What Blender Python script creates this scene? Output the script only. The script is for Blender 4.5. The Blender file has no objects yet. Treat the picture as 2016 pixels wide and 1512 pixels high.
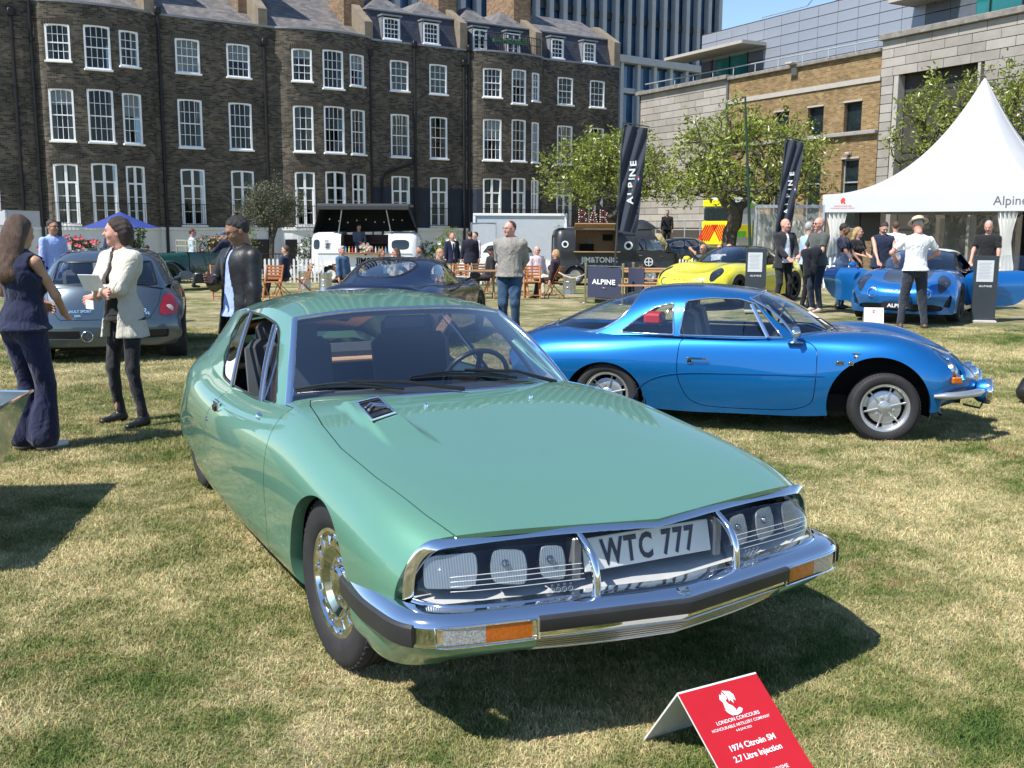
import bpy,bmesh,math,random
import numpy as np
from mathutils import Vector,Matrix
rnd=random.Random(7)
SC=bpy.context.scene
COL=SC.collection
PI=math.pi
R=math.radians
# ---------------------------------------------------------------- camera
CAM_H=1.658
PITCH=math.atan(310/2003.6)
ROLL=0.0043
cam_data=bpy.data.cameras.new('camera')
cam_data.lens=36*2003.6/2016
cam_data.sensor_width=36
cam_data.clip_start=0.05
cam_data.clip_end=3000
cam=bpy.data.objects.new('camera',cam_data)
COL.objects.link(cam)
c_,s_=math.cos(PITCH),math.sin(PITCH)
fw=Vector((0,c_,-s_));up0=Vector((0,s_,c_));r0=Vector((1,0,0))
r_=r0*math.cos(ROLL)+up0*math.sin(ROLL)
u_=-r0*math.sin(ROLL)+up0*math.cos(ROLL)
m=Matrix((r_,u_,-fw)).transposed().to_4x4()
m.translation=Vector((0,0,CAM_H))
cam.matrix_world=m
SC.camera=cam
# ---------------------------------------------------------------- sky, sun, exposure
SUN_AZ=math.atan2(-0.60,-0.80)
SUN_EL=R(54)
sun_dir=Vector((math.cos(SUN_EL)*math.cos(SUN_AZ),math.cos(SUN_EL)*math.sin(SUN_AZ),math.sin(SUN_EL)))
world=bpy.data.worlds.new('World')
SC.world=world
world.use_nodes=True
nt=world.node_tree
nt.nodes.clear()
wo=nt.nodes.new('ShaderNodeOutputWorld')
bg=nt.nodes.new('ShaderNodeBackground')
sky=nt.nodes.new('ShaderNodeTexSky')
sky.sky_type='NISHITA'
sky.sun_disc=False
sky.sun_elevation=SUN_EL
sky.sun_rotation=math.atan2(sun_dir.x,sun_dir.y)
sky.air_density=0.85
sky.dust_density=0.0
sky.ozone_density=3.2
bg.inputs['Strength'].default_value=0.125
nt.links.new(sky.outputs[0],bg.inputs[0])
nt.links.new(bg.outputs[0],wo.inputs[0])
sd=bpy.data.lights.new('sun','SUN')
sd.energy=4.6
sd.angle=R(0.55)
sd.color=(1.0,0.955,0.88)
sun=bpy.data.objects.new('sun',sd)
COL.objects.link(sun)
sun.rotation_euler=sun_dir.to_track_quat('Z','Y').to_euler()
sun.location=(-20,-15,30)
SC.view_settings.view_transform='Standard'
SC.view_settings.look='None'
SC.view_settings.exposure=0.72
SC.view_settings.gamma=1.0
SC.view_settings.use_curve_mapping=False
SC.cycles.max_bounces=8
SC.cycles.transparent_max_bounces=12
SC.cycles.caustics_reflective=False
SC.cycles.caustics_refractive=False
def bx(px,Y):
 """world X of a bearing seen at depth Y (authoring shorthand)"""
 return(px-1008)/2027.0*Y
def sstep(a,b,x):
 t=np.clip((x-a)/(b-a),0,1)
 return t*t*(3-2*t)
def gz(x,y):
 """lawn height: level near the camera, falling gently towards the terrace"""
 y_=np.maximum(np.asarray(y,float),0.1)
 w=1-sstep(0.13,0.3,np.asarray(x,float)/y_)
 return float(-0.0165*max(0.0,float(y)-13)*w)
 # ---------------------------------------------------------------- materials
MATS={}
def node_mat(name):
 mt=bpy.data.materials.new(name)
 mt.use_nodes=True
 n=mt.node_tree
 b=n.nodes['Principled BSDF']
 MATS[name]=mt
 return mt,n,b
def N_(n,typ,**kw):
 nd=n.nodes.new(typ)
 for k,v in kw.items():
  if k in('ins',):
   for a,b in v.items():
    nd.inputs[a].default_value=b
  else:
   setattr(nd,k,v)
 return nd
def ramp(n,src,stops,interp='LINEAR'):
 cr=n.nodes.new('ShaderNodeValToRGB')
 cr.color_ramp.interpolation=interp
 el=cr.color_ramp.elements
 while len(el)>1:
  el.remove(el[-1])
 el[0].position=stops[0][0];el[0].color=(*stops[0][1],1)
 for p,c in stops[1:]:
  e=el.new(p);e.color=(*c,1)
 n.links.new(src,cr.inputs[0])
 return cr.outputs[0]
def coords(n,kind='Object',scale=(1,1,1),rot=(0,0,0)):
 tc=n.nodes.new('ShaderNodeTexCoord')
 mp=n.nodes.new('ShaderNodeMapping')
 mp.inputs['Scale'].default_value=scale
 mp.inputs['Rotation'].default_value=rot
 n.links.new(tc.outputs[kind],mp.inputs[0])
 return mp.outputs[0]
def noise(n,vec,scale,detail=4,rough=0.55,dist=0.0):
 t=n.nodes.new('ShaderNodeTexNoise')
 t.inputs['Scale'].default_value=scale
 t.inputs['Detail'].default_value=detail
 t.inputs['Roughness'].default_value=rough
 t.inputs['Distortion'].default_value=dist
 if vec is not None:
  n.links.new(vec,t.inputs['Vector'])
 return t.outputs['Fac']
def mixc(n,fac,a,b,mode='MIX'):
 mx=n.nodes.new('ShaderNodeMix')
 mx.data_type='RGBA'
 mx.blend_type=mode
 for i,v in((0,fac),(6,a),(7,b)):
  if isinstance(v,bpy.types.NodeSocket):
   n.links.new(v,mx.inputs[i])
  elif i==0:
   mx.inputs[0].default_value=v
  else:
   mx.inputs[i].default_value=(*v,1)if len(v)==3 else v
 return mx.outputs[2]
def bump(n,b,h,strength=0.3,dist=0.01):
 bp=n.nodes.new('ShaderNodeBump')
 bp.inputs['Strength'].default_value=strength
 bp.inputs['Distance'].default_value=dist
 n.links.new(h,bp.inputs['Height'])
 n.links.new(bp.outputs[0],b.inputs['Normal'])
def plain(name,col=(.5,.5,.5),rough=0.6,metal=0.0,coat=0.0,var=0.12,vs=6.0,spec=0.5,bmp=0.0,bs=60,sheen=0.0):
 """a colour with a little unevenness in tone and gloss"""
 if name in MATS:
  return MATS[name]
 mt,n,b=node_mat(name)
 v=coords(n)
 nz=noise(n,v,vs,5,0.6)
 dk=tuple(max(0,c*(1-var))for c in col)
 lt=tuple(min(1,c*(1+var))for c in col)
 n.links.new(ramp(n,nz,[(0.3,dk),(0.7,lt)]),b.inputs['Base Color'])
 r=N_(n,'ShaderNodeMapRange',ins={'To Min':max(0.02,rough-0.06),'To Max':min(1,rough+0.06)})
 n.links.new(nz,r.inputs[0]);n.links.new(r.outputs[0],b.inputs['Roughness'])
 b.inputs['Metallic'].default_value=metal
 b.inputs['Coat Weight'].default_value=coat
 b.inputs['Coat Roughness'].default_value=0.04
 b.inputs['Specular IOR Level'].default_value=spec
 if sheen:
  b.inputs['Sheen Weight'].default_value=sheen
 if bmp:
  bump(n,b,noise(n,v,bs,6,0.6),bmp,0.01)
 return mt
def paint(name,col,col2=None,rough=0.32,metal=0.55,coat=1.0,flake=0.14):
 """car paint: metallic flake under clear coat, slightly uneven film"""
 if name in MATS:
  return MATS[name]
 mt,n,b=node_mat(name)
 v=coords(n)
 fl=noise(n,v,900,2,0.5)
 dk=tuple(c*(1-flake)for c in col);lt=tuple(min(1,c*(1+flake))for c in col)
 base=ramp(n,fl,[(0.35,dk),(0.65,lt)])
 if col2:
  lw=N_(n,'ShaderNodeLayerWeight',ins={'Blend':0.35})
  base=mixc(n,lw.outputs['Facing'],base,col2)
 n.links.new(base,b.inputs['Base Color'])
 b.inputs['Metallic'].default_value=metal
 b.inputs['Roughness'].default_value=rough
 b.inputs['Coat Weight'].default_value=coat
 b.inputs['Coat Roughness'].default_value=0.015
 b.inputs['Coat IOR'].default_value=1.5
 wav=noise(n,v,7,3,0.5)
 bp=n.nodes.new('ShaderNodeBump')
 bp.inputs['Strength'].default_value=0.008
 bp.inputs['Distance'].default_value=0.02
 n.links.new(wav,bp.inputs['Height'])
 n.links.new(bp.outputs[0],b.inputs['Coat Normal'])
 return mt
def glass(name,tint=(0.75,0.82,0.8),rough=0.0,ior=1.5,refl=1.0,boost=2.1):
 """thin sheet glass: see-through with a mirror reflection by angle"""
 if name in MATS:
  return MATS[name]
 mt,n,b=node_mat(name)
 out=n.nodes['Material Output']
 n.nodes.remove(b)
 tr=N_(n,'ShaderNodeBsdfTransparent',ins={'Color':(*tint,1)})
 gl=N_(n,'ShaderNodeBsdfGlossy',ins={'Roughness':rough,'Color':(refl,refl,refl,1)})
 fr=N_(n,'ShaderNodeFresnel',ins={'IOR':ior})
 mu=N_(n,'ShaderNodeMath',operation='MULTIPLY',ins={1:boost});mu.use_clamp=True
 geo=n.nodes.new('ShaderNodeNewGeometry');e_=N_(n,'ShaderNodeMath',operation='MULTIPLY_ADD',ins={1:-2.0,2:1.0});p_=N_(n,'ShaderNodeMath',operation='POWER',ins={0:ior})
 n.links.new(geo.outputs['Backfacing'],e_.inputs[0]);n.links.new(e_.outputs[0],p_.inputs[1]);n.links.new(p_.outputs[0],fr.inputs[0])
 n.links.new(fr.outputs[0],mu.inputs[0])
 mx=n.nodes.new('ShaderNodeMixShader')
 n.links.new(mu.outputs[0],mx.inputs[0]);n.links.new(tr.outputs[0],mx.inputs[1]);n.links.new(gl.outputs[0],mx.inputs[2])
 n.links.new(mx.outputs[0],out.inputs[0])
 return mt
def chrome(name='chrome',col=(0.82,0.83,0.85),rough=0.07):
 if name in MATS:
  return MATS[name]
 mt,n,b=node_mat(name)
 v=coords(n)
 nz=noise(n,v,30,4,0.6)
 r=N_(n,'ShaderNodeMapRange',ins={'To Min':rough*0.6,'To Max':rough*1.6})
 n.links.new(nz,r.inputs[0]);n.links.new(r.outputs[0],b.inputs['Roughness'])
 b.inputs['Base Color'].default_value=(*col,1)
 b.inputs['Metallic'].default_value=1.0
 bump(n,b,noise(n,v,4,2,0.5),0.03,0.02)
 return mt
 # ---------------------------------------------------------------- mesh builder
class MB:
 def __init__(s):
  s.v=[];s.f=[];s.m=[];s.sm=[]
 def add(s,vs,fs,mi=0,sm=False):
  o=len(s.v)
  s.v.extend([tuple(map(float,p))for p in vs])
  for f in fs:
   s.f.append(tuple(i+o for i in f));s.m.append(mi);s.sm.append(sm)
  return s
 def box(s,cx,cy,cz,sx,sy,sz,ang=0.0,mi=0,ch=0.0,tilt=None):
  hx,hy,hz=sx/2,sy/2,sz/2
  if ch>0:
   c=min(ch,hx*.9,hy*.9,hz*.9)
   vs=[];idx={}
   for ix in(-1,1):
    for iy in(-1,1):
     for iz in(-1,1):
      for k in range(3):
       p=[ix*hx,iy*hy,iz*hz]
       for q in range(3):
        if q!=k:
         p[q]-=(ix,iy,iz)[q]*c
       idx[(ix,iy,iz,k)]=len(vs);vs.append(p)
   fs=[]
   def quad(a,b,c_,d):fs.append((idx[a],idx[b],idx[c_],idx[d]))
   for k in range(3):
    o=[q for q in range(3)if q!=k]
    for sg in(-1,1):
     def K(a,b_):
      t=[0,0,0];t[k]=sg;t[o[0]]=a;t[o[1]]=b_
      return(*t,k)
     q=[K(-1,-1),K(1,-1),K(1,1),K(-1,1)]
     if(sg>0)==(k==1):q.reverse()
     quad(*q)
   for k in range(3):
    o=[q for q in range(3)if q!=k]
    for a in(-1,1):
     for b_ in(-1,1):
      def K2(e,kk):
       t=[0,0,0];t[k]=e;t[o[0]]=a;t[o[1]]=b_
       return(*t,kk)
      q=[K2(-1,o[0]),K2(-1,o[1]),K2(1,o[1]),K2(1,o[0])]
      if(a*b_>0)==(k==1):q.reverse()
      quad(*q)
   for ix in(-1,1):
    for iy in(-1,1):
     for iz in(-1,1):
      t=[idx[(ix,iy,iz,0)],idx[(ix,iy,iz,1)],idx[(ix,iy,iz,2)]]
      if ix*iy*iz<0:t.reverse()
      fs.append(tuple(t))
  else:
   vs=[(x,y,z)for x in(-hx,hx)for y in(-hy,hy)for z in(-hz,hz)]
   fs=[(0,1,3,2),(4,6,7,5),(0,4,5,1),(2,3,7,6),(0,2,6,4),(1,5,7,3)]
  M=np.array(vs,float)
  if tilt is not None:
   M=M@np.array(tilt).T
  ca,sa=math.cos(ang),math.sin(ang)
  X=M[:,0]*ca-M[:,1]*sa+cx;Y=M[:,0]*sa+M[:,1]*ca+cy
  return s.add(np.stack([X,Y,M[:,2]+cz],1),fs,mi)
 def grid(s,G,mi=0,sm=True,cu=False,cv=False,flip=False):
  G=np.asarray(G,float);a,b=G.shape[:2]
  fs=[]
  for i in range(a if cu else a-1):
   for j in range(b if cv else b-1):
    i2,j2=(i+1)%a,(j+1)%b
    q=(i*b+j,i2*b+j,i2*b+j2,i*b+j2)
    fs.append(q[::-1]if flip else q)
  return s.add(G.reshape(-1,3),fs,mi,sm)
 def tube(s,path,r,n=8,mi=0,caps=True,closed=False,flat=None,up=None):
  P=np.asarray(path,float);k=len(P)
  rr=np.full(k,float(r))if np.isscalar(r)else np.asarray(r,float)
  T=np.gradient(P,axis=0)if not closed else(np.roll(P,-1,0)-np.roll(P,1,0))
  T/=np.linalg.norm(T,axis=1)[:,None]+1e-12
  ref=np.array(up if up is not None else((0,0,1)if abs(T[0][2])<.9 else(1,0,0)),float)
  G=[]
  for i in range(k):
   a=ref-T[i]*(ref@T[i]);la=np.linalg.norm(a)
   if la<1e-6:
    ref=np.array((1.,0.3,0));a=ref-T[i]*(ref@T[i]);la=np.linalg.norm(a)
   a/=la;b=np.cross(T[i],a)
   if up is None:ref=a
   fx=1 if flat is None else flat
   G.append([P[i]+rr[i]*(a*math.cos(t)*fx+b*math.sin(t))for t in[2*PI*q/n for q in range(n)]])
  o=len(s.v)
  s.grid(np.array(G),mi,n>4,closed,True,True)
  if caps and not closed:
   s.f.append(tuple(o+q for q in range(n)));s.m.append(mi);s.sm.append(False)
   s.f.append(tuple(o+(k-1)*n+q for q in range(n))[::-1]);s.m.append(mi);s.sm.append(False)
  return s
 def lathe(s,prof,n=24,mi=0,M=None,sm=True):
  """profile of (r, z) turned round z; M a 4x4"""
  G=np.array([[(r*math.cos(2*PI*q/n),r*math.sin(2*PI*q/n),z)for q in range(n)]for r,z in prof])
  if M is not None:
   M=np.array(M);G=G@M[:3,:3].T+M[:3,3]
  return s.grid(G,mi,sm,False,True)
 def prism(s,poly,z0,z1,mi=0,M=None):
  """polygon in xy extruded along z"""
  n=len(poly)
  vs=[(x,y,z0)for x,y in poly]+[(x,y,z1)for x,y in poly]
  if M is not None:
   M=np.array(M);vs=np.array(vs)@M[:3,:3].T+M[:3,3]
  fs=[tuple(range(n))[::-1],tuple(range(n,2*n))]+[(i,(i+1)%n,n+(i+1)%n,n+i)for i in range(n)]
  return s.add(vs,fs,mi)
 def merge(s,o,M=None):
  vs=np.array(o.v)if o.v else np.zeros((0,3))
  if M is not None and len(vs):
   M=np.array(M);vs=vs@M[:3,:3].T+M[:3,3]
  b=len(s.v);s.v.extend(map(tuple,vs))
  s.f.extend(tuple(i+b for i in f)for f in o.f);s.m+=o.m;s.sm+=o.sm
  return s
 def mesh(s,name,mats,sharp=40):
  me=bpy.data.meshes.new(name)
  me.from_pydata(s.v,[],s.f)
  for mt in(mats if isinstance(mats,(list,tuple))else[mats]):
   me.materials.append(mt)
  if me.polygons:
   me.polygons.foreach_set('material_index',s.m)
   me.polygons.foreach_set('use_smooth',s.sm)
   if any(s.sm)and sharp:
    me.set_sharp_from_angle(angle=R(sharp))
  me.update()
  return me
 def build(s,name,mats,parent=None,sharp=40):
  o=bpy.data.objects.new(name,s.mesh(name,mats,sharp))
  COL.objects.link(o)
  if parent:o.parent=parent
  return o
def T4(loc=(0,0,0),rot=(0,0,0),sc=(1,1,1)):
 from mathutils import Euler
 return np.array(Matrix.LocRotScale(Vector(loc),Euler(rot),Vector(sc)))
def empty(name,loc=(0,0,0),rz=0.0):
 o=bpy.data.objects.new(name,None)
 o.empty_display_size=0.1
 o.location=loc;o.rotation_euler=(0,0,rz)
 COL.objects.link(o)
 return o
def tag(o,label=None,cat=None,group=None,kind=None):
 if label:o['label']=label
 if cat:o['category']=cat
 if group:o['group']=group
 if kind:o['kind']=kind
 return o
def thing(name,label,cat,loc=(0,0,0),rz=0.0,group=None):
 return tag(empty(name,loc,rz),label,cat,group)
def copy_tree(o,parent=None):
 c=o.copy();COL.objects.link(c)
 if parent is not None:c.parent=parent
 for ch in list(o.children):copy_tree(ch,c)
 return c
_FONT={}
def text_mb(body,size,depth=0.002,M=None,mb=None,mi=0,align='CENTER',spacing=1.0,sx=1.0,bold=0.0,shear=0.0,res=3):
 """lettering as real (thin) geometry in the xy plane, turned into mesh faces"""
 key=(body,align,spacing,bold,shear,res)
 if key not in _FONT:
  cu=bpy.data.curves.new('t','FONT')
  cu.body=body;cu.align_x=align;cu.size=1.0;cu.space_character=spacing
  cu.offset=bold;cu.shear=shear;cu.resolution_u=res;cu.fill_mode='FRONT'
  ob=bpy.data.objects.new('t',cu);COL.objects.link(ob)
  dg=bpy.context.evaluated_depsgraph_get()
  me=bpy.data.meshes.new_from_object(ob.evaluated_get(dg))
  vs=np.array([v.co[:]for v in me.vertices]).reshape(-1,3);fs=[tuple(p.vertices)for p in me.polygons]
  bpy.data.objects.remove(ob);bpy.data.curves.remove(cu);bpy.data.meshes.remove(me)
  _FONT[key]=(vs,fs)
 vs,fs=_FONT[key]
 V=vs*np.array([size*sx,size,1.0]);V[:,2]=depth
 if M is not None:
  M=np.array(M);V=V@M[:3,:3].T+M[:3,3]
 mb=mb or MB()
 return mb.add(V,fs,mi)
 # ---------------------------------------------------------------- splines and trimmed surfaces
def spl(P,t_new,t=None):
 """natural cubic spline through rows of P"""
 P=np.asarray(P,float);n=len(P)
 if t is None:
  t=np.linspace(0,1,n)
 t=np.asarray(t,float);tn=np.asarray(t_new,float)
 Pf=P.reshape(n,-1)
 if n==2:
  w=((tn-t[0])/(t[1]-t[0]))[:,None]
  return(Pf[0]*(1-w)+Pf[1]*w).reshape((len(tn),)+P.shape[1:])
 h=np.diff(t)
 A=np.zeros((n,n));B=np.zeros_like(Pf)
 A[0,0]=A[-1,-1]=1
 for i in range(1,n-1):
  A[i,i-1]=h[i-1];A[i,i]=2*(h[i-1]+h[i]);A[i,i+1]=h[i]
  B[i]=6*((Pf[i+1]-Pf[i])/h[i]-(Pf[i]-Pf[i-1])/h[i-1])
 Mv=np.linalg.solve(A,B)
 k=np.clip(np.searchsorted(t,tn,side='right')-1,0,n-2)
 a=(t[k+1]-tn)[:,None];b=(tn-t[k])[:,None];hh=h[k][:,None]
 out=(Mv[k]*a**3+Mv[k+1]*b**3)/(6*hh)+(Pf[k]/hh-Mv[k]*hh/6)*a+(Pf[k+1]/hh-Mv[k+1]*hh/6)*b
 return out.reshape((len(tn),)+P.shape[1:])
def curve(P,n,t=None):
 P=np.asarray(P,float)
 if t is None:
  d=np.linalg.norm(np.diff(P,axis=0),axis=1);t=np.concatenate([[0],np.cumsum(d)])
 return spl(P,np.linspace(t[0],t[-1],n),t)
def loft(ST,nu,nv,crease=(),tu=None,ucrease=()):
 """ST[k][r] = station k, rail r.  Cubic along the stations, cubic pieces (broken at crease rails) across."""
 ST=np.asarray(ST,float);K,Rr=ST.shape[:2]
 d=np.linalg.norm(np.diff(ST,axis=0),axis=2).mean(1)
 t=np.concatenate([[0],np.cumsum(d)])if tu is None else np.asarray(tu,float)
 br=[0]+list(ucrease)+[K-1]
 rows=[]
 tot=t[-1]-t[0]
 for a,b in zip(br[:-1],br[1:]):
  n=max(2,int(round(nu*(t[b]-t[a])/tot))+1)
  seg=spl(ST[a:b+1],np.linspace(t[a],t[b],n),t[a:b+1])
  rows.append(seg if not rows else seg[1:])
 U=np.concatenate(rows,0)
 dv=np.linalg.norm(np.diff(ST,axis=1),axis=2).mean(0)
 s=np.concatenate([[0],np.cumsum(dv)])
 bk=[0]+sorted(crease)+[Rr-1]
 V=np.swapaxes(U,0,1)
 cols=[]
 for a,b in zip(bk[:-1],bk[1:]):
  n=max(2,int(round(nv*(s[b]-s[a])/s[-1]))+1)
  seg=spl(V[a:b+1],np.linspace(s[a],s[b],n),s[a:b+1])
  cols.append(seg if not cols else seg[1:])
 return np.swapaxes(np.concatenate(cols,0),0,1)
class Surf:
 """polygon surface with per-vertex normals that can be cut along the zero line of any field"""
 def __init__(s,P,N,F):
  s.P=np.asarray(P,float);s.N=np.asarray(N,float);s.F=F
 @staticmethod
 def grid(G,flip=False,cu=False,cv=False):
  G=np.asarray(G,float)
  du=(np.roll(G,-1,0)-np.roll(G,1,0))if cu else np.gradient(G,axis=0)
  dv=(np.roll(G,-1,1)-np.roll(G,1,1))if cv else np.gradient(G,axis=1)
  n=np.cross(du,dv)
  n/=np.linalg.norm(n,axis=2)[...,None]+1e-12
  if flip:n=-n
  a,b=G.shape[:2]
  F=[]
  for i in range(a if cu else a-1):
   for j in range(b if cv else b-1):
    i2,j2=(i+1)%a,(j+1)%b
    q=(i*b+j,i2*b+j,i2*b+j2,i*b+j2)
    F.append(q[::-1]if flip else q)
  return Surf(G.reshape(-1,3),n.reshape(-1,3),F)
 def split(s,val):
  """-> (where val < 0, where val > 0)"""
  if callable(val):val=val(s.P)
  val=np.where(np.abs(val)<1e-7,1e-7,val)
  sg=val<0
  newP,newN,cache=[],[],{}
  base=len(s.P)
  A,B=[],[]
  sgl=sg.tolist()
  def cross(i,j):
   k=(i,j)if i<j else(j,i)
   if k not in cache:
    t=val[k[0]]/(val[k[0]]-val[k[1]])
    cache[k]=base+len(newP)
    newP.append(s.P[k[0]]*(1-t)+s.P[k[1]]*t)
    newN.append(s.N[k[0]]*(1-t)+s.N[k[1]]*t)
   return cache[k]
  for f in s.F:
   q=[sgl[i]for i in f]
   if all(q):A.append(f);continue
   if not any(q):B.append(f);continue
   a,b=[],[]
   n=len(f)
   for k in range(n):
    i,j=f[k],f[(k+1)%n]
    (a if sgl[i]else b).append(i)
    if sgl[i]!=sgl[j]:
     c=cross(i,j);a.append(c);b.append(c)
   if len(a)>2:A.append(tuple(a))
   if len(b)>2:B.append(tuple(b))
  P=np.concatenate([s.P,np.array(newP).reshape(-1,3)]);Nn=np.concatenate([s.N,np.array(newN).reshape(-1,3)])
  return Surf(P,Nn,A).compact(),Surf(P,Nn,B).compact()
 def compact(s):
  used=sorted({i for f in s.F for i in f})
  mp={o:k for k,o in enumerate(used)}
  return Surf(s.P[used]if used else np.zeros((0,3)),s.N[used]if used else np.zeros((0,3)),[tuple(mp[i]for i in f)for f in s.F])
 def cut(s,val):return s.split(val)[1]
 def keep(s,val):return s.split(val)[0]
 def weld(s):
  key={};mp=[]
  for p in np.round(s.P,5).tolist():mp.append(key.setdefault(tuple(p),len(key)))
  first={}
  for i,k in enumerate(mp):first.setdefault(k,i)
  idx=[first[k]for k in range(len(key))]
  Nn=np.zeros((len(key),3));np.add.at(Nn,mp,s.N)
  F=[]
  for f in s.F:
   q=[mp[i]for i in f];g=[q[i]for i in range(len(q))if q[i]!=q[i-1]]
   if len(g)>2 and len(set(g))==len(g):F.append(tuple(g))
  return Surf(s.P[idx],Nn,F)
 def mirror(s):
  f=np.array([1,-1,1.])
  return Surf(s.P*f,s.N*f,[q[::-1]for q in s.F])
 def __add__(s,o):
  b=len(s.P)
  return Surf(np.concatenate([s.P,o.P]),np.concatenate([s.N,o.N]),s.F+[tuple(i+b for i in f)for f in o.F])
 def both(s):return s+s.mirror()
 def offset(s,d):
  return Surf(s.P+s.N/(np.linalg.norm(s.N,axis=1)[:,None]+1e-9)*d,s.N,s.F)
 def boundary(s):
  cnt={}
  for f in s.F:
   for k in range(len(f)):
    i,j=f[k],f[(k+1)%len(f)]
    if(j,i)in cnt:cnt.pop((j,i))
    else:cnt[(i,j)]=1
  return list(cnt)
 def build(s,name,mat,parent=None,rim=0.0,weld=True):
  """rim: fold the free edges inwards by this depth so that the panel shows its thickness"""
  if weld and len(s.P):s=s.weld()
  P,Nn,F=s.P,s.N/(np.linalg.norm(s.N,axis=1)[:,None]+1e-9),list(s.F)
  normals=[Nn[list(f)]for f in F]
  if rim:
   be=s.boundary()
   ids=sorted({i for e in be for i in e});o=len(P)
   mp={i:o+k for k,i in enumerate(ids)}
   P=np.concatenate([P,P[ids]-Nn[ids]*rim])
   for i,j in be:
    F.append((j,i,mp[i],mp[j]))
    e=P[j]-P[i];nn=np.cross(Nn[i],e);nn=-nn/(np.linalg.norm(nn)+1e-9)
    normals.append(np.tile(nn,(4,1)))
  me=bpy.data.meshes.new(name)
  me.from_pydata(P.tolist(),[],F)
  me.materials.append(mat)
  me.polygons.foreach_set('use_smooth',[True]*len(F))
  me.update()
  if len(me.loops)==sum(map(len,F)):
   me.normals_split_custom_set(np.concatenate(normals).tolist())
  ob=bpy.data.objects.new(name,me);COL.objects.link(ob)
  if parent:ob.parent=parent
  return ob
def chaikin(poly,k=2,closed=True):
 P=np.asarray(poly,float)
 for _ in range(k):
  Q=np.roll(P,-1,0)if closed else P[1:]
  A=P if closed else P[:-1]
  N2=np.empty((len(A)*2,P.shape[1]))
  N2[0::2]=A*.8+Q*.2;N2[1::2]=A*.2+Q*.8
  P=N2 if closed else np.concatenate([P[:1],N2,P[-1:]])
 return P
def poly_sd(Q,poly):
 """signed distance (negative inside) of 2-D points Q to a closed polygon"""
 A=np.asarray(poly,float);B=np.roll(A,-1,0)
 d=np.full(len(Q),1e9);inside=np.zeros(len(Q),bool)
 for a,b in zip(A,B):
  e=b-a;w=Q-a
  t=np.clip((w@e)/(e@e+1e-12),0,1)
  dd=np.linalg.norm(w-t[:,None]*e,axis=1)
  d=np.minimum(d,dd)
  c=((a[1]>Q[:,1])!=(b[1]>Q[:,1]))
  with np.errstate(divide='ignore',invalid='ignore'):
   xi=(b[0]-a[0])*(Q[:,1]-a[1])/(b[1]-a[1]+1e-15)+a[0]
  inside^=c&(Q[:,0]<xi)
 return np.where(inside,-d,d)
def F_xz(poly,grow=0.0):return lambda P:poly_sd(P[:,[0,2]],poly)-grow
def F_yz(poly,grow=0.0):return lambda P:poly_sd(P[:,[1,2]],poly)-grow
def F_xy(poly,grow=0.0):return lambda P:poly_sd(P[:,[0,1]],poly)-grow
def F_circ(cx,cz,r):return lambda P:np.hypot(P[:,0]-cx,P[:,2]-cz)-r
def sweep(path,prof,up=(0,0,1),side=None):
 """carry a 2-D profile (out, up) along a path; out is to the right of travel seen from above"""
 P=np.asarray(path,float);T=np.gradient(P,axis=0);T/=np.linalg.norm(T,axis=1)[:,None]
 u=np.asarray(up,float)
 S=np.cross(T,u);S/=np.linalg.norm(S,axis=1)[:,None]
 return np.array([[P[i]+S[i]*a+u*b for a,b in prof]for i in range(len(P))])
CHROME=chrome()
RUBBER=plain('black_rubber',(0.022,0.022,0.024),0.55,var=0.2,vs=20)
BLACK=plain('black_trim',(0.012,0.012,0.014),0.35,var=0.1)
TYRE=plain('tyre_rubber',(0.021,0.020,0.022),0.75,var=0.25,vs=12,bmp=0.15,bs=120)
DARK=plain('dark_underside',(0.01,0.01,0.01),0.9)
SILVER=plain('silver_alloy',(0.55,0.56,0.58),0.35,0.8,var=0.08)
CARGLASS=glass('car_glass',(0.92,0.955,0.955),boost=2.7)
AMBER=plain('amber_lens',(0.52,0.12,0.008),0.15,coat=1,var=0.25,vs=90)
REDLENS=plain('red_lens',(0.35,0.008,0.012),0.12,coat=1,var=0.3,vs=60)
WHITE=plain('white_gloss',(0.78,0.79,0.79),0.4,var=0.04)
# == LAWN
def lawn_colour(n,blades=False):
 geo=n.nodes.new('ShaderNodeNewGeometry')
 pos=geo.outputs['Position']
 big=noise(n,pos,0.55,5,0.62,0.4)
 mid=noise(n,pos,2.6,5,0.65,0.6)
 fine=noise(n,pos,16,4,0.7)
 mul=N_(n,'ShaderNodeMath',operation='MULTIPLY_ADD',ins={1:0.45,2:0.0})
 n.links.new(big,mul.inputs[0])
 ad=N_(n,'ShaderNodeMath',operation='MULTIPLY_ADD',ins={1:0.35})
 n.links.new(mid,ad.inputs[0]);n.links.new(mul.outputs[0],ad.inputs[2])
 ad2=N_(n,'ShaderNodeMath',operation='MULTIPLY_ADD',ins={1:0.2})
 n.links.new(fine,ad2.inputs[0]);n.links.new(ad.outputs[0],ad2.inputs[2])
 g,s=(0.105,0.135,0.033),(0.43,0.365,0.19)
 col=ramp(n,ad2.outputs[0],[(0.385,(0.065,0.112,0.030)),(0.44,(0.15,0.178,0.064)),(0.495,(0.29,0.268,0.14)),(0.57,(0.52,0.44,0.29))])
 br=noise(n,pos,1.7,4,0.6,0.8)
 bf=ramp(n,br,[(0.60,(0,0,0)),(0.72,(0.75,0.75,0.75))])
 col=mixc(n,bf,col,(0.36,0.235,0.14))
 return col,fine,pos
mt,n,b=node_mat('lawn_turf')
col,fine,pos=lawn_colour(n)
mp=n.nodes.new('ShaderNodeMapping');mp.inputs['Scale'].default_value=(1,1,1);n.links.new(pos,mp.inputs[0])
st=noise(n,mp.outputs[0],70,5,0.75,1.2)
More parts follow.
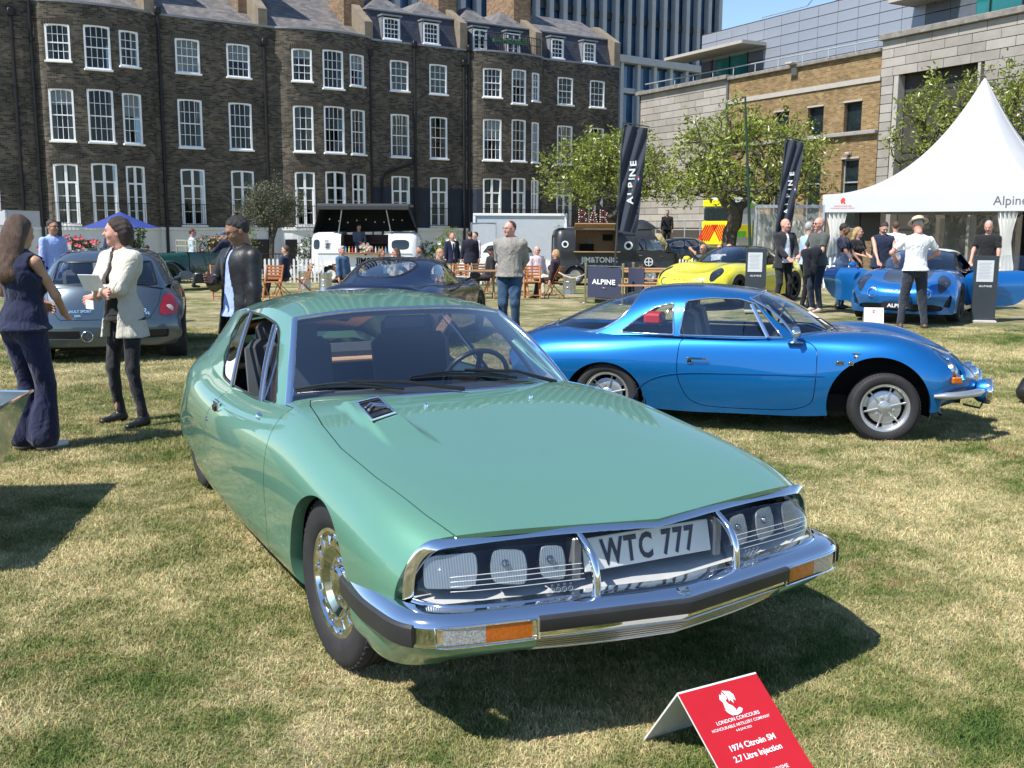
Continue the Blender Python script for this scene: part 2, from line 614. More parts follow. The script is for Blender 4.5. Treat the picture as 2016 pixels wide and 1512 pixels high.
col=mixc(n,0.75,col,ramp(n,st,[(0.3,(0.55,0.58,0.52)),(0.5,(0.95,0.95,0.9)),(0.72,(1.35,1.3,1.2))]),'MULTIPLY')
n.links.new(col,b.inputs['Base Color'])
b.inputs['Roughness'].default_value=0.95
b.inputs['Specular IOR Level'].default_value=0.15
bump(n,b,st,1.0,0.03)
GROUND=mt
xs=np.concatenate([-np.geomspace(400,8,24),np.linspace(-7,7,30),np.geomspace(8,400,24)])
ys=np.concatenate([np.linspace(-40,0,8),np.linspace(0.7,14,40),np.geomspace(14.6,62,36),np.geomspace(70,900,12)])
lm=MB()
G=np.array([[(x,y,gz(x,min(y,60))+0.006*math.sin(x*2.1+y)*math.cos(y*1.7-x))for y in ys]for x in xs])
lm.grid(G,flip=False)
lawn=lm.build('lawn',GROUND,sharp=0)
tag(lawn,'wide mown lawn with dry straw patches under the cars','lawn',kind='structure')
mt,n,b=node_mat('grass_blades')
col,fine,pos=lawn_colour(n,True)
at=n.nodes.new('ShaderNodeAttribute');at.attribute_name='tone';at.attribute_type='GEOMETRY'
col2=mixc(n,1.0,col,at.outputs['Color'],'MULTIPLY')
n.links.new(col2,b.inputs['Base Color'])
b.inputs['Roughness'].default_value=0.7
b.inputs['Specular IOR Level'].default_value=0.2
GRASS=mt
clumps=bpy.data.collections.new('grass_clumps')
for k in range(8):
 vs,fs,tn=[],[],[]
 rr=random.Random(50+k)
 for q in range(60):
  x,y=rr.gauss(0,.05),rr.gauss(0,.05)
  h=rr.uniform(.007,.018)*(1.7 if rr.random()<.05 else 1)
  a=rr.uniform(0,2*PI);w=rr.uniform(.0009,.0015)
  lean=rr.uniform(.3,1.6)*h;b_=rr.uniform(0,2*PI)
  dx,dy=math.cos(a)*w,math.sin(a)*w
  lx,ly=math.cos(b_)*lean,math.sin(b_)*lean
  o=len(vs)
  vs+=[(x-dx,y-dy,-.004),(x+dx,y+dy,-.004),(x+dx*.8+lx*.45,y+dy*.8+ly*.45,h*.7),(x-dx*.8+lx*.45,y-dy*.8+ly*.45,h*.7),(x+lx*1.2,y+ly*1.2,h)]
  fs+=[(o,o+1,o+2,o+3),(o+3,o+2,o+4)]
  t=rr.uniform(.7,1.5);straw=rr.random()<.45
  c=(t*1.25,t*1.12,t*.95)if straw else(t*.8,t*.95,t*.7)
  tn+=[(*c,1)]*5
 me=bpy.data.meshes.new('grass_clump');me.from_pydata(vs,[],fs);me.materials.append(GRASS)
 ca=me.color_attributes.new('tone','FLOAT_COLOR','POINT')
 ca.data.foreach_set('color',np.array(tn,np.float32).ravel())
 o=bpy.data.objects.new('grass_clump',me);clumps.objects.link(o)
rs=np.random.RandomState(4)
pts,scl=[],[]
for(y0,y1,dens,sc)in((2.3,4.5,900,1.0),(4.5,7.0,560,1.1),(7,11,260,1.25),(11,17,110,1.5)):
 wd=0.62*y1+.6
 nn=int(dens*(y1-y0)*wd*2)
 x=rs.uniform(-wd,wd,nn);y=rs.uniform(y0,y1,nn)
 kp=np.abs(x)<.56*y+.5
 x,y=x[kp],y[kp]
 for a,b_ in zip(x,y):pts.append((a,b_,gz(a,b_)))
 scl+=list(rs.uniform(.75,1.25,len(x))*sc)
me=bpy.data.meshes.new('grass');me.from_pydata(pts,[],[])
a=me.attributes.new('scl','FLOAT','POINT');a.data.foreach_set('value',np.array(scl,np.float32))
a=me.attributes.new('rz','FLOAT_VECTOR','POINT')
rv=np.zeros((len(pts),3),np.float32);rv[:,2]=rs.uniform(0,6.28,len(pts));a.data.foreach_set('vector',rv.ravel())
grass=bpy.data.objects.new('grass',me);COL.objects.link(grass)
tag(grass,'short mown grass blades, green and dry straw, over the lawn','grass',kind='stuff')
ng=bpy.data.node_groups.new('scatter','GeometryNodeTree')
ng.interface.new_socket('Geometry',in_out='INPUT',socket_type='NodeSocketGeometry')
ng.interface.new_socket('Geometry',in_out='OUTPUT',socket_type='NodeSocketGeometry')
gi=ng.nodes.new('NodeGroupInput');go=ng.nodes.new('NodeGroupOutput')
ip=ng.nodes.new('GeometryNodeInstanceOnPoints');ci=ng.nodes.new('GeometryNodeCollectionInfo')
ci.inputs['Collection'].default_value=clumps;ci.inputs['Separate Children'].default_value=True;ci.inputs['Reset Children'].default_value=True
ip.inputs['Pick Instance'].default_value=True
ri=ng.nodes.new('FunctionNodeRandomValue');ri.data_type='INT'
ri.inputs[4].default_value=0;ri.inputs[5].default_value=7
a1=ng.nodes.new('GeometryNodeInputNamedAttribute');a1.data_type='FLOAT';a1.inputs[0].default_value='scl'
a2=ng.nodes.new('GeometryNodeInputNamedAttribute');a2.data_type='FLOAT_VECTOR';a2.inputs[0].default_value='rz'
L=ng.links.new
L(gi.outputs[0],ip.inputs['Points']);L(ci.outputs[0],ip.inputs['Instance']);L(ri.outputs[2],ip.inputs['Instance Index'])
L(a1.outputs[0],ip.inputs['Scale']);L(a2.outputs[0],ip.inputs['Rotation']);L(ip.outputs[0],go.inputs[0])
md=grass.modifiers.new('scatter','NODES');md.node_group=ng
# == GREEN COUPE (foreground)
SMGREEN=paint('green_metallic',(0.135,0.335,0.215),(0.16,0.35,0.27),rough=0.38,metal=0.45,flake=0.10)  # bluer second tone paints sky reflection in at grazing angles
TAN=plain('tan_leather',(0.50,0.30,0.17),0.6,var=0.1)
SEATC=plain('dark_velour',(0.03,0.035,0.045),0.8,var=0.2,sheen=0.3)
DASH=plain('dashboard_vinyl',(0.02,0.022,0.028),0.6,var=0.2)
def wheel(parent,x,y,r,w,rim_r,style,side,steer=0.0,z=None,rimmat=None):
 """wheel (part) > tyre, rim; side = -1 for the car's right"""
 z=r if z is None else z
 wh=MB()
 # hub plate behind
 wh.lathe([(0.001,-w*.1),(rim_r*.93,-w*.1),(rim_r*.93,-w*.3),(0.001,-w*.3)],24)
 wo=wh.build('wheel',DARK,parent)
 wo.location=(x,y,z);wo.rotation_euler=(R(90)if side<0 else R(-90),0,0)
 wo.rotation_euler=Matrix.Rotation(steer,3,'Z').to_4x4().to_3x3().__matmul__(Matrix.Rotation(R(90)*(-side),3,'X')).to_euler()
 h=w/2
 t=MB()
 pr=[(rim_r*.97,-h*.8),(rim_r*1.0,-h*.92),(rim_r+(r-rim_r)*.5,-h*1.04),(r*.965,-h*.92),(r*.99,-h*.75)]
 tread=[]
 for k in range(5):
  zc=-h*.62+k*h*.31
  tread+=[(r,zc-h*.11),(r,zc+h*.11),(r-.006,zc+h*.125),(r-.006,zc+h*.185)]
 pr2=[(r*.99,h*.75),(r*.965,h*.92),(rim_r+(r-rim_r)*.75,h*1.02),(rim_r+(r-rim_r)*.68,h*1.045),(rim_r+(r-rim_r)*.4,h*1.04),(rim_r*1.03,h*.95),(rim_r*.98,h*.8)]
 t.lathe(pr+tread[:-2]+pr2,56)
 if r*2>.5:
  for q in range(60):
   a=2*PI*q/60
   t.box(math.cos(a)*(r-.009),math.sin(a)*(r-.009),h*.8,.012,.016,h*.22,a)
 t.build('tyre',TYRE,wo,sharp=50)
 rm=MB();m_=rimmat or SILVER
 lip=[(rim_r*.99,h*.7),(rim_r*1.03,h*.86),(rim_r*1.02,h*.92),(rim_r*.95,h*.9)]
 if style=='disc':
  rm.lathe(lip+[(rim_r*.92,h*.72),(rim_r*.86,h*.8),(rim_r*.74,h*.86),(rim_r*.62,h*.80),(rim_r*.52,h*.62),(rim_r*.46,h*.60),(rim_r*.44,h*.55),(rim_r*.30,h*.55)],40)
  rm.lathe([(rim_r*.29,h*.55),(rim_r*.29,h*.74),(rim_r*.25,h*.84),(rim_r*.12,h*.9),(.0005,h*.92)],28)
  for q in range(16):
   a=2*PI*q/16;rm.box(math.cos(a)*rim_r*.78,math.sin(a)*rim_r*.78,h*.82,rim_r*.20,rim_r*.16,h*.10,a,ch=.006)
  for q in range(5):
   a=2*PI*q/5+.5
   rm.lathe([(.0005,h*.72),(.012,h*.70),(.014,h*.55)],8,M=T4((math.cos(a)*rim_r*.38,math.sin(a)*rim_r*.38,0)))
 elif style=='eight':
  rm.lathe(lip+[(rim_r*.90,h*.80),(rim_r*.86,h*.45),(rim_r*.84,h*.2)],40)
  rm.lathe([(rim_r*.70,h*.15),(rim_r*.70,h*.40),(rim_r*.64,h*.46),(rim_r*.28,h*.45),(rim_r*.27,h*.6),(rim_r*.24,h*.64),(.0005,h*.66)],32)
  for q in range(6):
   a=2*PI*q/6+.25
   c,s=math.cos(a),math.sin(a)
   rm.box(c*rim_r*.58,s*rim_r*.58,h*.5,rim_r*.66,.012,h*.2,a,ch=.002)
   a+=PI/6;c,s=math.cos(a),math.sin(a)
   if q%2:
    rm.lathe([(.0005,h*.52),(.014,h*.5),(.016,h*.4)],8,M=T4((c*rim_r*.4,s*rim_r*.4,0)))
   rm.prism([(rim_r*.6,-rim_r*.17),(rim_r*.84,-rim_r*.25),(rim_r*.84,rim_r*.25),(rim_r*.6,rim_r*.17)],h*.05,h*.3,M=T4((0,0,0),(0,0,a)))if q%2==0 else None
 elif style=='wire':
  rm.lathe(lip+[(rim_r*.9,h*.5)],32)
  for q in range(28):
   a=2*PI*q/28;d=.5 if q%2 else-.5
   rm.tube([(math.cos(a+d)*rim_r*.12,math.sin(a+d)*rim_r*.12,h*.8),(math.cos(a)*rim_r*.92,math.sin(a)*rim_r*.92,h*.3)],.004,4)
  rm.lathe([(rim_r*.14,0),(rim_r*.14,h*.9),(.001,h)],12)
 else:
  rm.lathe(lip+[(rim_r*.92,h*.6),(rim_r*.90,h*.1)],40)
  ns=5
  for q in range(ns):
   for dd in(-.16,.16):
    a=2*PI*q/ns
    p0=(math.cos(a)*rim_r*.15,math.sin(a)*rim_r*.15,h*.62);p1=(math.cos(a+dd)*rim_r*.93,math.sin(a+dd)*rim_r*.93,h*.8)
    rm.tube([p0,p1],[rim_r*.075,rim_r*.055],4)
  rm.lathe([(rim_r*.2,h*.3),(rim_r*.2,h*.68),(.001,h*.72)],16)
 rm.build('rim',m_,wo,sharp=35)
 return wo
def ribbon(mb,pts,nrm,w,t,mi=0):
 """moulding: centre line pts, surface normals nrm, width w, height t, rounded top"""
 P=np.asarray(pts,float);Nn=np.asarray(nrm,float)
 if Nn.ndim==1:Nn=np.tile(Nn,(len(P),1))
 T=np.gradient(P,axis=0);T/=np.linalg.norm(T,axis=1)[:,None]
 Nn=Nn-T*(Nn*T).sum(1)[:,None];Nn/=np.linalg.norm(Nn,axis=1)[:,None]
 S=np.cross(T,Nn)
 prof=[(-.5,-.3),(-.5,.35),(-.38,.8),(-.15,1),(.15,1),(.38,.8),(.5,.35),(.5,-.3)]
 G=np.array([[P[i]+S[i]*a*w+Nn[i]*b*t for a,b in prof]for i in range(len(P))])
 o=len(mb.v)
 mb.grid(G,mi,flip=True)
 k=len(prof)
 for base,rev in((0,False),((len(P)-1)*k,True)):
  f=tuple(o+base+q for q in range(k));mb.f.append(f[::-1]if rev else f);mb.m.append(mi);mb.sm.append(False)
 return mb
def sm_car():
 t=thing('classic_car','green 1970s coupe with glass-covered nose and number plate WTC 777, nearest car on the lawn','car',(0.0696,4.1029,0),-1.0802)
 # ---- lower body stations, y for the car's right half is negative: build the half at +y, mirror
 # rails: centre, quarter, hood seam, crest, shoulder, widest, lower, sill, tuck
 S=[[(.900,0,.690),(.838,.36,.698),(.775,.690,.695),(.735,.775,.672),(.72,.835,.610),(.70,.866,.53),(.69,.872,.46),(.68,.862,.38),(.67,.82,.33)],[(.66,0,.726),(.63,.38,.733),(.60,.722,.728),(.585,.800,.707),(.58,.862,.640),(.575,.892,.54),(.57,.895,.44),(.565,.875,.30),(.56,.82,.24)],
[(.25,0,.782),(.25,.39,.786),(.25,.757,.776),(.25,.825,.752),(.25,.885,.670),(.25,.912,.55),(.25,.910,.42),(.25,.885,.27),(.25,.80,.21)],[(-.15,0,.836),(-.15,.39,.836),(-.15,.765,.820),(-.15,.832,.795),(-.15,.892,.705),(-.15,.918,.56),(-.15,.914,.40),(-.15,.885,.24),(-.15,.80,.18)],
[(-.60,0,.893),(-.60,.39,.890),(-.60,.735,.866),(-.60,.812,.838),(-.60,.888,.738),(-.60,.918,.57),(-.60,.914,.40),(-.60,.880,.22),(-.60,.80,.165)],[(-1.1,0,.900),(-1.1,.39,.890),(-1.1,.700,.860),(-1.1,.782,.826),(-1.1,.880,.735),(-1.1,.916,.57),(-1.1,.912,.40),(-1.1,.875,.21),(-1.1,.80,.16)],
[(-1.8,0,.86),(-1.8,.39,.85),(-1.8,.700,.825),(-1.8,.778,.788),(-1.8,.865,.710),(-1.8,.905,.56),(-1.8,.900,.39),(-1.8,.865,.20),(-1.8,.79,.155)],[(-2.4,0,.87),(-2.4,.39,.86),(-2.4,.655,.83),(-2.4,.752,.785),(-2.4,.840,.705),(-2.4,.880,.56),(-2.4,.876,.39),(-2.4,.840,.20),(-2.4,.76,.155)],
[(-2.95,0,.93),(-2.95,.36,.92),(-2.95,.60,.865),(-2.95,.700,.812),(-2.95,.790,.72),(-2.95,.838,.56),(-2.95,.840,.39),(-2.95,.800,.21),(-2.95,.72,.17)],
[(-3.45,0,.925),(-3.45,.34,.91),(-3.45,.52,.862),(-3.45,.620,.79),(-3.45,.705,.69),(-3.45,.755,.55),(-3.45,.778,.42),(-3.45,.735,.27),(-3.45,.66,.22)],
[(-3.78,0,.87),(-3.78,.28,.855),(-3.77,.45,.805),(-3.76,.540,.735),(-3.74,.615,.645),(-3.72,.665,.53),(-3.71,.665,.43),(-3.70,.62,.33),(-3.69,.55,.29)],
]
 G=loft(S,210,92)
 body=Surf.grid(G,flip=True)
 # trim: wheel arches
 body=body.cut(F_circ(0.02,.30,.362))
 arch2=lambda P:np.maximum(np.hypot(P[:,0]+2.95,P[:,2]-.25)-.36,P[:,2]-.30)
 body=body.cut(lambda P:arch2(P))
 # bonnet opening: seam curve as y(x)
 seam=np.array([(-.86,.655),(-.72,.700),(-.4,.748),(-.1,.770),(.25,.760),(.6,.726),(.80,.688)])[::-1]
 def hood_field(P):
  xs_=seam[::-1,0];ys_=seam[::-1,1]
  yl=np.interp(P[:,0],xs_,ys_)
  f=np.abs(P[:,1])-yl
  rear=-(P[:,0]+.655-0)+(-.20)*(np.abs(P[:,1])/.68)**2
  f=np.maximum(f,rear)
  return np.where(P[:,2]<.6,1.0,f)
 hood,rest=body.split(lambda P:hood_field(P)+.0025)
 rest=rest.cut(lambda P:hood_field(P)-.0025)
 # cabin opening
 belt=[(-.66,0),(-.72,.3),(-.93,.735),(-1.1,.757),(-1.8,.752),(-2.4,.728),(-2.95,.672),(-3.15,.64),(-3.3,.56),(-3.4,0)]
 def cabin(P):
  yb=np.interp(-P[:,0],[-b_[0]for b_ in belt],[b_[1]for b_ in belt])
  xl=np.where((P[:,0]>-3.4)&(P[:,0]<-.66),np.abs(P[:,1])-yb,1.0)
  return np.where(P[:,2]<.66,1.0,xl)
 rest=rest.cut(cabin)
 # door outline in side view
 door=chaikin([(-.80,.90),(-.76,.82),(-.715,.70),(-.715,.50),(-.715,.24),(-.86,.215),(-1.9,.205),(-2.02,.25),(-2.10,.42),(-2.06,.60),(-1.93,.745),(-1.90,.90)],3)
 side_only=lambda P:np.maximum(poly_sd(P[:,[0,2]],door),.758-np.abs(P[:,1]))
 dr,rest=rest.split(lambda P:side_only(P)+.003)
 rest=rest.cut(lambda P:side_only(P)-.003)
 rest.both().build('body',SMGREEN,t,rim=.05)
 hb2=hood.both();Q=hb2.P
 def scoop(x,y):
  e=sstep(0,.028,y+.612-.02*(x+.3))*(1-sstep(-.445,-.410,y-.05*(x+.3)))
  return .032*e*sstep(-.66,-.56,x)*(1-sstep(-.34,.06,x))
 dz=scoop(Q[:,0],Q[:,1])
 gx=(scoop(Q[:,0]+.004,Q[:,1])-scoop(Q[:,0]-.004,Q[:,1]))/.008;gy=(scoop(Q[:,0],Q[:,1]+.004)-scoop(Q[:,0],Q[:,1]-.004))/.008
 hb2=Surf(Q+np.stack([dz*0,dz*0,dz],1),hb2.N/np.abs(hb2.N[:,2:3])-np.stack([gx,gy,gx*0],1),hb2.F)
 hb2.build('bonnet',SMGREEN,t,rim=.018)
 for q in(dr,dr.mirror()):
  d=q.build('door',SMGREEN,t,rim=.02)
 hinge={}
 # raised air intake on both sides of the bonnet: only the car's right one is open with a vent
 def topz(x,y):
  i=np.argmin(np.abs(hood.P[:,0]-x)+np.abs(hood.P[:,1]-abs(y)));return hood.P[i,2]
 for sy in(-1,):
  q=[(-.50,-.565),(-.535,-.450),(-.30,-.468),(-.245,-.585)]
  z=[topz(*p)for p in q]
  c=np.array([(p[0],p[1],z_+.004+float(scoop(p[0]-.01,-.52)))for p,z_ in zip(q,z)]);ctr=c.mean(0)
  vb=MB()
  # frame
  fr=MB();fr.tube([tuple(p+(0,0,.004))for p in c],.006,6,closed=True)
  vent=fr.build('bonnet_vent',CHROME,t)
  bk=MB();bk.add(c+(0,0,.001),[(0,1,2,3)]);bk.build('vent_back',BLACK,vent)
  for k in range(4):
   a=c[0]*(1-(k+.5)/4)+c[3]*((k+.5)/4);b_=c[1]*(1-(k+.5)/4)+c[2]*((k+.5)/4)
   mb=MB();mb.tube([a+(0,0,.003),b_+(0,0,.003)],.004,5);mb.build('slat',RUBBER,vent)
  ch=MB()
  for k in(0,1):
   o=np.array((.05*k,-.004*k,.010))
   pk=ctr+(-.07,.0,0)+o
   ch.tube([pk+(.07,-.045,-.002),pk,pk+(.055,.052,-.002)],.006,6)
  ch.build('chevron_badge',CHROME,vent)
 for y in(-.262,.262):
  j=MB();j.lathe([(.011,0),(.012,.006),(.007,.016),(.001,.018)],10,M=T4((-.456,y,topz(-.456,y))));j.build('washer_jet',CHROME,t)
  # ---- greenhouse
 Gs=[[(-.655,0,.893),(-.70,.40,.885),(-.915,.742,.850),(-.93,.772,.838)],[(-1.31,0,1.240),(-1.325,.36,1.229),(-1.377,.570,1.200),(-1.42,.775,.826)],[(-1.75,0,1.292),(-1.75,.36,1.275),(-1.75,.575,1.226),(-1.8,.772,.795)],
[(-2.35,0,1.272),(-2.35,.34,1.250),(-2.35,.560,1.168),(-2.35,.748,.775)],[(-3.0,0,1.175),(-3.0,.32,1.155),(-3.0,.505,1.098),(-3.0,.680,.815)],[(-3.5,0,.985),(-3.5,.30,.972),(-3.5,.450,.925),(-3.48,.585,.80)],
[(-3.77,0,.885),(-3.77,.26,.872),(-3.76,.40,.835),(-3.75,.50,.76)],]
 Gs=np.array(Gs,float)
 # screen: ruled between base and header with outward belly
 ws=[]
 for a in np.linspace(0,1,19):
  base=curve([Gs[0][0],Gs[0][1],Gs[0][2]],25);top=curve([Gs[1][0],Gs[1][1],Gs[1][2]],25)
  ws.append(base*(1-a)+top*a+np.array((.5,0,.85))*(.028*math.sin(PI*a)))
 ws=np.array(ws)
 scr=Surf.grid(ws,flip=True)
 scr.both().build('windscreen',CARGLASS,t)
 # chrome surround of the screen
 pb=np.concatenate([ws[0][::-1]*(1,-1,1),ws[0][1:]]);ptp=np.concatenate([ws[-1][::-1]*(1,-1,1),ws[-1][1:]])
 nrm=np.array((.62,0,.78))
 fr=MB()
 ribbon(fr,ptp,np.array((.3,0,1)),.030,.008);ribbon(fr,pb+(0.0,0,.004),nrm,.020,.008)
 for sy in(1,-1):
  ribbon(fr,ws[:,-1]*(1,sy,1),np.array((.55,.5*sy,.55)),.034,.009)
 fr.build('windscreen_frame',CHROME,t)
 # roof and hatch
 rf=loft(Gs[1:],70,26,crease=(2,))
 nv2=int(np.argmin(np.abs(rf[0,:,1]-.570)+10*(rf[0,:,2]<1.1)))
 top=Surf.grid(rf[:,:nv2+1],flip=True)
 side=Surf.grid(rf[:,nv2:],flip=True)
 hl=lambda P:P[:,0]+2.28
 hatchglass=lambda P:np.maximum(np.abs(P[:,0]+2.9)-.46,np.abs(P[:,1])-np.interp(-P[:,0],[2.3,3.5],[.44,.37]))
 roof=top.split(hatchglass)
 roof[1].both().build('roof',SMGREEN,t,rim=.01);roof[1].both().offset(-.035).build('headlining',TAN,t)
 roof[0].both().offset(-.003).build('rear_window',CARGLASS,t)
 # side glass band, pillars
 win=chaikin([(-1.00,.826),(-1.20,.925),(-1.40,1.055),(-1.535,1.155),(-1.85,1.178),(-2.28,1.168),(-2.47,1.135),(-2.545,1.06),(-2.53,.93),(-2.33,.815),(-2.2,.800),(-1.5,.810)],1)
 # front corner triangle (between screen post and band start)
 A0,A1,B0,B1=Gs[0][2],Gs[1][2],Gs[0][3],Gs[1][3]
 tri=np.array([[A0*(1-a)+A1*a+(B0*(1-a)+B1*a-A0*(1-a)-A1*a)*b_ for b_ in np.linspace(0,1,26)]for a in np.linspace(0,1,26)])
 frontside=Surf.grid(tri,flip=True)
 allside=frontside+side
 gl,post=allside.split(F_xz(win))
 post.both().build('window_pillar',SMGREEN,t,rim=.012)
 qx=lambda P:P[:,0]+1.95+(P[:,2]-.79)*.79
 fx=lambda P:P[:,0]+1.27+(P[:,2]-.816)*.91
 rearq,fr_=gl.split(lambda P:qx(P)+.010)
 fr_=fr_.cut(lambda P:qx(P)-.010)
 fr_.both()
 for s_ in(rearq,rearq.mirror()):
  s_.offset(-.006).build('quarter_window',CARGLASS,t)
 mid,vent_=fr_.split(fx)
 vent_g=vent_
 for s_,nm in((vent_g,'quarter_light'),(vent_g.mirror(),'quarter_light')):
  s_.offset(-.006).build(nm,CARGLASS,t)
 left=mid.mirror()
 mid.offset(-.006).build('door_window',CARGLASS,t)
 # window surround mouldings
 wl=Surf(allside.P,allside.N,allside.F)
 def on_side(x,z):
  d=(allside.P[:,0]-x)**2+(allside.P[:,2]-z)**2
  k=np.argsort(d)[:4];w=1/(d[k]+1e-6);w/=w.sum()
  return np.array((x,(allside.P[k,1]*w).sum(),z))
 W2=chaikin(win,1)
 loop=[on_side(*p)for p in W2];loop.append(loop[0]);loop=np.array(loop)
 loop[:,1]=np.convolve(np.pad(loop[:,1],2,mode='edge'),np.ones(5)/5,'valid')
 for sy in(1,-1):
  mb=MB();ribbon(mb,loop[::sy]*(1,sy,1),(0,sy,.35),.014,.004)
  mb.build('window_seal',BLACK,t)
  for x0,z0,x1,z1,w,mt_ in((-1.26,.816,-1.565,1.152,.016,CHROME),(-1.29,.812,-1.59,1.152,.012,BLACK),(-1.31,.812,-1.61,1.152,.006,CHROME),(-1.95,.795,-2.24,1.160,.020,CHROME),(-1.90,.80,-2.19,1.165,.03,BLACK)):
   a=on_side(x0,z0);b_=on_side(x1,z1)
   pp=np.array([a*(1-q)+b_*q+np.array((0,.010*math.sin(PI*q),0))for q in np.linspace(0,1,9)])
   mb=MB();ribbon(mb,(pp*(1,sy,1))[::sy],(0,sy,.35),w,.009);mb.build('window_bar',mt_,t)
   # ---- door furniture
 for sy in(-1,1):
  h=MB();h.box(-1.85,sy*.868,.715,.105,.020,.052,ch=.006,tilt=None)
  h2=MB();h2.box(-1.85,sy*.882,.700,.058,.014,.03,ch=.003)
  ho=h.build('door_handle',CHROME,t);h2.build('button',BLACK,ho)
  mr=MB();mr.tube([(-1.06,sy*.842,.795),(-1.03,sy*.852,.790),(-1.005,sy*.85,.787)],[.012,.014,.008],8);mr.build('mirror_stub',CHROME,t)
  lk=MB();lk.lathe([(.013,0),(.012,.006),(.001,.007)],10,M=T4((-1.99,sy*.895,.62),(R(-90)*sy,0,0)));lk.build('lock',CHROME,t)
  # ---- wipers
 def on_screen(u,a):
  i=a*18;j=abs(u)*24
  i0,j0=int(min(17,i)),int(min(23,j));fi,fj=i-i0,j-j0
  p=(ws[i0,j0]*(1-fi)*(1-fj)+ws[i0+1,j0]*fi*(1-fj)+ws[i0,j0+1]*(1-fi)*fj+ws[i0+1,j0+1]*fi*fj)
  return p*np.array((1,-1 if u<0 else 1,1))+np.array((.5,0,.8))*.012
 for u0,u1,a0,a1 in((-.97,-.33,.13,.055),(-.27,.42,.16,.08)):
  w=MB()
  bl=[on_screen(u0+(u1-u0)*q,a0+(a1-a0)*q+.03*math.sin(PI*q))for q in np.linspace(0,1,12)]
  w.tube(bl,.006,6)
  w.tube([p+np.array((.005,0,.014*math.sin(PI*k/11)))for k,p in enumerate(bl)],.004,5)
  ue=u1+.34
  w.tube([on_screen((u0+u1)/2,(a0+a1)/2+.035)+(.01,0,.02),on_screen(u1,a1+.03)+(.02,0,.02),on_screen(ue,.0)+(.02,0,.01)],[.005,.008,.010],6)
  w.build('wiper',BLACK,t)
 LENS,n_,b_=node_mat('fluted_lens');vv=coords(n_);w_=n_.nodes.new('ShaderNodeTexWave');w_.bands_direction='Y';w_.inputs['Scale'].default_value=40
 n_.links.new(vv,w_.inputs['Vector']);n_.links.new(ramp(n_,w_.outputs['Fac'],[(0,(.16,.19,.23)),(1,(.23,.26,.31))]),b_.inputs['Base Color'])
 b_.inputs['Roughness'].default_value=.22;b_.inputs['Coat Weight'].default_value=1;b_.inputs['Metallic'].default_value=.35;bump(n_,b_,w_.outputs['Fac'],.3,.004)
 # ---- nose: glass cover, lamps, plate, chrome
 def topc(s):
  return spl([(.885,0,.680),(.862,.36,.688),(.768,.685,.682),(.735,.772,.655),(.724,.833,.595)],[s],[0,.36,.685,.79,.88])[0]
  # outline of the opening: goes along the top, round the corner and down to the bumper
 topline=np.concatenate([np.array([(.893,0,.683),(.855,.22,.688)]),curve([(.835,.34,.690),(.806,.51,.689),(.777,.680,.683),(.760,.735,.678),(.748,.778,.668),(.737,.808,.640),(.730,.828,.595),(.727,.835,.545),(.726,.838,.475)],50)])
 full=np.concatenate([topline[::-1]*(1,-1,1),topline[1:]])
 nn=np.array([(.75,0.5*np.sign(p[1])*float(sstep(.7,.83,abs(p[1]))),.75*(1-float(sstep(.72,.80,abs(p[1])))))for p in full])
 ch=MB();ribbon(ch,full+(.004,0,-.006),nn,.036,.003)
 ch.build('nose_frame',CHROME,t)
 # inner edge of the frame -> glass top; bottom line sits further forward
 gt=np.concatenate([[(.885,0,.655)],curve([(.842,.24,.661),(.815,.40,.662),(.775,.650,.656),(.742,.755,.628),(.729,.805,.565)],30)])
 gb=np.concatenate([[(.985,0,.485)],curve([(.955,.24,.487),(.930,.42,.488),(.885,.66,.490),(.83,.775,.492),(.745,.826,.494)],30)])
 gg=np.array([gt*(1-a)+gb*a+np.array((.020*math.sin(PI*a),0,.010*math.sin(PI*a)))for a in np.linspace(0,1,10)])
 gs=Surf.grid(gg,flip=False)
 NG=glass('nose_glass',(0.97,0.98,0.98),ior=1.3)
 yb_=.285
 cen,out=gs.both().split(lambda P:np.abs(P[:,1])-yb_)
 cen.build('nose_glass',NG,t)
 l_,r2=out.split(lambda P:P[:,1])
 l_.build('lamp_cover',NG,t);r2.build('lamp_cover',NG,t)
 bt=MB();gbf=np.concatenate([gb[::-1]*(1,-1,1),gb[1:]])
 ribbon(bt,gbf,np.array([(.7,.3*np.sign(p[1]),.6)for p in gbf]),.022,.008);bt.build('glass_trim',CHROME,t)
 for sy in(-1,1):
  j=int(round(yb_/.83*30))-0
  col_=[]
  for i in range(10):
   p=gg[i];y=yb_;q=np.array([np.interp(y,p[:,1],p[:,k])for k in range(3)])
   col_.append(q+np.array((.016+.02*math.sin(PI*i/9),0,.012*math.sin(PI*i/9))))
  col_=np.array(col_)*(1,sy,1)
  mb=MB();ribbon(mb,col_,(1,0,.4),.024,.014);mb.build('nose_bar',CHROME,t)
  bl=MB();bl.lathe([(.012,0),(.01,.008),(.001,.010)],10,M=T4(tuple(col_[-1]+(.012,0,-.002)),(0,R(60),0)));bl.build('bolt',CHROME,t)
  # heating lines in the cover
  hw=MB()
  for k,a in enumerate((.50,.58,.66,.74)):
   i=a*9;i0=int(i);f=i-i0
   row=gg[i0]*(1-f)+gg[i0+1]*f
   row=row[(row[:,1]>yb_+.01)&(row[:,1]<.745)]
   hw.tube(row*(1,sy,1)-(.002,0,0),.0013,4)
  hw.build('heating_wires',plain('fine_wire',(.75,.76,.76),.4,.4),t)
  mk=MB()
  row=gg[7]*.3+gg[8]*.7
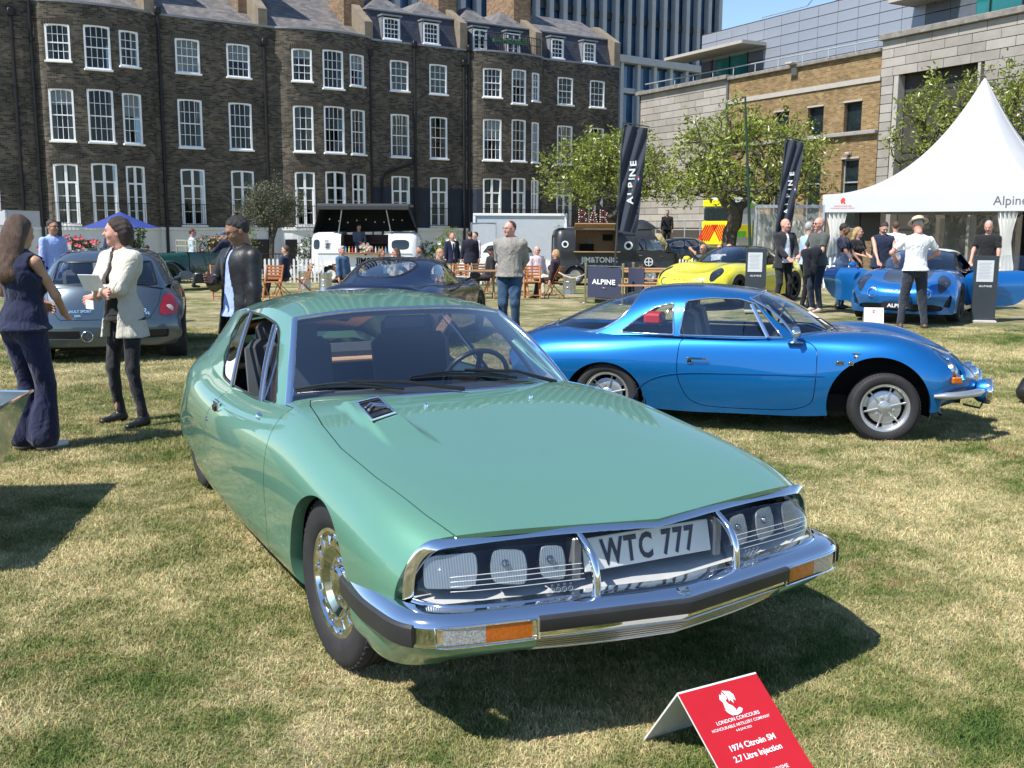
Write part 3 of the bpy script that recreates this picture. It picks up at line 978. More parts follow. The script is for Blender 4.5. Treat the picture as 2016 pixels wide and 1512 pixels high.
  for k in range(4):
   y=yb_+.075+k*.021
   q=np.array([np.interp(y,row[:,1],row[:,c])for c in range(3)])*(1,sy,1)
   M=T4(tuple(q+(-.001,0,0)),(R(90),0,R(90)))
   mk.lathe([(.0085,0),(.0072,.0005),(.0085,.001)],14,M=M)
   text_mb('E',.011,.0,M=M@T4((0,-.004,0)),mb=mk);text_mb('03',.009,.0,M=M@T4((0,.013,0)),mb=mk)
  mk.build('lens_markings',plain('etched_white',(.7,.7,.7),.6),t)
  # well behind the glass
 well=MB()
 WG=plain('nose_well',(.09,.115,.17),.4);WS=plain('nose_shelf',(.62,.62,.62),.45,.2)
 tb=np.concatenate([gt[::-1]*(1,-1,1),gt[1:]]);bb=np.concatenate([gb[::-1]*(1,-1,1),gb[1:]])
 back_t=tb+(-.14,0,-.002);back_b=bb+(-.21,0,.005)
 well.grid(np.array([tb+(-.006,0,.006),back_t]),0,False);well.grid(np.array([back_t,back_b]),0,False);well.grid(np.array([back_b,bb+(-.008,0,-.006)]),1,False)
 well.build('nose_well',[WG,WS],t)
 # number plate in the middle
 pl=MB();Mx=T4((.845,0,.585),(R(90-14),0,R(90)))
 pw,ph=.262,.058
 mp_=MB();mp_.box(0,0,0,pw*2,ph*2-.006,.006,ch=.002);pl.merge(mp_,Mx)
 po=pl.build('number_plate',plain('plate_white',(.80,.80,.78),.35,var=.03),t)
 tx=MB();text_mb('WTC 777',.118,.0045,M=Mx@T4((0,-.040,0)),mb=tx,sx=.70,bold=.032,spacing=1.18)
 tx.build('plate_lettering',plain('plate_ink',(.012,.016,.03),.4),po)
 # plate side panels
 for sy in(-1,1):
  mb=MB();mb.box(.835,sy*.292,.58,.05,.035,.15,ch=.006);mb.build('lamp_divider',plain('grey_metal',(.25,.25,.26),.4,.5),t)
  for(y0,y1,dx,nm)in((.345,.425,0,0),(.475,.585,0,1),(.625,.790,0,2)):
   x0=np.interp((y0+y1)/2,[.3,.8],[.865,.775])-(.02 if nm==2 else .0)
   hz=.056 if nm else .055;yc=(y0+y1)/2;hw=(y1-y0)/2
   pts_=[]
   sh=[(-1,-.75),(-.8,-.98),(.7,-.85),(.98,-.5),(1.04,.1),(.92,.7),(.75,1.0),(-.75,.92),(-.96,.6),(-1.06,0)]
   if nm==2:sh=[(-.9,-.95),(.9,-.95),(.98,-.8),(1.02,.3),(.9,.8),(-.8,1.0),(-.95,.8),(-1,0)]
   sh=chaikin(sh,1)
   ang=R(12+10*nm)*sy
   M=T4((x0,sy*yc,.582),(R(90-12),0,R(90)+ang*.8))
   lamp=MB();lamp.prism([(a*hw*sy,b_*hz)for a,b_ in sh],-.05,.0,M=M)
   rfl=MB();nr=10
   G2=np.array([[(math.cos(q)*hw*.92*rr,math.sin(q)*hz*.92*rr,.002-.04*(1-rr**2)+.03)for q in np.linspace(0,2*PI,20,endpoint=False)]for rr in np.linspace(.02,1,nr)])
   lo=lamp.build('headlamp',chrome('lamp_bowl',(.42,.46,.52),.25),t)
   lens=MB();lens.prism([(a*hw*sy*1.02,b_*hz*1.02)for a,b_ in sh],.006,.012,M=M)
   lens.build('lens',LENS,lo)
   rim_=MB();rim_.tube([np.array(M)[:3,:3]@np.array((a*hw*sy,b_*hz,.008))+np.array(M)[:3,3]for a,b_ in sh],.0035,6,closed=True)
   rim_.build('lamp_rim',plain('lamp_rim_grey',(.25,.26,.27),.35,.6),lo)
   if nm==0 or nm==1:
    bu=MB();bu.lathe([(.001,.022),(.010,.018),(.013,.004),(.013,-.01)],14,M=M@T4((-.2*hw,.25*hz,.006)));bu.build('bulb',chrome('bulb_cap',(.3,.32,.35),.2),lo)
    # ---- front bumper
 plan=curve([(.28,.884,0),(.52,.905,0),(.70,.900,0),(.83,.872,0),(.895,.80,0),(.925,.70,0),(.970,.48,0),(1.015,.24,0),(1.060,0,0)],70)
 zl=lambda P:.0
 fullp=np.concatenate([plan*(1,-1,1),plan[::-1][1:]])
 dz=np.interp(fullp[:,0],[.28,.75,1.06],[-.010,.006,.012])
 fullp[:,2]=dz
 Tn=np.gradient(fullp,axis=0);Tn/=np.linalg.norm(Tn,axis=1)[:,None]
 So=np.cross(Tn,(0,0,1));So/=np.linalg.norm(So,axis=1)[:,None]
 # shelf depth larger at the front than on the flanks
 inn=np.interp(fullp[:,0],[.28,.75,.9,1.055],[.012,.045,.085,.095])
 prof=[(-1,.472),(-.75,.474),(-.3,.470),(-.06,.462),(.012,.450),(.018,.436),(.014,.428),(.014,.385),(.004,.368),(-.02,.358)]
 Gb=[]
 for i in range(len(fullp)):
  row=[]
  for a,z in prof:
   d=a*inn[i]if a<-.05 else a
   row.append(fullp[i]+So[i]*d+np.array((0,0,z+.012)))
  Gb.append(row)
 Gb=np.array(Gb)
 Gb[:,0,2]+=.004
 # flank ends close
 bm_=MB();bm_.grid(Gb,flip=True)
 bo=bm_.build('front_bumper',CHROME,t)
 # black strips on flanks and centre
 def strip_on_bumper(i0,i1,name,th=.016,z0=.385,z1=.440):
  pr=[(.012,z0-.012),(.012+th*.8,z0-.010),(.012+th,z0),(.012+th,z1-.004),(.012+th*.7,z1+.004),(.010,z1+.005)]
  G_=np.array([[fullp[i]+So[i]*a+np.array((0,0,z+.010))for a,z in pr]for i in range(i0,i1)])
  mb=MB();mb.grid(G_,flip=True,sm=True)
  k=len(pr);mb.f.append(tuple(range(k)));mb.m.append(0);mb.sm.append(False)
  mb.f.append(tuple(len(G_)*k-1-q for q in range(k)));mb.m.append(0);mb.sm.append(False)
  mb.build(name,plain('bumper_rubber',(.028,.028,.030),.45,var=.15),bo,sharp=30)
 iy=lambda y,lo=True:int(np.argmin(np.abs(fullp[:,1]-y)+(fullp[:,0]<.88)*5))
 icorner=int(np.argmin(np.abs(fullp[:,1]+.84)+(fullp[:,0]<.80)*5))
 strip_on_bumper(0,icorner,'side_rubber')
 strip_on_bumper(len(fullp)-icorner,len(fullp),'side_rubber')
 strip_on_bumper(iy(-.50),iy(.50)+1,'centre_rubber',.020,.410,.444)
 # indicator units
 def lamp_on(y0,y1,mt_,nm,z0=.378,z1=.436):
  n0,n1=sorted((iy(y0),iy(y1)))
  pr=[(.012,z0),(.017,z0+.004),(.018,z1-.004),(.012,z1)]
  G_=np.array([[fullp[i]+So[i]*a+np.array((0,0,z+.012))for a,z in pr]for i in range(n0,n1+1)])
  mb=MB();mb.grid(G_,flip=True,sm=False);mb.build(nm,mt_,bo)
  # ribs of the lens
 CL=plain('ribbed_clear_lens',(.42,.43,.44),.16,.3,coat=1,var=.5,vs=150)
 for sy in(-1,1):
  lamp_on(sy*.515,sy*.665,AMBER,'indicator_lens');lamp_on(sy*.67,sy*.80,CL,'sidelight_lens')
  n0,n1=sorted((iy(sy*.508),iy(sy*.812)))
  fr=MB()
  pth=[fullp[i]+So[i]*.018+np.array((0,0,.386))for i in range(n0,n1+1)]+[fullp[i]+So[i]*.018+np.array((0,0,.452))for i in range(n1,n0-1,-1)]
  fr.tube(pth,.004,6,closed=True);fr.build('lamp_surround',CHROME,bo)
  # centre bridge emblem
 em=MB();em.box(1.02,0,.486,.075,.045,.014,ch=.004);em.box(1.062,0,.466,.012,.030,.03,ch=.003);em.build('centre_clasp',CHROME,bo)
 # ---- chin
 bottom=curve([(.335,.875,.320),(.45,.872,.255),(.58,.845,.235),(.72,.77,.262),(.80,.68,.295),(.875,.52,.318),(.925,.36,.323),(.988,0,.328)],70)
 inner=plan.copy();inner2=[]
 for i in range(70):
  o=np.array((-Tn[i][1],Tn[i][0],0))
  inner2.append(plan[i]+np.array((-.006,-.008,.385)))
 inner2=np.array(inner2);inner2[:,1]=np.maximum(inner2[:,1],0)
 inner2[0]=(.33,.884,.44)
 Gc=np.array([inner2*(1-a)+bottom*a+(np.array((.02,.012,0))*math.sin(PI*a))for a in np.linspace(0,1,14)])
 Gc[:,-1,1]=0
 chin=Surf.grid(Gc,flip=True)
 gr=lambda P:np.maximum(np.abs(P[:,1])-.50,np.abs(P[:,2]-.362)-.034)
 gpanel,chin2=chin.both().split(gr)
 chin2.cut(F_circ(0.02,.30,.362)).build('chin',SMGREEN,t,rim=.01)
 gpanel.offset(-.035).build('grille_back',DARK,t)
 under=MB()
 row_z=np.linspace(.332,.388,6)
 for k,z in enumerate(row_z):
  pth=[]
  for y in np.linspace(-.505,.505,31):
   a=(z-.325)/(.395-.325)
   xt=np.interp(abs(y),plan[::-1,1],plan[::-1,0])-.004;xb=np.interp(abs(y),bottom[::-1,1],bottom[::-1,0])
   pth.append((xb*(1-a)+xt*a+.006,y,z))
  mb=MB();ribbon(mb,pth[::-1],(1,0,-.1),.0075 if k else .011,.008);mb.build('grille_bar',chrome('grille_metal',(.55,.55,.56),.18),t)
  # ---- underside and inside
 ub=MB();ub.box(-1.75,0,.20,3.5,1.30,.05);ub.box(-1.5,0,.40,1.9,1.5,.3)
 ub.box(.12,0,.50,.75,.95,.26);ub.box(-3.2,0,.45,1.0,1.0,.45);ub.build('underbody',DARK,t)
 for sy in(-1,1):
  la=MB();aa=np.linspace(0,PI,20)
  la.grid(np.array([[(.02+math.cos(q)*r_*.96,sy*(.84-d_),.29+math.sin(q)*r_)for q in aa]for r_,d_ in((.385,0),(.40,.02),(.40,.34),(.01,.34))]),sm=True)
  la.build('wheel_housing',DARK,t)
 tub=MB()
 tub.box(-.98,0,.80,.42,1.42,.10,ch=.03)
 tub.box(-.80,0,.855,.24,1.25,.03,ch=.012)
 tub.build('dashboard',DASH,t)
 iw=MB();iw.box(-1.7,.74,.60,1.3,.03,.28);iw.box(-1.7,-.74,.60,1.3,.03,.28);iw.build('door_lining',TAN,t)
 sh_=MB();sh_.box(-2.95,0,.80,.60,1.25,.03,ch=.01);sh_.build('parcel_shelf',TAN,t)
 for x in(-1.85,):
  for y in(-.38,.38):
   s=MB()
   s.box(x,y,.58,.52,.52,.14,ch=.05);s.box(x-.30,y,.79,.13,.50,.46,ch=.05,tilt=Matrix.Rotation(R(-12),3,'Y'))
   so=s.build('seat',SEATC,t)
   hr=MB();hr.box(x-.36,y,1.045,.09,.36,.15,ch=.04);hr.build('headrest',SEATC,so)
 s=MB();s.box(-2.62,0,.52,.5,1.2,.16,ch=.05);s.box(-2.80,0,.73,.12,1.2,.34,ch=.05);s.build('rear_seat',SEATC,t)
 sw=MB();a=np.linspace(0,2*PI,24,endpoint=False)
 M=T4((-1.27,.38,.855),(0,R(-68),0))
 sw.tube([M[:3,:3]@np.array((math.cos(q)*.165,math.sin(q)*.185,0))+M[:3,3]for q in a],.014,8,closed=True)
 sw.tube([M[:3,:3]@np.array((.16,0,0))+M[:3,3],M[:3,3],M[:3,3]+(.2,0,-.05)],.016,8)
 sw.build('steering_wheel',BLACK,t)
 vs_=MB();vs_.box(-1.335,.0,1.165,.02,.22,.07,ch=.008);vs_.build('interior_mirror',BLACK,t)
 # rear panel below the hatch
 rp=MB();rp.box(-3.70,0,.52,.03,1.10,.42,ch=.01);rp.build('tail_panel',SMGREEN,t)
 # ---- wheels
 st=R(4)
 for sy in(-1,1):
  wheel(t,.02,sy*.765,.327,.19,.205,'disc',sy,steer=st,rimmat=CHROME)
  wheel(t,-2.95,sy*.665,.327,.19,.205,'disc',sy,rimmat=CHROME)
 return t
sm_car()
# == BRICK TERRACE
WA=R(33)
W0=np.array((-13.797,46.0))
wd=np.array((math.cos(WA),math.sin(WA)));wn=np.array((math.sin(WA),-math.cos(WA)))
def brick_mat(name,tones,bw=.225,bh=.075,mortar=(.16,.15,.13),stain=.5):
 mt,n,b=node_mat(name)
 v=coords(n,'UV')
 bt=n.nodes.new('ShaderNodeTexBrick')
 bt.inputs['Scale'].default_value=1
 bt.inputs['Brick Width'].default_value=bw
 bt.inputs['Row Height'].default_value=bh
 bt.inputs['Mortar Size'].default_value=.006
 bt.inputs['Mortar Smooth'].default_value=.3
 bt.inputs['Bias'].default_value=-.1
 bt.inputs['Color1'].default_value=(*tones[0],1);bt.inputs['Color2'].default_value=(*tones[1],1)
 bt.inputs['Mortar'].default_value=(*mortar,1)
 n.links.new(v,bt.inputs['Vector'])
 big=noise(n,v,.55,6,.65,.5)
 mid=noise(n,v,3.5,5,.7)
 c=mixc(n,1.0,bt.outputs['Color'],ramp(n,big,[(.3,(.62,.62,.62)),(.55,(1,1,1)),(.75,tones[2])]),'MULTIPLY')
 c=mixc(n,.8,c,ramp(n,mid,[(.3,(.7,.7,.7)),(.62,(1.05,1.03,1)),(.8,(1.8,1.6,1.3))]),'MULTIPLY')
 n.links.new(c,b.inputs['Base Color'])
 b.inputs['Roughness'].default_value=.9
 b.inputs['Specular IOR Level'].default_value=.25
 bump(n,b,bt.outputs['Fac'],-.6,.01)
 return mt
BRICK=brick_mat('dark_stock_brick',((.045,.040,.034),(.165,.140,.108),(1.35,1.25,1.1)))
CHIMNEYB=brick_mat('chimney_brick',((.20,.13,.08),(.36,.24,.14),(1.2,1.1,1.0)))
NAVYW=plain('navy_wall_paint',(.014,.022,.038),.75,var=.3,vs=2,bmp=.2,bs=12)
STUCCO=plain('white_stucco',(.62,.63,.63),.7,var=.06,vs=2)
WINWHITE=plain('window_white_paint',(.82,.83,.83),.45,var=.05)
PIPE=plain('black_iron',(.012,.012,.014),.5,.3)
mt,n,b=node_mat('window_pane')
v=coords(n,'Object')
nz=noise(n,v,1.3,3,.5)
n.links.new(ramp(n,nz,[(.35,(.006,.008,.010)),(.65,(.03,.035,.038))]),b.inputs['Base Color'])
b.inputs['Roughness'].default_value=.04;b.inputs['Specular IOR Level'].default_value=.7
bump(n,b,noise(n,v,2.0,2,.5),.06,.05)
PANE=mt
CURTAIN=plain('net_curtain',(.45,.45,.42),.9,var=.2,vs=14)
mt,n,b=node_mat('roof_slate')
v=coords(n,'UV')
bt=n.nodes.new('ShaderNodeTexBrick')
for k,val in(('Scale',1),('Brick Width',.28),('Row Height',.20),('Mortar Size',.006),('Bias',0)):bt.inputs[k].default_value=val
bt.inputs['Color1'].default_value=(.085,.085,.088,1);bt.inputs['Color2'].default_value=(.17,.165,.165,1);bt.inputs['Mortar'].default_value=(.08,.08,.08,1)
n.links.new(v,bt.inputs['Vector'])
n.links.new(mixc(n,.7,bt.outputs['Color'],ramp(n,noise(n,v,1.2,5,.6),[(.3,(.75,.75,.78)),(.7,(1.35,1.25,1.15))]),'MULTIPLY'),b.inputs['Base Color'])
b.inputs['Roughness'].default_value=.6
bump(n,b,bt.outputs['Fac'],-.5,.02)
SLATE=mt
mt,n,b=node_mat('mansard_slate')
v=coords(n,'UV')
bt=n.nodes.new('ShaderNodeTexBrick')
for k,val in(('Scale',1),('Brick Width',.26),('Row Height',.17),('Mortar Size',.008),('Bias',0)):bt.inputs[k].default_value=val
bt.inputs['Color1'].default_value=(.028,.031,.045,1);bt.inputs['Color2'].default_value=(.05,.054,.075,1);bt.inputs['Mortar'].default_value=(.012,.012,.016,1)
n.links.new(v,bt.inputs['Vector']);n.links.new(bt.outputs['Color'],b.inputs['Base Color'])
b.inputs['Roughness'].default_value=.45;bump(n,b,bt.outputs['Fac'],-.5,.02)
MANS=mt
LEAD=plain('lead_flashing',(.22,.23,.25),.55,.2)
RENDER=plain('parapet_render',(.20,.165,.12),.85,var=.2,vs=3)
def wp(s,out,z):
 q=W0+wd*s+wn*out
 return(q[0],q[1],z)
def uvmesh(name,verts,faces,uvs,mats,parent,mi=None,smooth=False):
 me=bpy.data.meshes.new(name);me.from_pydata(verts,[],faces)
 uv=me.uv_layers.new(name='UVMap')
 k=0
 for f in me.polygons:
  for vi in f.vertices:
   uv.data[k].uv=uvs[vi];k+=1
 for m_ in(mats if isinstance(mats,list)else[mats]):me.materials.append(m_)
 if mi:me.polygons.foreach_set('material_index',mi)
 if smooth:me.polygons.foreach_set('use_smooth',[True]*len(me.polygons))
 me.update()
 o=bpy.data.objects.new(name,me);COL.objects.link(o);o.parent=parent
 return o
def facade(parent,s0,s1,z0,z1,holes,bow=None,zp=None,name='wall',paintz=None):
 """wall sheet with real openings: columns and rows are cut at every opening edge; bow(s) pushes it out; reveals 0.11 deep"""
 ss={s0,s1};zs={z0,z1}
 for a,b_,c,d in holes:ss|={a,b_};zs|={c,d}
 if paintz:zs.add(paintz)
 if bow:
  for q in np.arange(s0,s1,.22):ss.add(float(q))
 ss=sorted(x for x in ss if s0-1e-6<=x<=s1+1e-6);zs=sorted(x for x in zs if z0-1e-6<=x<=z1+1e-6)
 bo=bow or(lambda s:0.0)
 # true bow inside an opening is kept straight so that frames sit flat
 V,UV,Fc,MI=[],[],[],[]
 def hole(a,b_,c,d):
  for h in holes:
   if a>=h[0]-1e-6 and b_<=h[1]+1e-6 and c>=h[2]-1e-6 and d<=h[3]+1e-6:return True
  return False
 idx={}
 arc={}
 u=0;prev=None
 for s in ss:
  p=np.array((s,bo(s)))
  if prev is not None:u+=np.linalg.norm(p-prev)
  arc[s]=u;prev=p
 def vert(s,z,dep=0.0):
  k=(round(s,5),round(z,5),dep)
  if k not in idx:
   idx[k]=len(V);V.append(wp(s,bo(s)-dep,z));UV.append((arc.get(s,s)+dep,z))
  return idx[k]
 for a,b_ in zip(ss[:-1],ss[1:]):
  for c,d in zip(zs[:-1],zs[1:]):
   if not hole(a,b_,c,d):
    Fc.append((vert(a,c),vert(b_,c),vert(b_,d),vert(a,d)))
    MI.append(1 if(paintz and d<=paintz+1e-6)else 0)
 for a,b_,c,d in holes:
  e=.11
  pm=1 if(paintz and d<=paintz+1e-6)else 0
  ins=[s for s in ss if a-1e-6<=s<=b_+1e-6]
  for q0,q1 in zip(ins[:-1],ins[1:]):
   Fc.append((vert(q0,d),vert(q1,d),vert(q1,d,e),vert(q0,d,e)));MI.append(pm)
   Fc.append((vert(q0,c,e),vert(q1,c,e),vert(q1,c),vert(q0,c)));MI.append(pm)
  Fc.append((vert(a,c),vert(a,d),vert(a,d,e),vert(a,c,e)));MI.append(pm)
  Fc.append((vert(b_,d),vert(b_,c),vert(b_,c,e),vert(b_,d,e)));MI.append(pm)
 return uvmesh(name,V,Fc,UV,[BRICK,NAVYW],parent,MI)
def window(parent,s,w,z0,z1,kind,bow=None,blind=0.0,curtain=0.0,cols=4,rows=4,open_=0.0):
 """a white sash or french window (part) with its panes and sill (sub-parts)"""
 bo=bow or(lambda q:0.0)
 a,b_=s-w/2,s+w/2
 pa,pb=wp(a,bo(a),0),wp(b_,bo(b_),0)
 d=np.array(pb[:2])-np.array(pa[:2]);L_=float(np.linalg.norm(d));d/=L_
 ang=math.atan2(d[1],d[0]);o=np.array((d[1],-d[0]))
 mid=(np.array(pa[:2])+np.array(pb[:2]))/2
 def P(x,out,z):q=mid+d*x+o*out;return(q[0],q[1],z)
 fr=MB();h=z1-z0;ft=.075
 def bar(x,zc,sx,sz,out=-.075,dp=.06):
  c=P(x,out,zc);fr.box(*c,sx,dp,sz,ang,ch=0)
  # outer box with a segmental head
 bar(-L_/2+ft/2,z0+h/2,ft,h,-.045,.10);bar(L_/2-ft/2,z0+h/2,ft,h,-.045,.10)
 bar(0,z0+.035,L_-2*ft,.07,-.05,.10)
 nseg=6
 iw=L_-2*ft
 poly=[]
 for q in range(nseg+1):
  x=-iw/2+iw*q/nseg
  poly.append((x,z1-.055-.05*(2*x/iw)**2))
 for(xa,za),(xb,zb)in zip(poly[:-1],poly[1:]):
  vs=[P(xa,-.095,za),P(xb,-.095,zb),P(xb,-.095,z1),P(xa,-.095,z1),P(xa,.005,za),P(xb,.005,zb),P(xb,.005,z1),P(xa,.005,z1)]
  fr.add(vs,[(4,5,6,7),(0,3,2,1),(0,1,5,4),(2,3,7,6)])
 if kind=='sash':
  zm=z0+h*.5
  bar(0,zm,iw,.045,-.06)
  for k in range(1,cols):bar(-iw/2+iw*k/cols,z0+h/2,.022,h-.1,-.08,.035)
  for k in range(1,rows):
   if k*2!=rows:bar(0,z0+.06+(h-.11)*k/rows,iw,.022,-.08,.035)
 else:
  bar(0,z0+h/2,.11,h-.08,-.065)
  zt=z0+h*.70
  bar(0,zt,iw,.075,-.062)
  for k in(1,2,3):
   if k<3:bar(0,z0+h*.70*k/3+.02,iw,.024,-.08,.035)
  for sx in(-1,1):bar(sx*iw*.46,z0+h*.35,.05,h*.68,-.07,.045)
 wo=fr.build('window',WINWHITE,parent)
 # panes: one sheet per light
 pn=[]
 if kind=='sash':
  cx=[(-iw/2+iw*k/cols,-iw/2+iw*(k+1)/cols)for k in range(cols)]
  rz=[(z0+.06+(h-.11)*k/rows,z0+.06+(h-.11)*(k+1)/rows)for k in range(rows)]
 else:
  cx=[(-iw/2,-.05),(.05,iw/2)]
  rz=[(z0+h*.7*k/3,z0+h*.7*(k+1)/3)for k in range(3)]+[(z0+h*.7,z1-.06)]
 mb=MB()
 for x0,x1 in cx:
  for c0,c1 in rz:
   if c1-z0<=open_*h:continue
   t_=rnd.uniform(-.004,.004);u_=rnd.uniform(-.004,.004)
   mb.add([P(x0,-.085+t_,c0),P(x1,-.085-t_,c0),P(x1,-.085-t_+u_,c1),P(x0,-.085+t_+u_,c1)],[(0,1,2,3)])
 po=mb.build('glazing',WPANE,wo)
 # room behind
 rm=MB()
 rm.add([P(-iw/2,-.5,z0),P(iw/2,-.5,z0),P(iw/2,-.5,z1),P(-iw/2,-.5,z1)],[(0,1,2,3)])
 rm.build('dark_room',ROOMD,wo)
 if curtain>0:
  cm=MB()
  for sx in((-1,1)if curtain<.9 else(0,)):
   wd_=iw/2*curtain if sx else iw
   x0=sx*(iw/2-wd_/2)if sx else 0
   nn=14;g=[]
   for q in range(nn+1):
    x=x0-wd_/2+wd_*q/nn
    g.append([P(x,-.16-.02*math.sin(q*2.1),z0+.05),P(x,-.16-.02*math.sin(q*2.1),z1-.05)])
   cm.grid(np.array(g),sm=True)
  cm.build('curtain',CURTAIN,wo)
 if blind>0:
  bm_=MB();bm_.box(*P(0,-.14,z1-h*blind/2),iw,.01,h*blind,ang);bm_.build('blind',WINWHITE,wo)
 sl=MB()
 sl.box(*P(0,.03,z0-.035),L_+.10,.20,.075,ang,ch=.008)
 sl.build('sill',WINWHITE,wo)
 return wo
WPANE=glass('house_glass',(.45,.48,.48),0.0,1.4,.9,1.1)
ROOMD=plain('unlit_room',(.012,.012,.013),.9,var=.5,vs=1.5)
def arches(parent,hs,bow=None):
 """rubbed brick segmental arches over the openings"""
 bo=bow or(lambda q:0.0)
 mb=MB()
 for s,w,z0,z1 in hs:
  n_=13
  for k in range(n_):
   a=(k-(n_-1)/2)/((n_-1)/2)
   s_=s+a*(w/2+.05)
   z=z1+.02-.05*a*a
   c=wp(s_,bo(s_)+.004,z+.10)
   M3=Matrix.Rotation(-a*.28,3,'Y')
   mb.box(*c,.062,.02,.225,WA,tilt=M3)
 return tag(mb.build('brick_arch',ARCHB,parent),kind='stuff')
ARCHB=plain('arch_brick',(.10,.08,.06),.9,var=.5,vs=30)
def pipe(parent,s,z0,z1,out=.09,hopper=True,r=.07):
 mb=MB()
 mb.tube([wp(s,out,z0),wp(s,out,z1)],r,8)
 z=z0+.3
 while z<z1:
  mb.tube([wp(s,out,z),wp(s,out,z+.09)],r*1.35,8);z+=1.83
 if hopper:
  c=wp(s,out+.02,z1+.05);mb.box(*c,.26,.2,.3,WA,ch=.03)
 return mb.build('downpipe',PIPE,parent)
def railing(parent,s,w,z0,bow=None,h=.92):
 bo=bow or(lambda q:0.0)
 mb=MB();n_=int(w/.11)
 pts=[]
 for k in range(n_+1):
  q=s-w/2+w*k/n_;c=bo(q)+.20
  pts.append((q,c));mb.box(*wp(q,c,z0+h/2),.014,.014,h,WA)
 for zz in(.05,h):
  mb.tube([wp(q,c,z0+zz)for q,c in pts],.014,5)
 return mb.build('balcony_railing',PIPE,parent)
Z1=(8.18,9.62);Z2=(5.03,7.10);Z3=(1.66,4.12);ZTOP=10.47
def bowf(c,hw=2.25,d=.62):
 def f(s):
  q=(s-c)/hw
  return d*math.sqrt(max(0,1-q*q))**1.0 if abs(q)<1 else 0.0
 return f
houses=[]
def house(idx,s0,s1,label,bowc=None,wins=(),mansard=False,paintz=None,pipes=(),group='brick terrace houses behind the lawn',**kw):
 h=thing('terrace_house',label,'house',wp((s0+s1)/2,0,0),0,group)
 inv=Matrix.Translation(-Vector(h.location))
 bow=bowf(bowc)if bowc is not None else None
 holes=[(s-w/2,s+w/2,z0,z1)for s,w,z0,z1,*_ in wins]
 ztop=ZTOP if not mansard else 10.42
 parts=[]
 wl=facade(h,s0,s1,1.55,ztop,holes,bow,paintz=paintz)
 for s,w,z0,z1,kind,o in wins:
  window(h,s,w,z0,z1,kind,bow,**o)
  if kind=='french' and kw.get('rails',True):railing(h,s,w+.25,z0-.02,bow)
 arches(h,[(s,w,z0,z1)for s,w,z0,z1,*_ in wins],bow)
 # coping of the parapet, party bits, white basement
 bo=bow or(lambda q:0.0)
 cp=MB();ss=np.linspace(s0,s1,24 if bow else 2)
 G=np.array([[wp(s,bo(s)+o_,ztop+z_)for o_,z_ in((-.20,0),(.05,0),(.05,.09),(-.20,.09))]for s in ss])
 cp.grid(G,0,False,False,True,flip=True);cp.build('coping',LEAD,h)
 bs=MB()
 G=np.array([[wp(s,bo(s)+.03,z_)for z_ in(-1.6,1.56)]for s in ss]);bs.grid(G,0,False)
 G=np.array([[wp(s,bo(s)+o_,z_)for o_,z_ in((.04,1.42),(.10,1.44),(.10,1.56),(-.02,1.58))]for s in ss]);bs.grid(G,0,False)
 bs.build('stucco_basement',STUCCO,h)
 for q in kw.get('area',()):
  m_=MB();m_.box(*wp(q,bo(q)+.04,.35),.95,.05,1.35,WA);m_.build('basement_opening',BLACK,h)
 for ps,zt in pipes:pipe(h,ps,-.5,zt)
 if not mansard:
  V=[wp(s0+.1,-.2,10.35),wp(s1-.1,-.2,10.35),wp(s1-.1,-4.2,13.0),wp(s0+.1,-4.2,13.0),wp(s1-.1,-8.2,10.3),wp(s0+.1,-8.2,10.3)]
  uvmesh('roof',V,[(0,1,2,3),(3,2,4,5)],[(0,0),(5,0),(5,4.8),(0,4.8),(5,9.6),(0,9.6)],SLATE,h)
 else:
  a,b_=s0+.12,s1-.28
  d0=-.35
  V=[wp(a,d0,10.40),wp(b_,d0,10.40),wp(b_,d0-.45,12.0),wp(a,d0-.45,12.0)]
  uvmesh('mansard',V,[(0,1,2,3)],[(0,0),(b_-a,0),(b_-a,1.7),(0,1.7)],MANS,h)
  for(x0,x1)in(((a,(a+b_)/2),((a+b_)/2,b_))if kw.get('twin',False)else((a,b_),)):
   mx=(x0+x1)/2;pk=13.0
   if kw.get('twin',False):
    V=[wp(x0,d0-.40,12.02),wp(x1,d0-.40,12.02),wp(mx,d0-1.5,pk),wp(x0,-7,12.02),wp(x1,-7,12.02),wp(mx,-7,pk)]
    uvmesh('roof',V,[(0,1,2),(0,2,5,3),(1,4,5,2)],[(0,0),(3,0),(1.5,1.6),(0,7),(3,7),(1.5,7)],SLATE,h)
   else:
    V=[wp(x0,d0-.40,12.02),wp(x1,d0-.40,12.02),wp(x1-.3,d0-2.6,13.3),wp(x0+.3,d0-2.6,13.3)]
    uvmesh('roof',V,[(0,1,2,3)],[(0,0),(5,0),(5,3),(0,3)],SLATE,h)
  fl=MB();fl.tube([wp(a,d0-.40,12.03),wp(b_,d0-.40,12.03)],.06,6)
  fl.build('roll_flashing',LEAD,h)
  for ds,dw,dk in kw['dormers']:
   z0,z1=10.62,11.62
   pm=MB();w_=dw
   # cheeks
   for sx in(-1,1):
    pm.add([wp(ds+sx*(w_/2+.06),d0+.03,10.45),wp(ds+sx*(w_/2+.06),d0+.03,11.75),wp(ds+sx*(w_/2+.06),d0-.45,11.75),wp(ds+sx*(w_/2+.06),d0-.45,10.45)],[(0,1,2,3)])
    pm.box(*wp(ds+sx*(w_/2+.03),d0+.02,(z0+11.75)/2),.06,.05,1.2,WA)
   pm.box(*wp(ds,d0-.10,11.73),w_+.22,.5,.07,WA)
   dm=pm.build('dormer',LEAD,h)
   shift=d0+.06
   dwn=window(h,ds,w_,z0,z1,dk,lambda q:shift,curtain=rnd.choice([0,.5,1]),cols=3 if w_<.85 else 4)
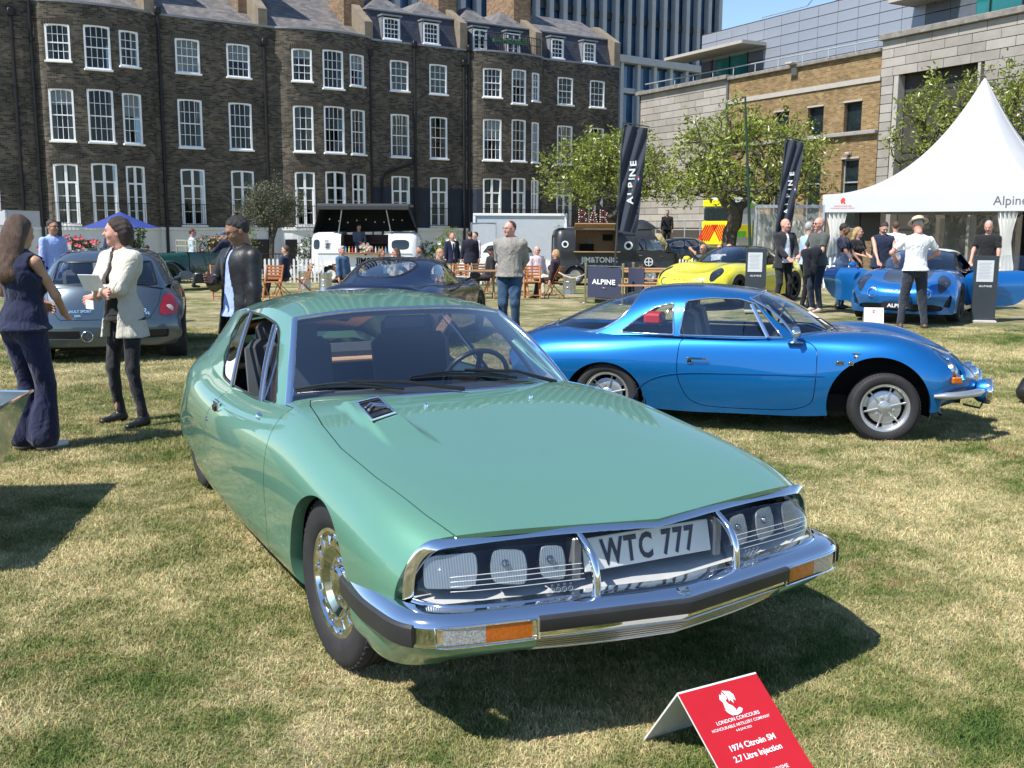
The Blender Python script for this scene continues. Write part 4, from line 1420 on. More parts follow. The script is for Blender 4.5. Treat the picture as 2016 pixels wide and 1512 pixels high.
 if kw.get('party',True):
 # party wall upstand at the right-hand end with its rendered front, chimney stack behind
  pu=MB();zt=12.9 if mansard else 12.6
  cw=.42
  sR=s1-.02-cw/2+(0.2 if not mansard else .16)
  cap_=MB()
  front=[(-.12,10.30),(-.12,zt-1.1 if mansard else 11.3),(-2.0,zt),(-7.5,zt),(-7.5,10.3)]
  V=[]
  for sg in(-.5,.5):V+=[wp(sR+sg*cw,o_,z_)for o_,z_ in front]
  n_=len(front)
  pu.add(V,[tuple(range(n_)),tuple(range(n_,2*n_))[::-1]]+[(k,(k+1)%n_,n_+(k+1)%n_,n_+k)for k in range(n_)])
  pu.build('party_wall',RENDER,h)
  stack_len=kw.get('stack',1.9)
  if stack_len:
   zc=kw.get('stackz',14.6)
   V,UV,F_=[],[],[]
   x0,x1,o0,o1=sR-.62,sR+.45,-1.6,-1.6-stack_len
   for(s_,o_)in((x0,o0),(x1,o0),(x1,o1),(x0,o1)):
    for z_ in(10.4,zc):V.append(wp(s_,o_,z_));
   u=[0,1.07,1.07+stack_len,2.14+stack_len,2.14+2*stack_len]
   VV,UU,FF=[],[],[]
   cs=[(x0,o0),(x1,o0),(x1,o1),(x0,o1),(x0,o0)]
   for k in range(4):
    o=len(VV)
    for(q,uu)in((cs[k],u[k]),(cs[k+1],u[k+1])):
     for z_ in(10.4,zc):VV.append(wp(q[0],q[1],z_));UU.append((uu,z_))
    FF.append((o,o+2,o+3,o+1))
   ch=uvmesh('chimney',VV,FF,UU,CHIMNEYB,h)
   cc=MB();cc.box(*wp((x0+x1)/2,(o0+o1)/2,zc+.06),x1-x0+.16,stack_len+.16,.16,WA,ch=.02)
   cc.box(*wp((x0+x1)/2,(o0+o1)/2,zc-.45),x1-x0+.10,stack_len+.10,.14,WA,ch=.02)
   cc.build('chimney_cap',CHIMNEYB,ch)
   for k in range(int(stack_len/.45)):
    m_=MB();m_.lathe([(.13,0),(.11,.35),(.14,.38),(.13,.5),(.09,.5)],10,M=T4(wp((x0+x1)/2,o0-.25-k*.45,zc+.12)))
    m_.build('chimney_pot',plain('terracotta',(.42,.20,.11),.8),ch)
 for ch in h.children:
  ch.matrix_parent_inverse=inv
 return h
def S3(c,k0,w=(.90,1.02,.80),off=(-1.47,0,1.27)):
 out=[]
 o_=[dict(curtain=.35),dict(),dict(curtain=.5),dict(blind=.3,curtain=.4),dict(curtain=.2),dict(blind=.45),dict(curtain=.7),dict(),dict(curtain=.8)]
 i=k0
 for(z0,z1),kd in((Z1,'sash'),(Z2,'sash'),(Z3,'french')):
  for q in range(3):
   zz0=7.95 if(kd=='sash' and z0>8 and q==1)else z0
   cols=3 if w[q]<.95 and not(q==0 and k0==0)else 4
   out.append((c+off[q],w[q],zz0,z1+(.06 if q==1 else 0),kd,dict(o_[i%9],cols=cols,rows=4 if zz0>5.5 or kd=='sash' and z0<6 else 4)))
   i+=1
 return out
def S2(sa,sb,k0,w=1.05):
 out=[]
 o_=[dict(blind=1.0),dict(blind=.5),dict(curtain=.3),dict(curtain=.2),dict(),dict(curtain=.25)]
 if k0:o_=[dict(curtain=1),dict(curtain=1),dict(curtain=1),dict(curtain=.5),dict(curtain=1),dict(curtain=1)]
 i=0
 for(z0,z1),kd in((Z1,'sash'),(Z2,'sash'),(Z3,'french')):
  for s in(sa,sb):
   out.append((s,w,z0,z1-(0 if z0>8 else .02),kd,dict(o_[i],cols=4 if w>1.02 and not k0 else 3)))
   i+=1
 return out
house(0,-13.0,-6.93,'dark brick house cut off by the left edge of the photo',None,[(s,1.0,z[0],z[1],k,dict(curtain=.4))for z,k in((Z1,'sash'),(Z2,'sash'),(Z3,'french'))for s in(-8.62,-11.0)],pipes=((-7.30,9.9),))
house(1,-6.93,-1.87,'bow-fronted dark brick house with a blue parasol in front of it',-4.20,S3(-4.22,0),pipes=((-6.62,10.9),(-2.16,9.75)),area=(-3.4,-5.2))
house(2,-1.87,3.10,'flat-fronted dark brick house with white blinds in its top windows',None,S2(-.40,1.84,0),pipes=((-1.62,10.6),(3.02,9.75)),area=(.6,2.6),stack=2.6)
house(3,3.10,8.32,'bow-fronted dark brick house behind the round-headed olive tree',5.95,S3(6.10,3),pipes=((8.20,9.75),),area=(4.1,6.9))
house(4,8.32,13.60,'flat-fronted brick house with slate mansard, two white dormers and navy ground floor',None,S2(9.82,11.98,1,1.0),mansard=True,paintz=3.55,pipes=((10.62,10.4),(13.42,9.75)),dormers=((9.58,.88,'sash'),(11.76,.86,'sash')),twin=True,stack=2.2,stackz=14.2)
house(5,13.60,18.20,'bow-fronted brick house with a plant balcony on top of its bow',16.05,S3(16.35,2,w=(1.0,.90,.56),off=(-1.50,.06,1.20)),mansard=True,paintz=3.55,pipes=((18.12,9.75),(13.72,10.5)),dormers=((14.60,.80,'french'),(16.66,.80,'french')),twin=True,stack=2.8,stackz=14.8)
house(6,18.20,23.50,'end-of-terrace brick house, flat-fronted, beside the glass office tower',None,S2(19.80,21.98,1,1.02),mansard=True,dormers=((19.46,.80,'sash'),(21.63,.80,'sash')),stack=0)
# diagonal waste pipe on house 4, and balcony planters on house 5
hs=[o for o in SC.objects if o.name.startswith('terrace_house')]
def att(o,h):
 o.parent=h;o.matrix_parent_inverse=Matrix.Translation(-Vector(h.location));return o
mb=MB();mb.tube([wp(10.62,.09,7.9),wp(10.62,.09,5.2),wp(10.5,.09,4.75),wp(9.0,.09,4.2),wp(8.78,.09,3.9),wp(8.78,.09,-.5)],.055,8);att(mb.build('waste_pipe',PIPE),hs[4])
mb=MB();bf=bowf(16.05)
for q in np.linspace(14.0,18.0,34):
 mb.box(*wp(q,bf(q)-.08,10.52+.42),.018,.018,.84,WA)
for zz in(.45,.84):mb.tube([wp(q,bf(q)-.08,10.52+zz)for q in np.linspace(14.0,18.0,24)],.02,5)
att(mb.build('roof_railing',PIPE),hs[5])
# == OFFICE TOWER
CONCRETE=plain('pale_pier',(.31,.33,.36),.55,var=.08,vs=2)
DKFRAME=plain('dark_mullion',(.03,.035,.04),.4,.4)
mt,n,b=node_mat('tower_glass')
v=coords(n,'Object')
cell=n.nodes.new('ShaderNodeTexVoronoi');cell.inputs['Scale'].default_value=.45;n.links.new(v,cell.inputs['Vector'])
n.links.new(ramp(n,cell.outputs['Distance'],[(.2,(.015,.045,.11)),(.8,(.05,.12,.24))]),b.inputs['Base Color'])
b.inputs['Roughness'].default_value=.05;b.inputs['Specular IOR Level'].default_value=.9
TGLASS=mt
TA=R(38);T0=np.array((8.85,85.0));td=np.array((math.cos(TA),math.sin(TA)));tn=np.array((math.sin(TA),-math.cos(TA)))
def tp(s,o,z):
 q=T0+td*s+tn*o
 return(q[0],q[1],z)
tw=thing('office_tower','tall glass office tower with pale vertical piers rising behind the terrace','tower',tp(0,0,0))
tinv=Matrix.Translation(-tw.location)
mb=MB()
V=[tp(-34,-.4,-2),tp(11.6,-.4,-2),tp(11.6,-22,-2),tp(-34,-22,-2)]
mb.add(V+[(x,y,33)for x,y,z in V],[(0,1,5,4),(1,2,6,5),(2,3,7,6),(3,0,4,7),(4,5,6,7)])
o=mb.build('glass_wall',TGLASS,tw);o.matrix_parent_inverse=tinv
pm=MB();pm.box(0,0,0,.42,.55,18.0,ch=.03);pme=pm.mesh('pier',CONCRETE)
pl_=MB();pl_.box(0,0,0,.36,.4,13.2,ch=.03);plme=pl_.mesh('low_pier',CONCRETE)
def piece(name,me,parent,loc,rz,inv=None):
 o=bpy.data.objects.new(name,me);COL.objects.link(o);o.parent=parent
 if inv is not None:o.matrix_parent_inverse=inv
 o.location=loc;o.rotation_euler=(0,0,rz)
 return o
s=-33.6
while s<11.7:
 piece('pier',pme,tw,tp(s,0,24.0),TA,tinv)
 s+=1.36
s=-6.0
while s<11.7:
 piece('low_pier',plme,tw,tp(s,0.05,8.2),TA,tinv)
 s+=1.9
mb=MB()
for z in np.arange(18.2,33,3.7):mb.box(*tp(-11,-.28,z),45.5,.2,.55,TA)
o=mb.build('floor_band',DKFRAME,tw);o.matrix_parent_inverse=tinv
mb=MB();mb.box(*tp(-11,.12,15.0),46,.7,.55,TA);mb.box(*tp(-11,.05,1.0),46,.4,2.5,TA)
for z in(5.3,9.4,12.6):mb.box(*tp(-11,-.1,z),45.8,.35,.4,TA)
o=mb.build('transfer_band',CONCRETE,tw);o.matrix_parent_inverse=tinv
# == STONE AND BRICK BUILDING (right)
BA=R(118);B0=np.array((10.508,50.0));bd=np.array((math.cos(BA),math.sin(BA)));bn=np.array((-math.sin(BA),math.cos(BA)))*1.0
bn=np.array((-bd[1],bd[0]))
def rp(s,o,z):
 q=B0+bd*s+bn*o
 return(q[0],q[1],z)
BUFF=brick_mat('buff_brick',((.19,.125,.060),(.34,.235,.115),(1.12,1.08,1.0)),.225,.075,(.34,.27,.17))
mt,n,b=node_mat('limestone')
oi=n.nodes.new('ShaderNodeObjectInfo')
v=coords(n,'Object',(1,1,1))
geo=n.nodes.new('ShaderNodeNewGeometry')
nz=noise(n,geo.outputs['Position'],1.1,6,.65)
base=ramp(n,oi.outputs['Random'],[(0,(.27,.25,.225)),(1,(.37,.345,.31))])
n.links.new(mixc(n,.6,base,ramp(n,nz,[(.3,(.72,.70,.68)),(.6,(1.05,1.05,1.05))]),'MULTIPLY'),b.inputs['Base Color'])
b.inputs['Roughness'].default_value=.85
bump(n,b,noise(n,geo.outputs['Position'],9,6,.7),.25,.01)
STONE=mt
GREYP=plain('grey_cladding',(.33,.36,.41),.42,.35,var=.05,vs=.8)
DGREY=plain('dark_cladding',(.13,.145,.17),.45,.35,var=.06)
TEAL=plain('teal_glass',(.01,.13,.12),.06,spec=.9,var=.3,vs=.6)
JOINT=plain('dark_joint',(.05,.045,.04),.9)  # near-black core colour seen between the facing panels
CAPST=plain('weathered_coping',(.20,.185,.165),.9,var=.35,vs=4)
PALEW=plain('pale_stone_band',(.38,.355,.32),.8,var=.08)
RAILM=plain('galvanised_rail',(.55,.57,.58),.4,.5)
bl=thing('modern_building','low modern building of pale stone and buff brick with grey upper storey','building',rp(0,0,0))
binv=Matrix.Translation(-bl.location)
def bb(name,mat_,mb,sharp=40):
 o=mb.build(name,mat_,bl,sharp);o.matrix_parent_inverse=binv;return o
 # cores behind the facings
mb=MB()
mb.box(*rp(4.15,-3.04,3.4),7.4,6.0,10.8,BA);mb.box(*rp(-16.2,-3.36,3.6),14.6,6.0,11.0,BA);mb.box(*rp(-4.25,-3.40,3.4),9.5,6.0,10.2,BA)
bb('core',JOINT,mb)
ph,pw_=.352,1.19
sm_=MB();sm_.box(0,0,0,pw_-.018,.09,ph-.022,ch=.008);sme=sm_.mesh('stone_panel',STONE)
hf=MB();hf.box(0,0,0,pw_/2-.018,.09,ph-.022,ch=.008);hme=hf.mesh('stone_panel',STONE)
def stone_field(sa,sb,za,zb,skip=None):
 z=zb;k=0
 while z-ph>za:
  z-=ph;s=sa+(pw_/2 if k%2 else 0);zc=z+ph/2
  if k%2:
   if not(skip and skip(sa+pw_/4,zc)):piece('stone_panel',hme,bl,rp(sa+pw_/4,rnd.uniform(-.004,.004),zc),BA,binv)
  while s<sb-.2:
   full=s+pw_<=sb+.05
   c=s+(pw_/2 if full else pw_/4)
   if not(skip and skip(c,zc)):piece('stone_panel',sme if full else hme,bl,rp(c,rnd.uniform(-.004,.004),zc),BA,binv)
   s+=pw_
  k+=1
stone_field(.48,7.70,1.6,8.66)
stone_field(-16.1,-9.0,7.58,9.0)
stone_field(-9.60,-9.0,3.3,7.60)
stone_field(-16.1,-13.55,3.3,7.60)
mb=MB();mb.box(*rp(4.1,.0,8.76),7.5,.5,.20,BA,ch=.02);bb('coping',CAPST,mb)
mb=MB();mb.box(*rp(-16.1,-.05,9.12),14.4,.55,.24,BA,ch=.02);bb('coping',CAPST,mb)
# jamb and lintel round the big window, glass with mullions
mb=MB();mb.box(*rp(-9.74,-.25,3.6),.22,.55,8.0,BA);mb.box(*rp(-13.5,-.25,3.6),.12,.55,8.0,BA);bb('window_jamb',PALEW,mb)
mb=MB();mb.add([rp(-9.8,-.45,-.5),rp(-13.45,-.45,-.5),rp(-13.45,-.45,7.66),rp(-9.8,-.45,7.66)],[(0,1,2,3)])
g_=bb('tall_window',plain('smoked_glass',(.012,.014,.018),.08,spec=.8,var=.4,vs=.8),mb)
mb=MB()
for s in(-9.86,-11.6,-13.4):mb.box(*rp(s,-.40,3.6),.07,.1,8.1,BA)
for z in(1.6,4.6,6.9):mb.box(*rp(-11.6,-.40,z),3.6,.1,.07,BA)
o=mb.build('mullion',DKFRAME,g_);o.matrix_parent_inverse=Matrix.Identity(4)
# brick middle with openings
V,UV,Fc=[],[],[]
ops=[(-8.03,-7.07,5.62,6.80),(-5.90,-4.97,5.62,6.80),(-3.80,-2.87,5.62,6.80),(-1.72,-.80,5.62,6.80),(-8.03,-7.09,1.6,4.50),(-5.90,-4.97,1.6,4.5),(-3.80,-2.87,1.6,4.5),(-1.72,-.80,1.6,4.5)]
S_=sorted({-8.95,.46}|{q for p in ops for q in p[:2]});Z_=sorted({-.8,8.60}|{q for p in ops for q in p[2:]})
for a,c in zip(S_[:-1],S_[1:]):
 for z0,z1 in zip(Z_[:-1],Z_[1:]):
  if any(a>=p[0]-1e-6 and c<=p[1]+1e-6 and z0>=p[2]-1e-6 and z1<=p[3]+1e-6 for p in ops):continue
  o=len(V);V+=[rp(a,0,z0),rp(c,0,z0),rp(c,0,z1),rp(a,0,z1)];UV+=[(a,z0),(c,z0),(c,z1),(a,z1)];Fc.append((o+3,o+2,o+1,o))
for a,c,z0,z1 in ops:
 for P4 in(((a,0,z0),(a,0,z1),(a,-.22,z1),(a,-.22,z0)),((c,0,z0),(c,0,z1),(c,-.22,z1),(c,-.22,z0)),((a,0,z1),(c,0,z1),(c,-.22,z1),(a,-.22,z1)),((a,0,z0),(c,0,z0),(c,-.22,z0),(a,-.22,z0))):
  o=len(V);V+=[rp(*q)for q in P4];UV+=[(q[0]+q[1],q[2])for q in P4];Fc.append((o,o+1,o+2,o+3))
o=uvmesh('brick_wall',V,Fc,UV,BUFF,bl);o.matrix_parent_inverse=binv
for a,c,z0,z1 in ops:
 fr=MB();w=c-a;sc=(a+c)/2
 for s in(a+.03,c-.03):fr.box(*rp(s,-.19,(z0+z1)/2),.05,.07,z1-z0,BA)
 for z in(z0+.03,z1-.03):fr.box(*rp(sc,-.19,z),w-.1,.07,.05,BA)
 if z1<5:fr.box(*rp(sc,-.17,3.55),w-.1,.09,.06,BA)
 wo=fr.build('window',DKFRAME if z1>5 else plain('grey_window_frame',(.4,.41,.42),.4,.3),bl);wo.matrix_parent_inverse=binv
 gm=MB();gm.add([rp(a,-.20,z0),rp(c,-.20,z0),rp(c,-.20,z1),rp(a,-.20,z1)],[(0,1,2,3)]);gm.build('pane',plain('dark_office_glass',(.012,.02,.022),.06,spec=.8,var=.3),wo)
 lt=MB();lt.box(*rp(sc,.015,z1+.04),w+.06,.06,.07,BA);lt.build('lintel',PALEW,wo)
mb=MB();mb.box(*rp(-4.25,.02,7.59),9.4,.08,.20,BA);bb('stone_band',PALEW,mb)
mb=MB();mb.box(*rp(-4.25,.08,5.51),9.4,.24,.16,BA,ch=.02);bb('stone_ledge',plain('grey_stone',(.27,.26,.25),.85,var=.15),mb)
mb=MB();mb.box(*rp(-4.25,-.02,8.68),9.4,.34,.16,BA,ch=.02);bb('brick_coping',CAPST,mb)
mb=MB();mb.box(*rp(-4.25,-1.0,8.5),9.4,1.6,.1,BA);bb('terrace_roof',DGREY,mb)
mb=MB();mb.tube([rp(.42,.06,-.5),rp(.42,.06,8.6)],.06,6);bb('rainwater_pipe',DGREY,mb)
# railings along the terrace edge
mb=MB()
for z in(9.22,):
 mb.tube([rp(8.0,-.5,z+.12),rp(-9.0,-.5,z)],.03,6)
for s in np.arange(-8.6,8,1.55):mb.tube([rp(s,-.5,8.6),rp(s,-.5,9.24)],.02,5)
bb('terrace_rail',RAILM,mb)
# upper grey storey set back 1.3 m
SB=-1.35
mb=MB();mb.box(*rp(-10.9,SB-3.1,9.95),30.5,6,3.0,BA);bb('upper_core',JOINT,mb)
gh,gw=.455,1.17
gm=MB();gm.box(0,0,0,gw-.02,.06,gh-.025,ch=.006);gme=gm.mesh('cladding_panel',GREYP)
dme=gm.mesh('cladding_panel',DGREY)
z=11.38;
while z>8.7:
 z-=gh;s=-25.0
 while s<4.15:
  c=s+gw/2;zc=z+gh/2
  win_l=.60<c<3.35 and zc<10.08
  dark=-.62<c<=.60 and zc<10.08 or c>3.35 and zc<10.08 or(-12.0<c<-10.0 and zc<10.3)
  win_r=c<=-12.0 and zc<10.3 and c>-20
  if not(win_l or win_r):piece('cladding_panel',dme if dark else gme,bl,rp(c,SB,zc),BA,binv)
  s+=gw
for(a,c,z0,z1)in((.62,3.35,8.6,10.06),(-19.5,-11.9,8.9,10.35)):
 mb=MB();mb.add([rp(a,SB+.01,z0),rp(c,SB+.01,z0),rp(c,SB+.01,z1),rp(a,SB+.01,z1)],[(0,1,2,3)]);g_=bb('teal_window',TEAL,mb)
 mb=MB()
 k=a+.02
 while k<c:mb.box(*rp(k,SB+.04,(z0+z1)/2),.05,.07,z1-z0,BA);k+=1.35
 o=mb.build('mullion',DKFRAME,g_)
for(s0_,s1_,zc)in((-.62,5.4,10.22),(-9.25,-11.4,10.42)):
 mb=MB();lo,hi=min(s0_,s1_),max(s0_,s1_)
 mb.box(*rp((lo+hi)/2,SB+.75,zc),hi-lo,1.5,.06,BA)
 k=lo
 while k<=hi+.01:mb.box(*rp(k,SB+.75,zc+.03),.05,1.5,.16,BA);k+=(hi-lo)/max(1,round((hi-lo)/1.4))
 mb.box(*rp((lo+hi)/2,SB+1.5,zc+.03),hi-lo,.05,.14,BA)
 bb('sun_canopy',PALEW,mb)
mb=MB();mb.tube([rp(1.5,SB-1.5,11.95),rp(-1.6,SB-1.5,11.95)],.025,5)
for s in(1.5,.4,-.6,-1.6):mb.tube([rp(s,SB-1.5,11.35),rp(s,SB-1.5,11.95)],.02,5)
mb.tube([rp(-1.6,SB-1.5,11.95),rp(-3.4,SB-1.5,13.2)],.03,5);mb.tube([rp(-3.4,SB-1.5,13.2),rp(-9,SB-1.5,13.3)],.03,5)
bb('roof_rail',RAILM,mb)
mb=MB();mb.tube([rp(-3.0,SB-2.2,11.75),rp(-4.4,SB-2.2,12.15),rp(-8.5,SB-2.2,12.3)],[.35,.5,.5],10);bb('roof_duct',DGREY,mb)
mb=MB();mb.box(*rp(-4.1,.25,8.78),.42,.45,.10,BA,ch=.02);mb.box(*rp(-4.1,.08,8.45),.28,.14,.30,BA,ch=.02);bb('floodlight',PALEW,mb)
mb=MB();mb.box(*rp(-7.5,.1,4.72),.22,.2,.12,BA,ch=.02);bb('wall_lamp',PALEW,mb)
# terrace steps railing at ground level
rl=thing('hand_railing','low galvanised railing in front of the pale stone wall','railing',rp(3,2,0))
mb=MB();ri=Matrix.Translation(-rl.location)
for z in(2.0,1.55):mb.tube([rp(-1,1.6,z),rp(3.9,1.6,z)],.028,6)
o=mb.build('rail',RAILM,rl);o.matrix_parent_inverse=ri
for s in np.arange(-1,4.1,1.2):
 mb=MB();mb.tube([rp(s,1.6,.5),rp(s,1.6,2.0)],.028,6);o=mb.build('post',RAILM,rl);o.matrix_parent_inverse=ri
 # == TREES
def leafmat(name,c1,c2,rough=.45,trans=.25):
 mt,n,b=node_mat(name)
 out=n.nodes['Material Output']
 geo=n.nodes.new('ShaderNodeNewGeometry')
 oi=noise(n,geo.outputs['Position'],3.0,3,.7)
 rd=geo.outputs['Random Per Island']
 c=mixc(n,.5,ramp(n,rd,[(0,c1),(1,c2)]),ramp(n,oi,[(.35,c1),(.65,c2)]))
 n.links.new(c,b.inputs['Base Color']);b.inputs['Roughness'].default_value=rough
 tr=n.nodes.new('ShaderNodeBsdfTranslucent');n.links.new(c,tr.inputs[0])
 mx=n.nodes.new('ShaderNodeMixShader');mx.inputs[0].default_value=trans
 n.links.new(b.outputs[0],mx.inputs[1]);n.links.new(tr.outputs[0],mx.inputs[2]);n.links.new(mx.outputs[0],out.inputs[0])
 return mt
BARK=plain('grey_bark',(.085,.07,.055),.9,var=.35,vs=9,bmp=.6,bs=25)
MAGLEAF=leafmat('magnolia_leaf',(.075,.12,.018),(.36,.40,.07),.32)
OLIVE=leafmat('olive_leaf',(.07,.08,.045),(.17,.18,.11),.55)
BUSHL=leafmat('bush_leaf',(.03,.07,.012),(.10,.17,.03),.5)
BRIGHTB=leafmat('bright_bush_leaf',(.08,.13,.015),(.22,.27,.04),.5)
HEDGE=leafmat('dark_leaf',(.02,.045,.012),(.07,.11,.03),.5)
def leaf_cloud(mb,centres,per,size,spread,rs,upb=.3,slender=.42):
 """pointed leaves in loose rosettes round the given twig ends"""
 for c in centres:
  for q in range(per):
   d=rs.normal(size=3);d[2]=d[2]*.8+upb;d/=np.linalg.norm(d)
   p=np.array(c)+rs.normal(size=3)*spread
   L_=size*rs.uniform(.6,1.25);w=L_*slender*.5
   sd_=np.cross(d,rs.normal(size=3));sd_/=np.linalg.norm(sd_)+1e-9
   nn=np.cross(sd_,d)
   m1=p+d*L_*.45
   mb.add([p,m1+sd_*w+nn*w*.25,p+d*L_,m1-sd_*w+nn*w*.25],[(0,1,2),(0,2,3)])
def tree(name,label,cat,base,th,cen,rad,tips,leafm,lsize,per,spread,seed,tr=.16,group=None,bark=None,lean=(0,0),upb=.3):
 rs=np.random.RandomState(seed)
 t=thing(name,label,cat,base,0,group)
 cen=np.array(cen)-np.array(base);top=np.array((lean[0],lean[1],th))
 pts=[]
 while len(pts)<tips:
  p=rs.uniform(-1,1,3);r_=np.linalg.norm(p)
  if r_>1 or r_<.45:continue
  if p[2]<-.55:continue
  pts.append(cen+p*np.array(rad)*(1+.12*rs.normal()))
 pts.sort(key=lambda p:np.linalg.norm(p-top))
 nodes=[np.array((0,0,0.)),top*.5+rs.normal(size=3)*.03,top];par=[-1,0,1];load=[0,0,0]
 tipidx=[]
 for p in pts:
  best,bi=1e9,2
  for i in range(2,len(nodes)):
   d=np.linalg.norm(p-nodes[i])+.35*np.linalg.norm(nodes[i]-top)
   if d<best:best,bi=d,i
  a=nodes[bi];L_=np.linalg.norm(p-a);n_=max(2,int(L_/.22));pi_=bi
  bend=rs.normal(size=3)*L_*.13
  for k in range(1,n_+1):
   f=k/n_
   q=a*(1-f)+p*f+bend*math.sin(PI*f)+rs.normal(size=3)*.025
   nodes.append(q);par.append(pi_);load.append(0);pi_=len(nodes)-1
  tipidx.append(pi_)
 for i in tipidx:
  k=i
  while k>=0:load[k]+=1;k=par[k]
 r_of=[max(.012,tr*(l/tips)**.5)for l in load]
 kids={}
 for i,p in enumerate(par):
  if p>=0:kids.setdefault(p,[]).append(i)
 mb=MB();done=set()
 def chain(i,start):
  path=[nodes[start]]if start is not None else[]
  rr=[min(r_of[start],r_of[i]*1.25)]if start is not None else[]
  while True:
   path.append(nodes[i]);rr.append(r_of[i])
   ch=kids.get(i,[])
   if not ch:break
   ch=sorted(ch,key=lambda c:-load[c])
   for c in ch[1:]:todo.append((c,i))
   i=ch[0]
  if len(path)>1:mb.tube(path,rr,6 if rr[0]>.03 else 4)
 todo=[(0,None)]
 while todo:
  c,s_=todo.pop();chain(c,s_)
 mb.build('trunk',bark or BARK,t)
 cm=MB();leaf_cloud(cm,[nodes[i]for i in tipidx],per,lsize,spread,rs,upb)
 cm.build('crown',leafm,t,sharp=0)
 return t
def bush(name,label,cat,c,rad,leafm,n_,size,seed,group=None,flowers=None):
 rs=np.random.RandomState(seed)
 t=thing(name,label,cat,(c[0],c[1],c[2]-rad[2]),0,group)
 mb=MB();cs=[]
 for q in range(n_):
  p=rs.normal(size=3);p/=np.linalg.norm(p);p*=rs.uniform(.55,1.0)**.5*(1+.12*math.sin(p[0]*9+seed)*math.cos(p[2]*7))
  cs.append(p*np.array(rad)+np.array((0,0,rad[2])))
 leaf_cloud(mb,cs,5,size,size*.5,rs,.2,.6);mb.build('foliage',leafm,t,sharp=0)
 sm=MB();
 for q in range(5):
  a=rs.uniform(0,6.28);sm.tube([(0,0,-.1),(math.cos(a)*rad[0]*.3,math.sin(a)*rad[1]*.3,rad[2]*.8),(math.cos(a)*rad[0]*.5,math.sin(a)*rad[1]*.5,rad[2]*1.5)],[.03,.02,.01],5)
 sm.build('stem',BARK,t)
 if flowers:
  fm,nf,fs=flowers
  fb=MB()
  for q in range(nf):
   p=rs.normal(size=3);p[1]=-abs(p[1]);p/=np.linalg.norm(p)
   cc=p*np.array(rad)*1.03+np.array((0,0,rad[2]))
   for k in range(6):
    a=2*PI*k/6;e=np.array((math.cos(a),-.35,math.sin(a)))*fs
    s2=np.array((-math.sin(a),0,math.cos(a)))*fs*.5
    fb.add([cc,cc+e+s2,cc+e-s2],[(0,1,2)])
  fb.build('blossom',fm,t,sharp=0)
 return t
tree('magnolia_tree','gnarled leafy magnolia behind the black bar van and left-hand flag','tree',(bx(1200,43),43,-.4),2.2,(bx(1202,43),43,3.75),(2.75,2.3,1.85),330,MAGLEAF,.175,27,.15,11,tr=.17,group='gnarled trees by the modern building')
tree('magnolia_tree','gnarled leafy magnolia with bare dark limbs between the two flags','tree',(bx(1428,35),35,0),1.55,(bx(1462,35),35,3.72),(2.75,2.2,1.95),340,MAGLEAF,.175,25,.15,12,tr=.25,group='gnarled trees by the modern building',lean=(.15,0))
tree('magnolia_tree','leafy magnolia poking out left of the white marquee peak','tree',(bx(1850,38),38,0),2.0,(bx(1862,38),38,5.2),(2.1,2.0,2.1),230,MAGLEAF,.17,20,.13,13,tr=.18,group='gnarled trees by the modern building')
tree('magnolia_tree','leafy magnolia poking out right of the white marquee peak','tree',(bx(2010,35),35,0),2.2,(bx(2020,35),35,5.1),(2.0,2.0,2.2),230,MAGLEAF,.17,20,.13,14,tr=.18,group='gnarled trees by the modern building')
tree('olive_tree','round-headed grey-green olive tree in front of the dark brick houses','tree',(bx(533,40.5),40.5,-.45),1.55,(bx(530,40.5),40.5,2.3),(1.12,1.0,1.05),230,OLIVE,.10,34,.12,15,tr=.10)
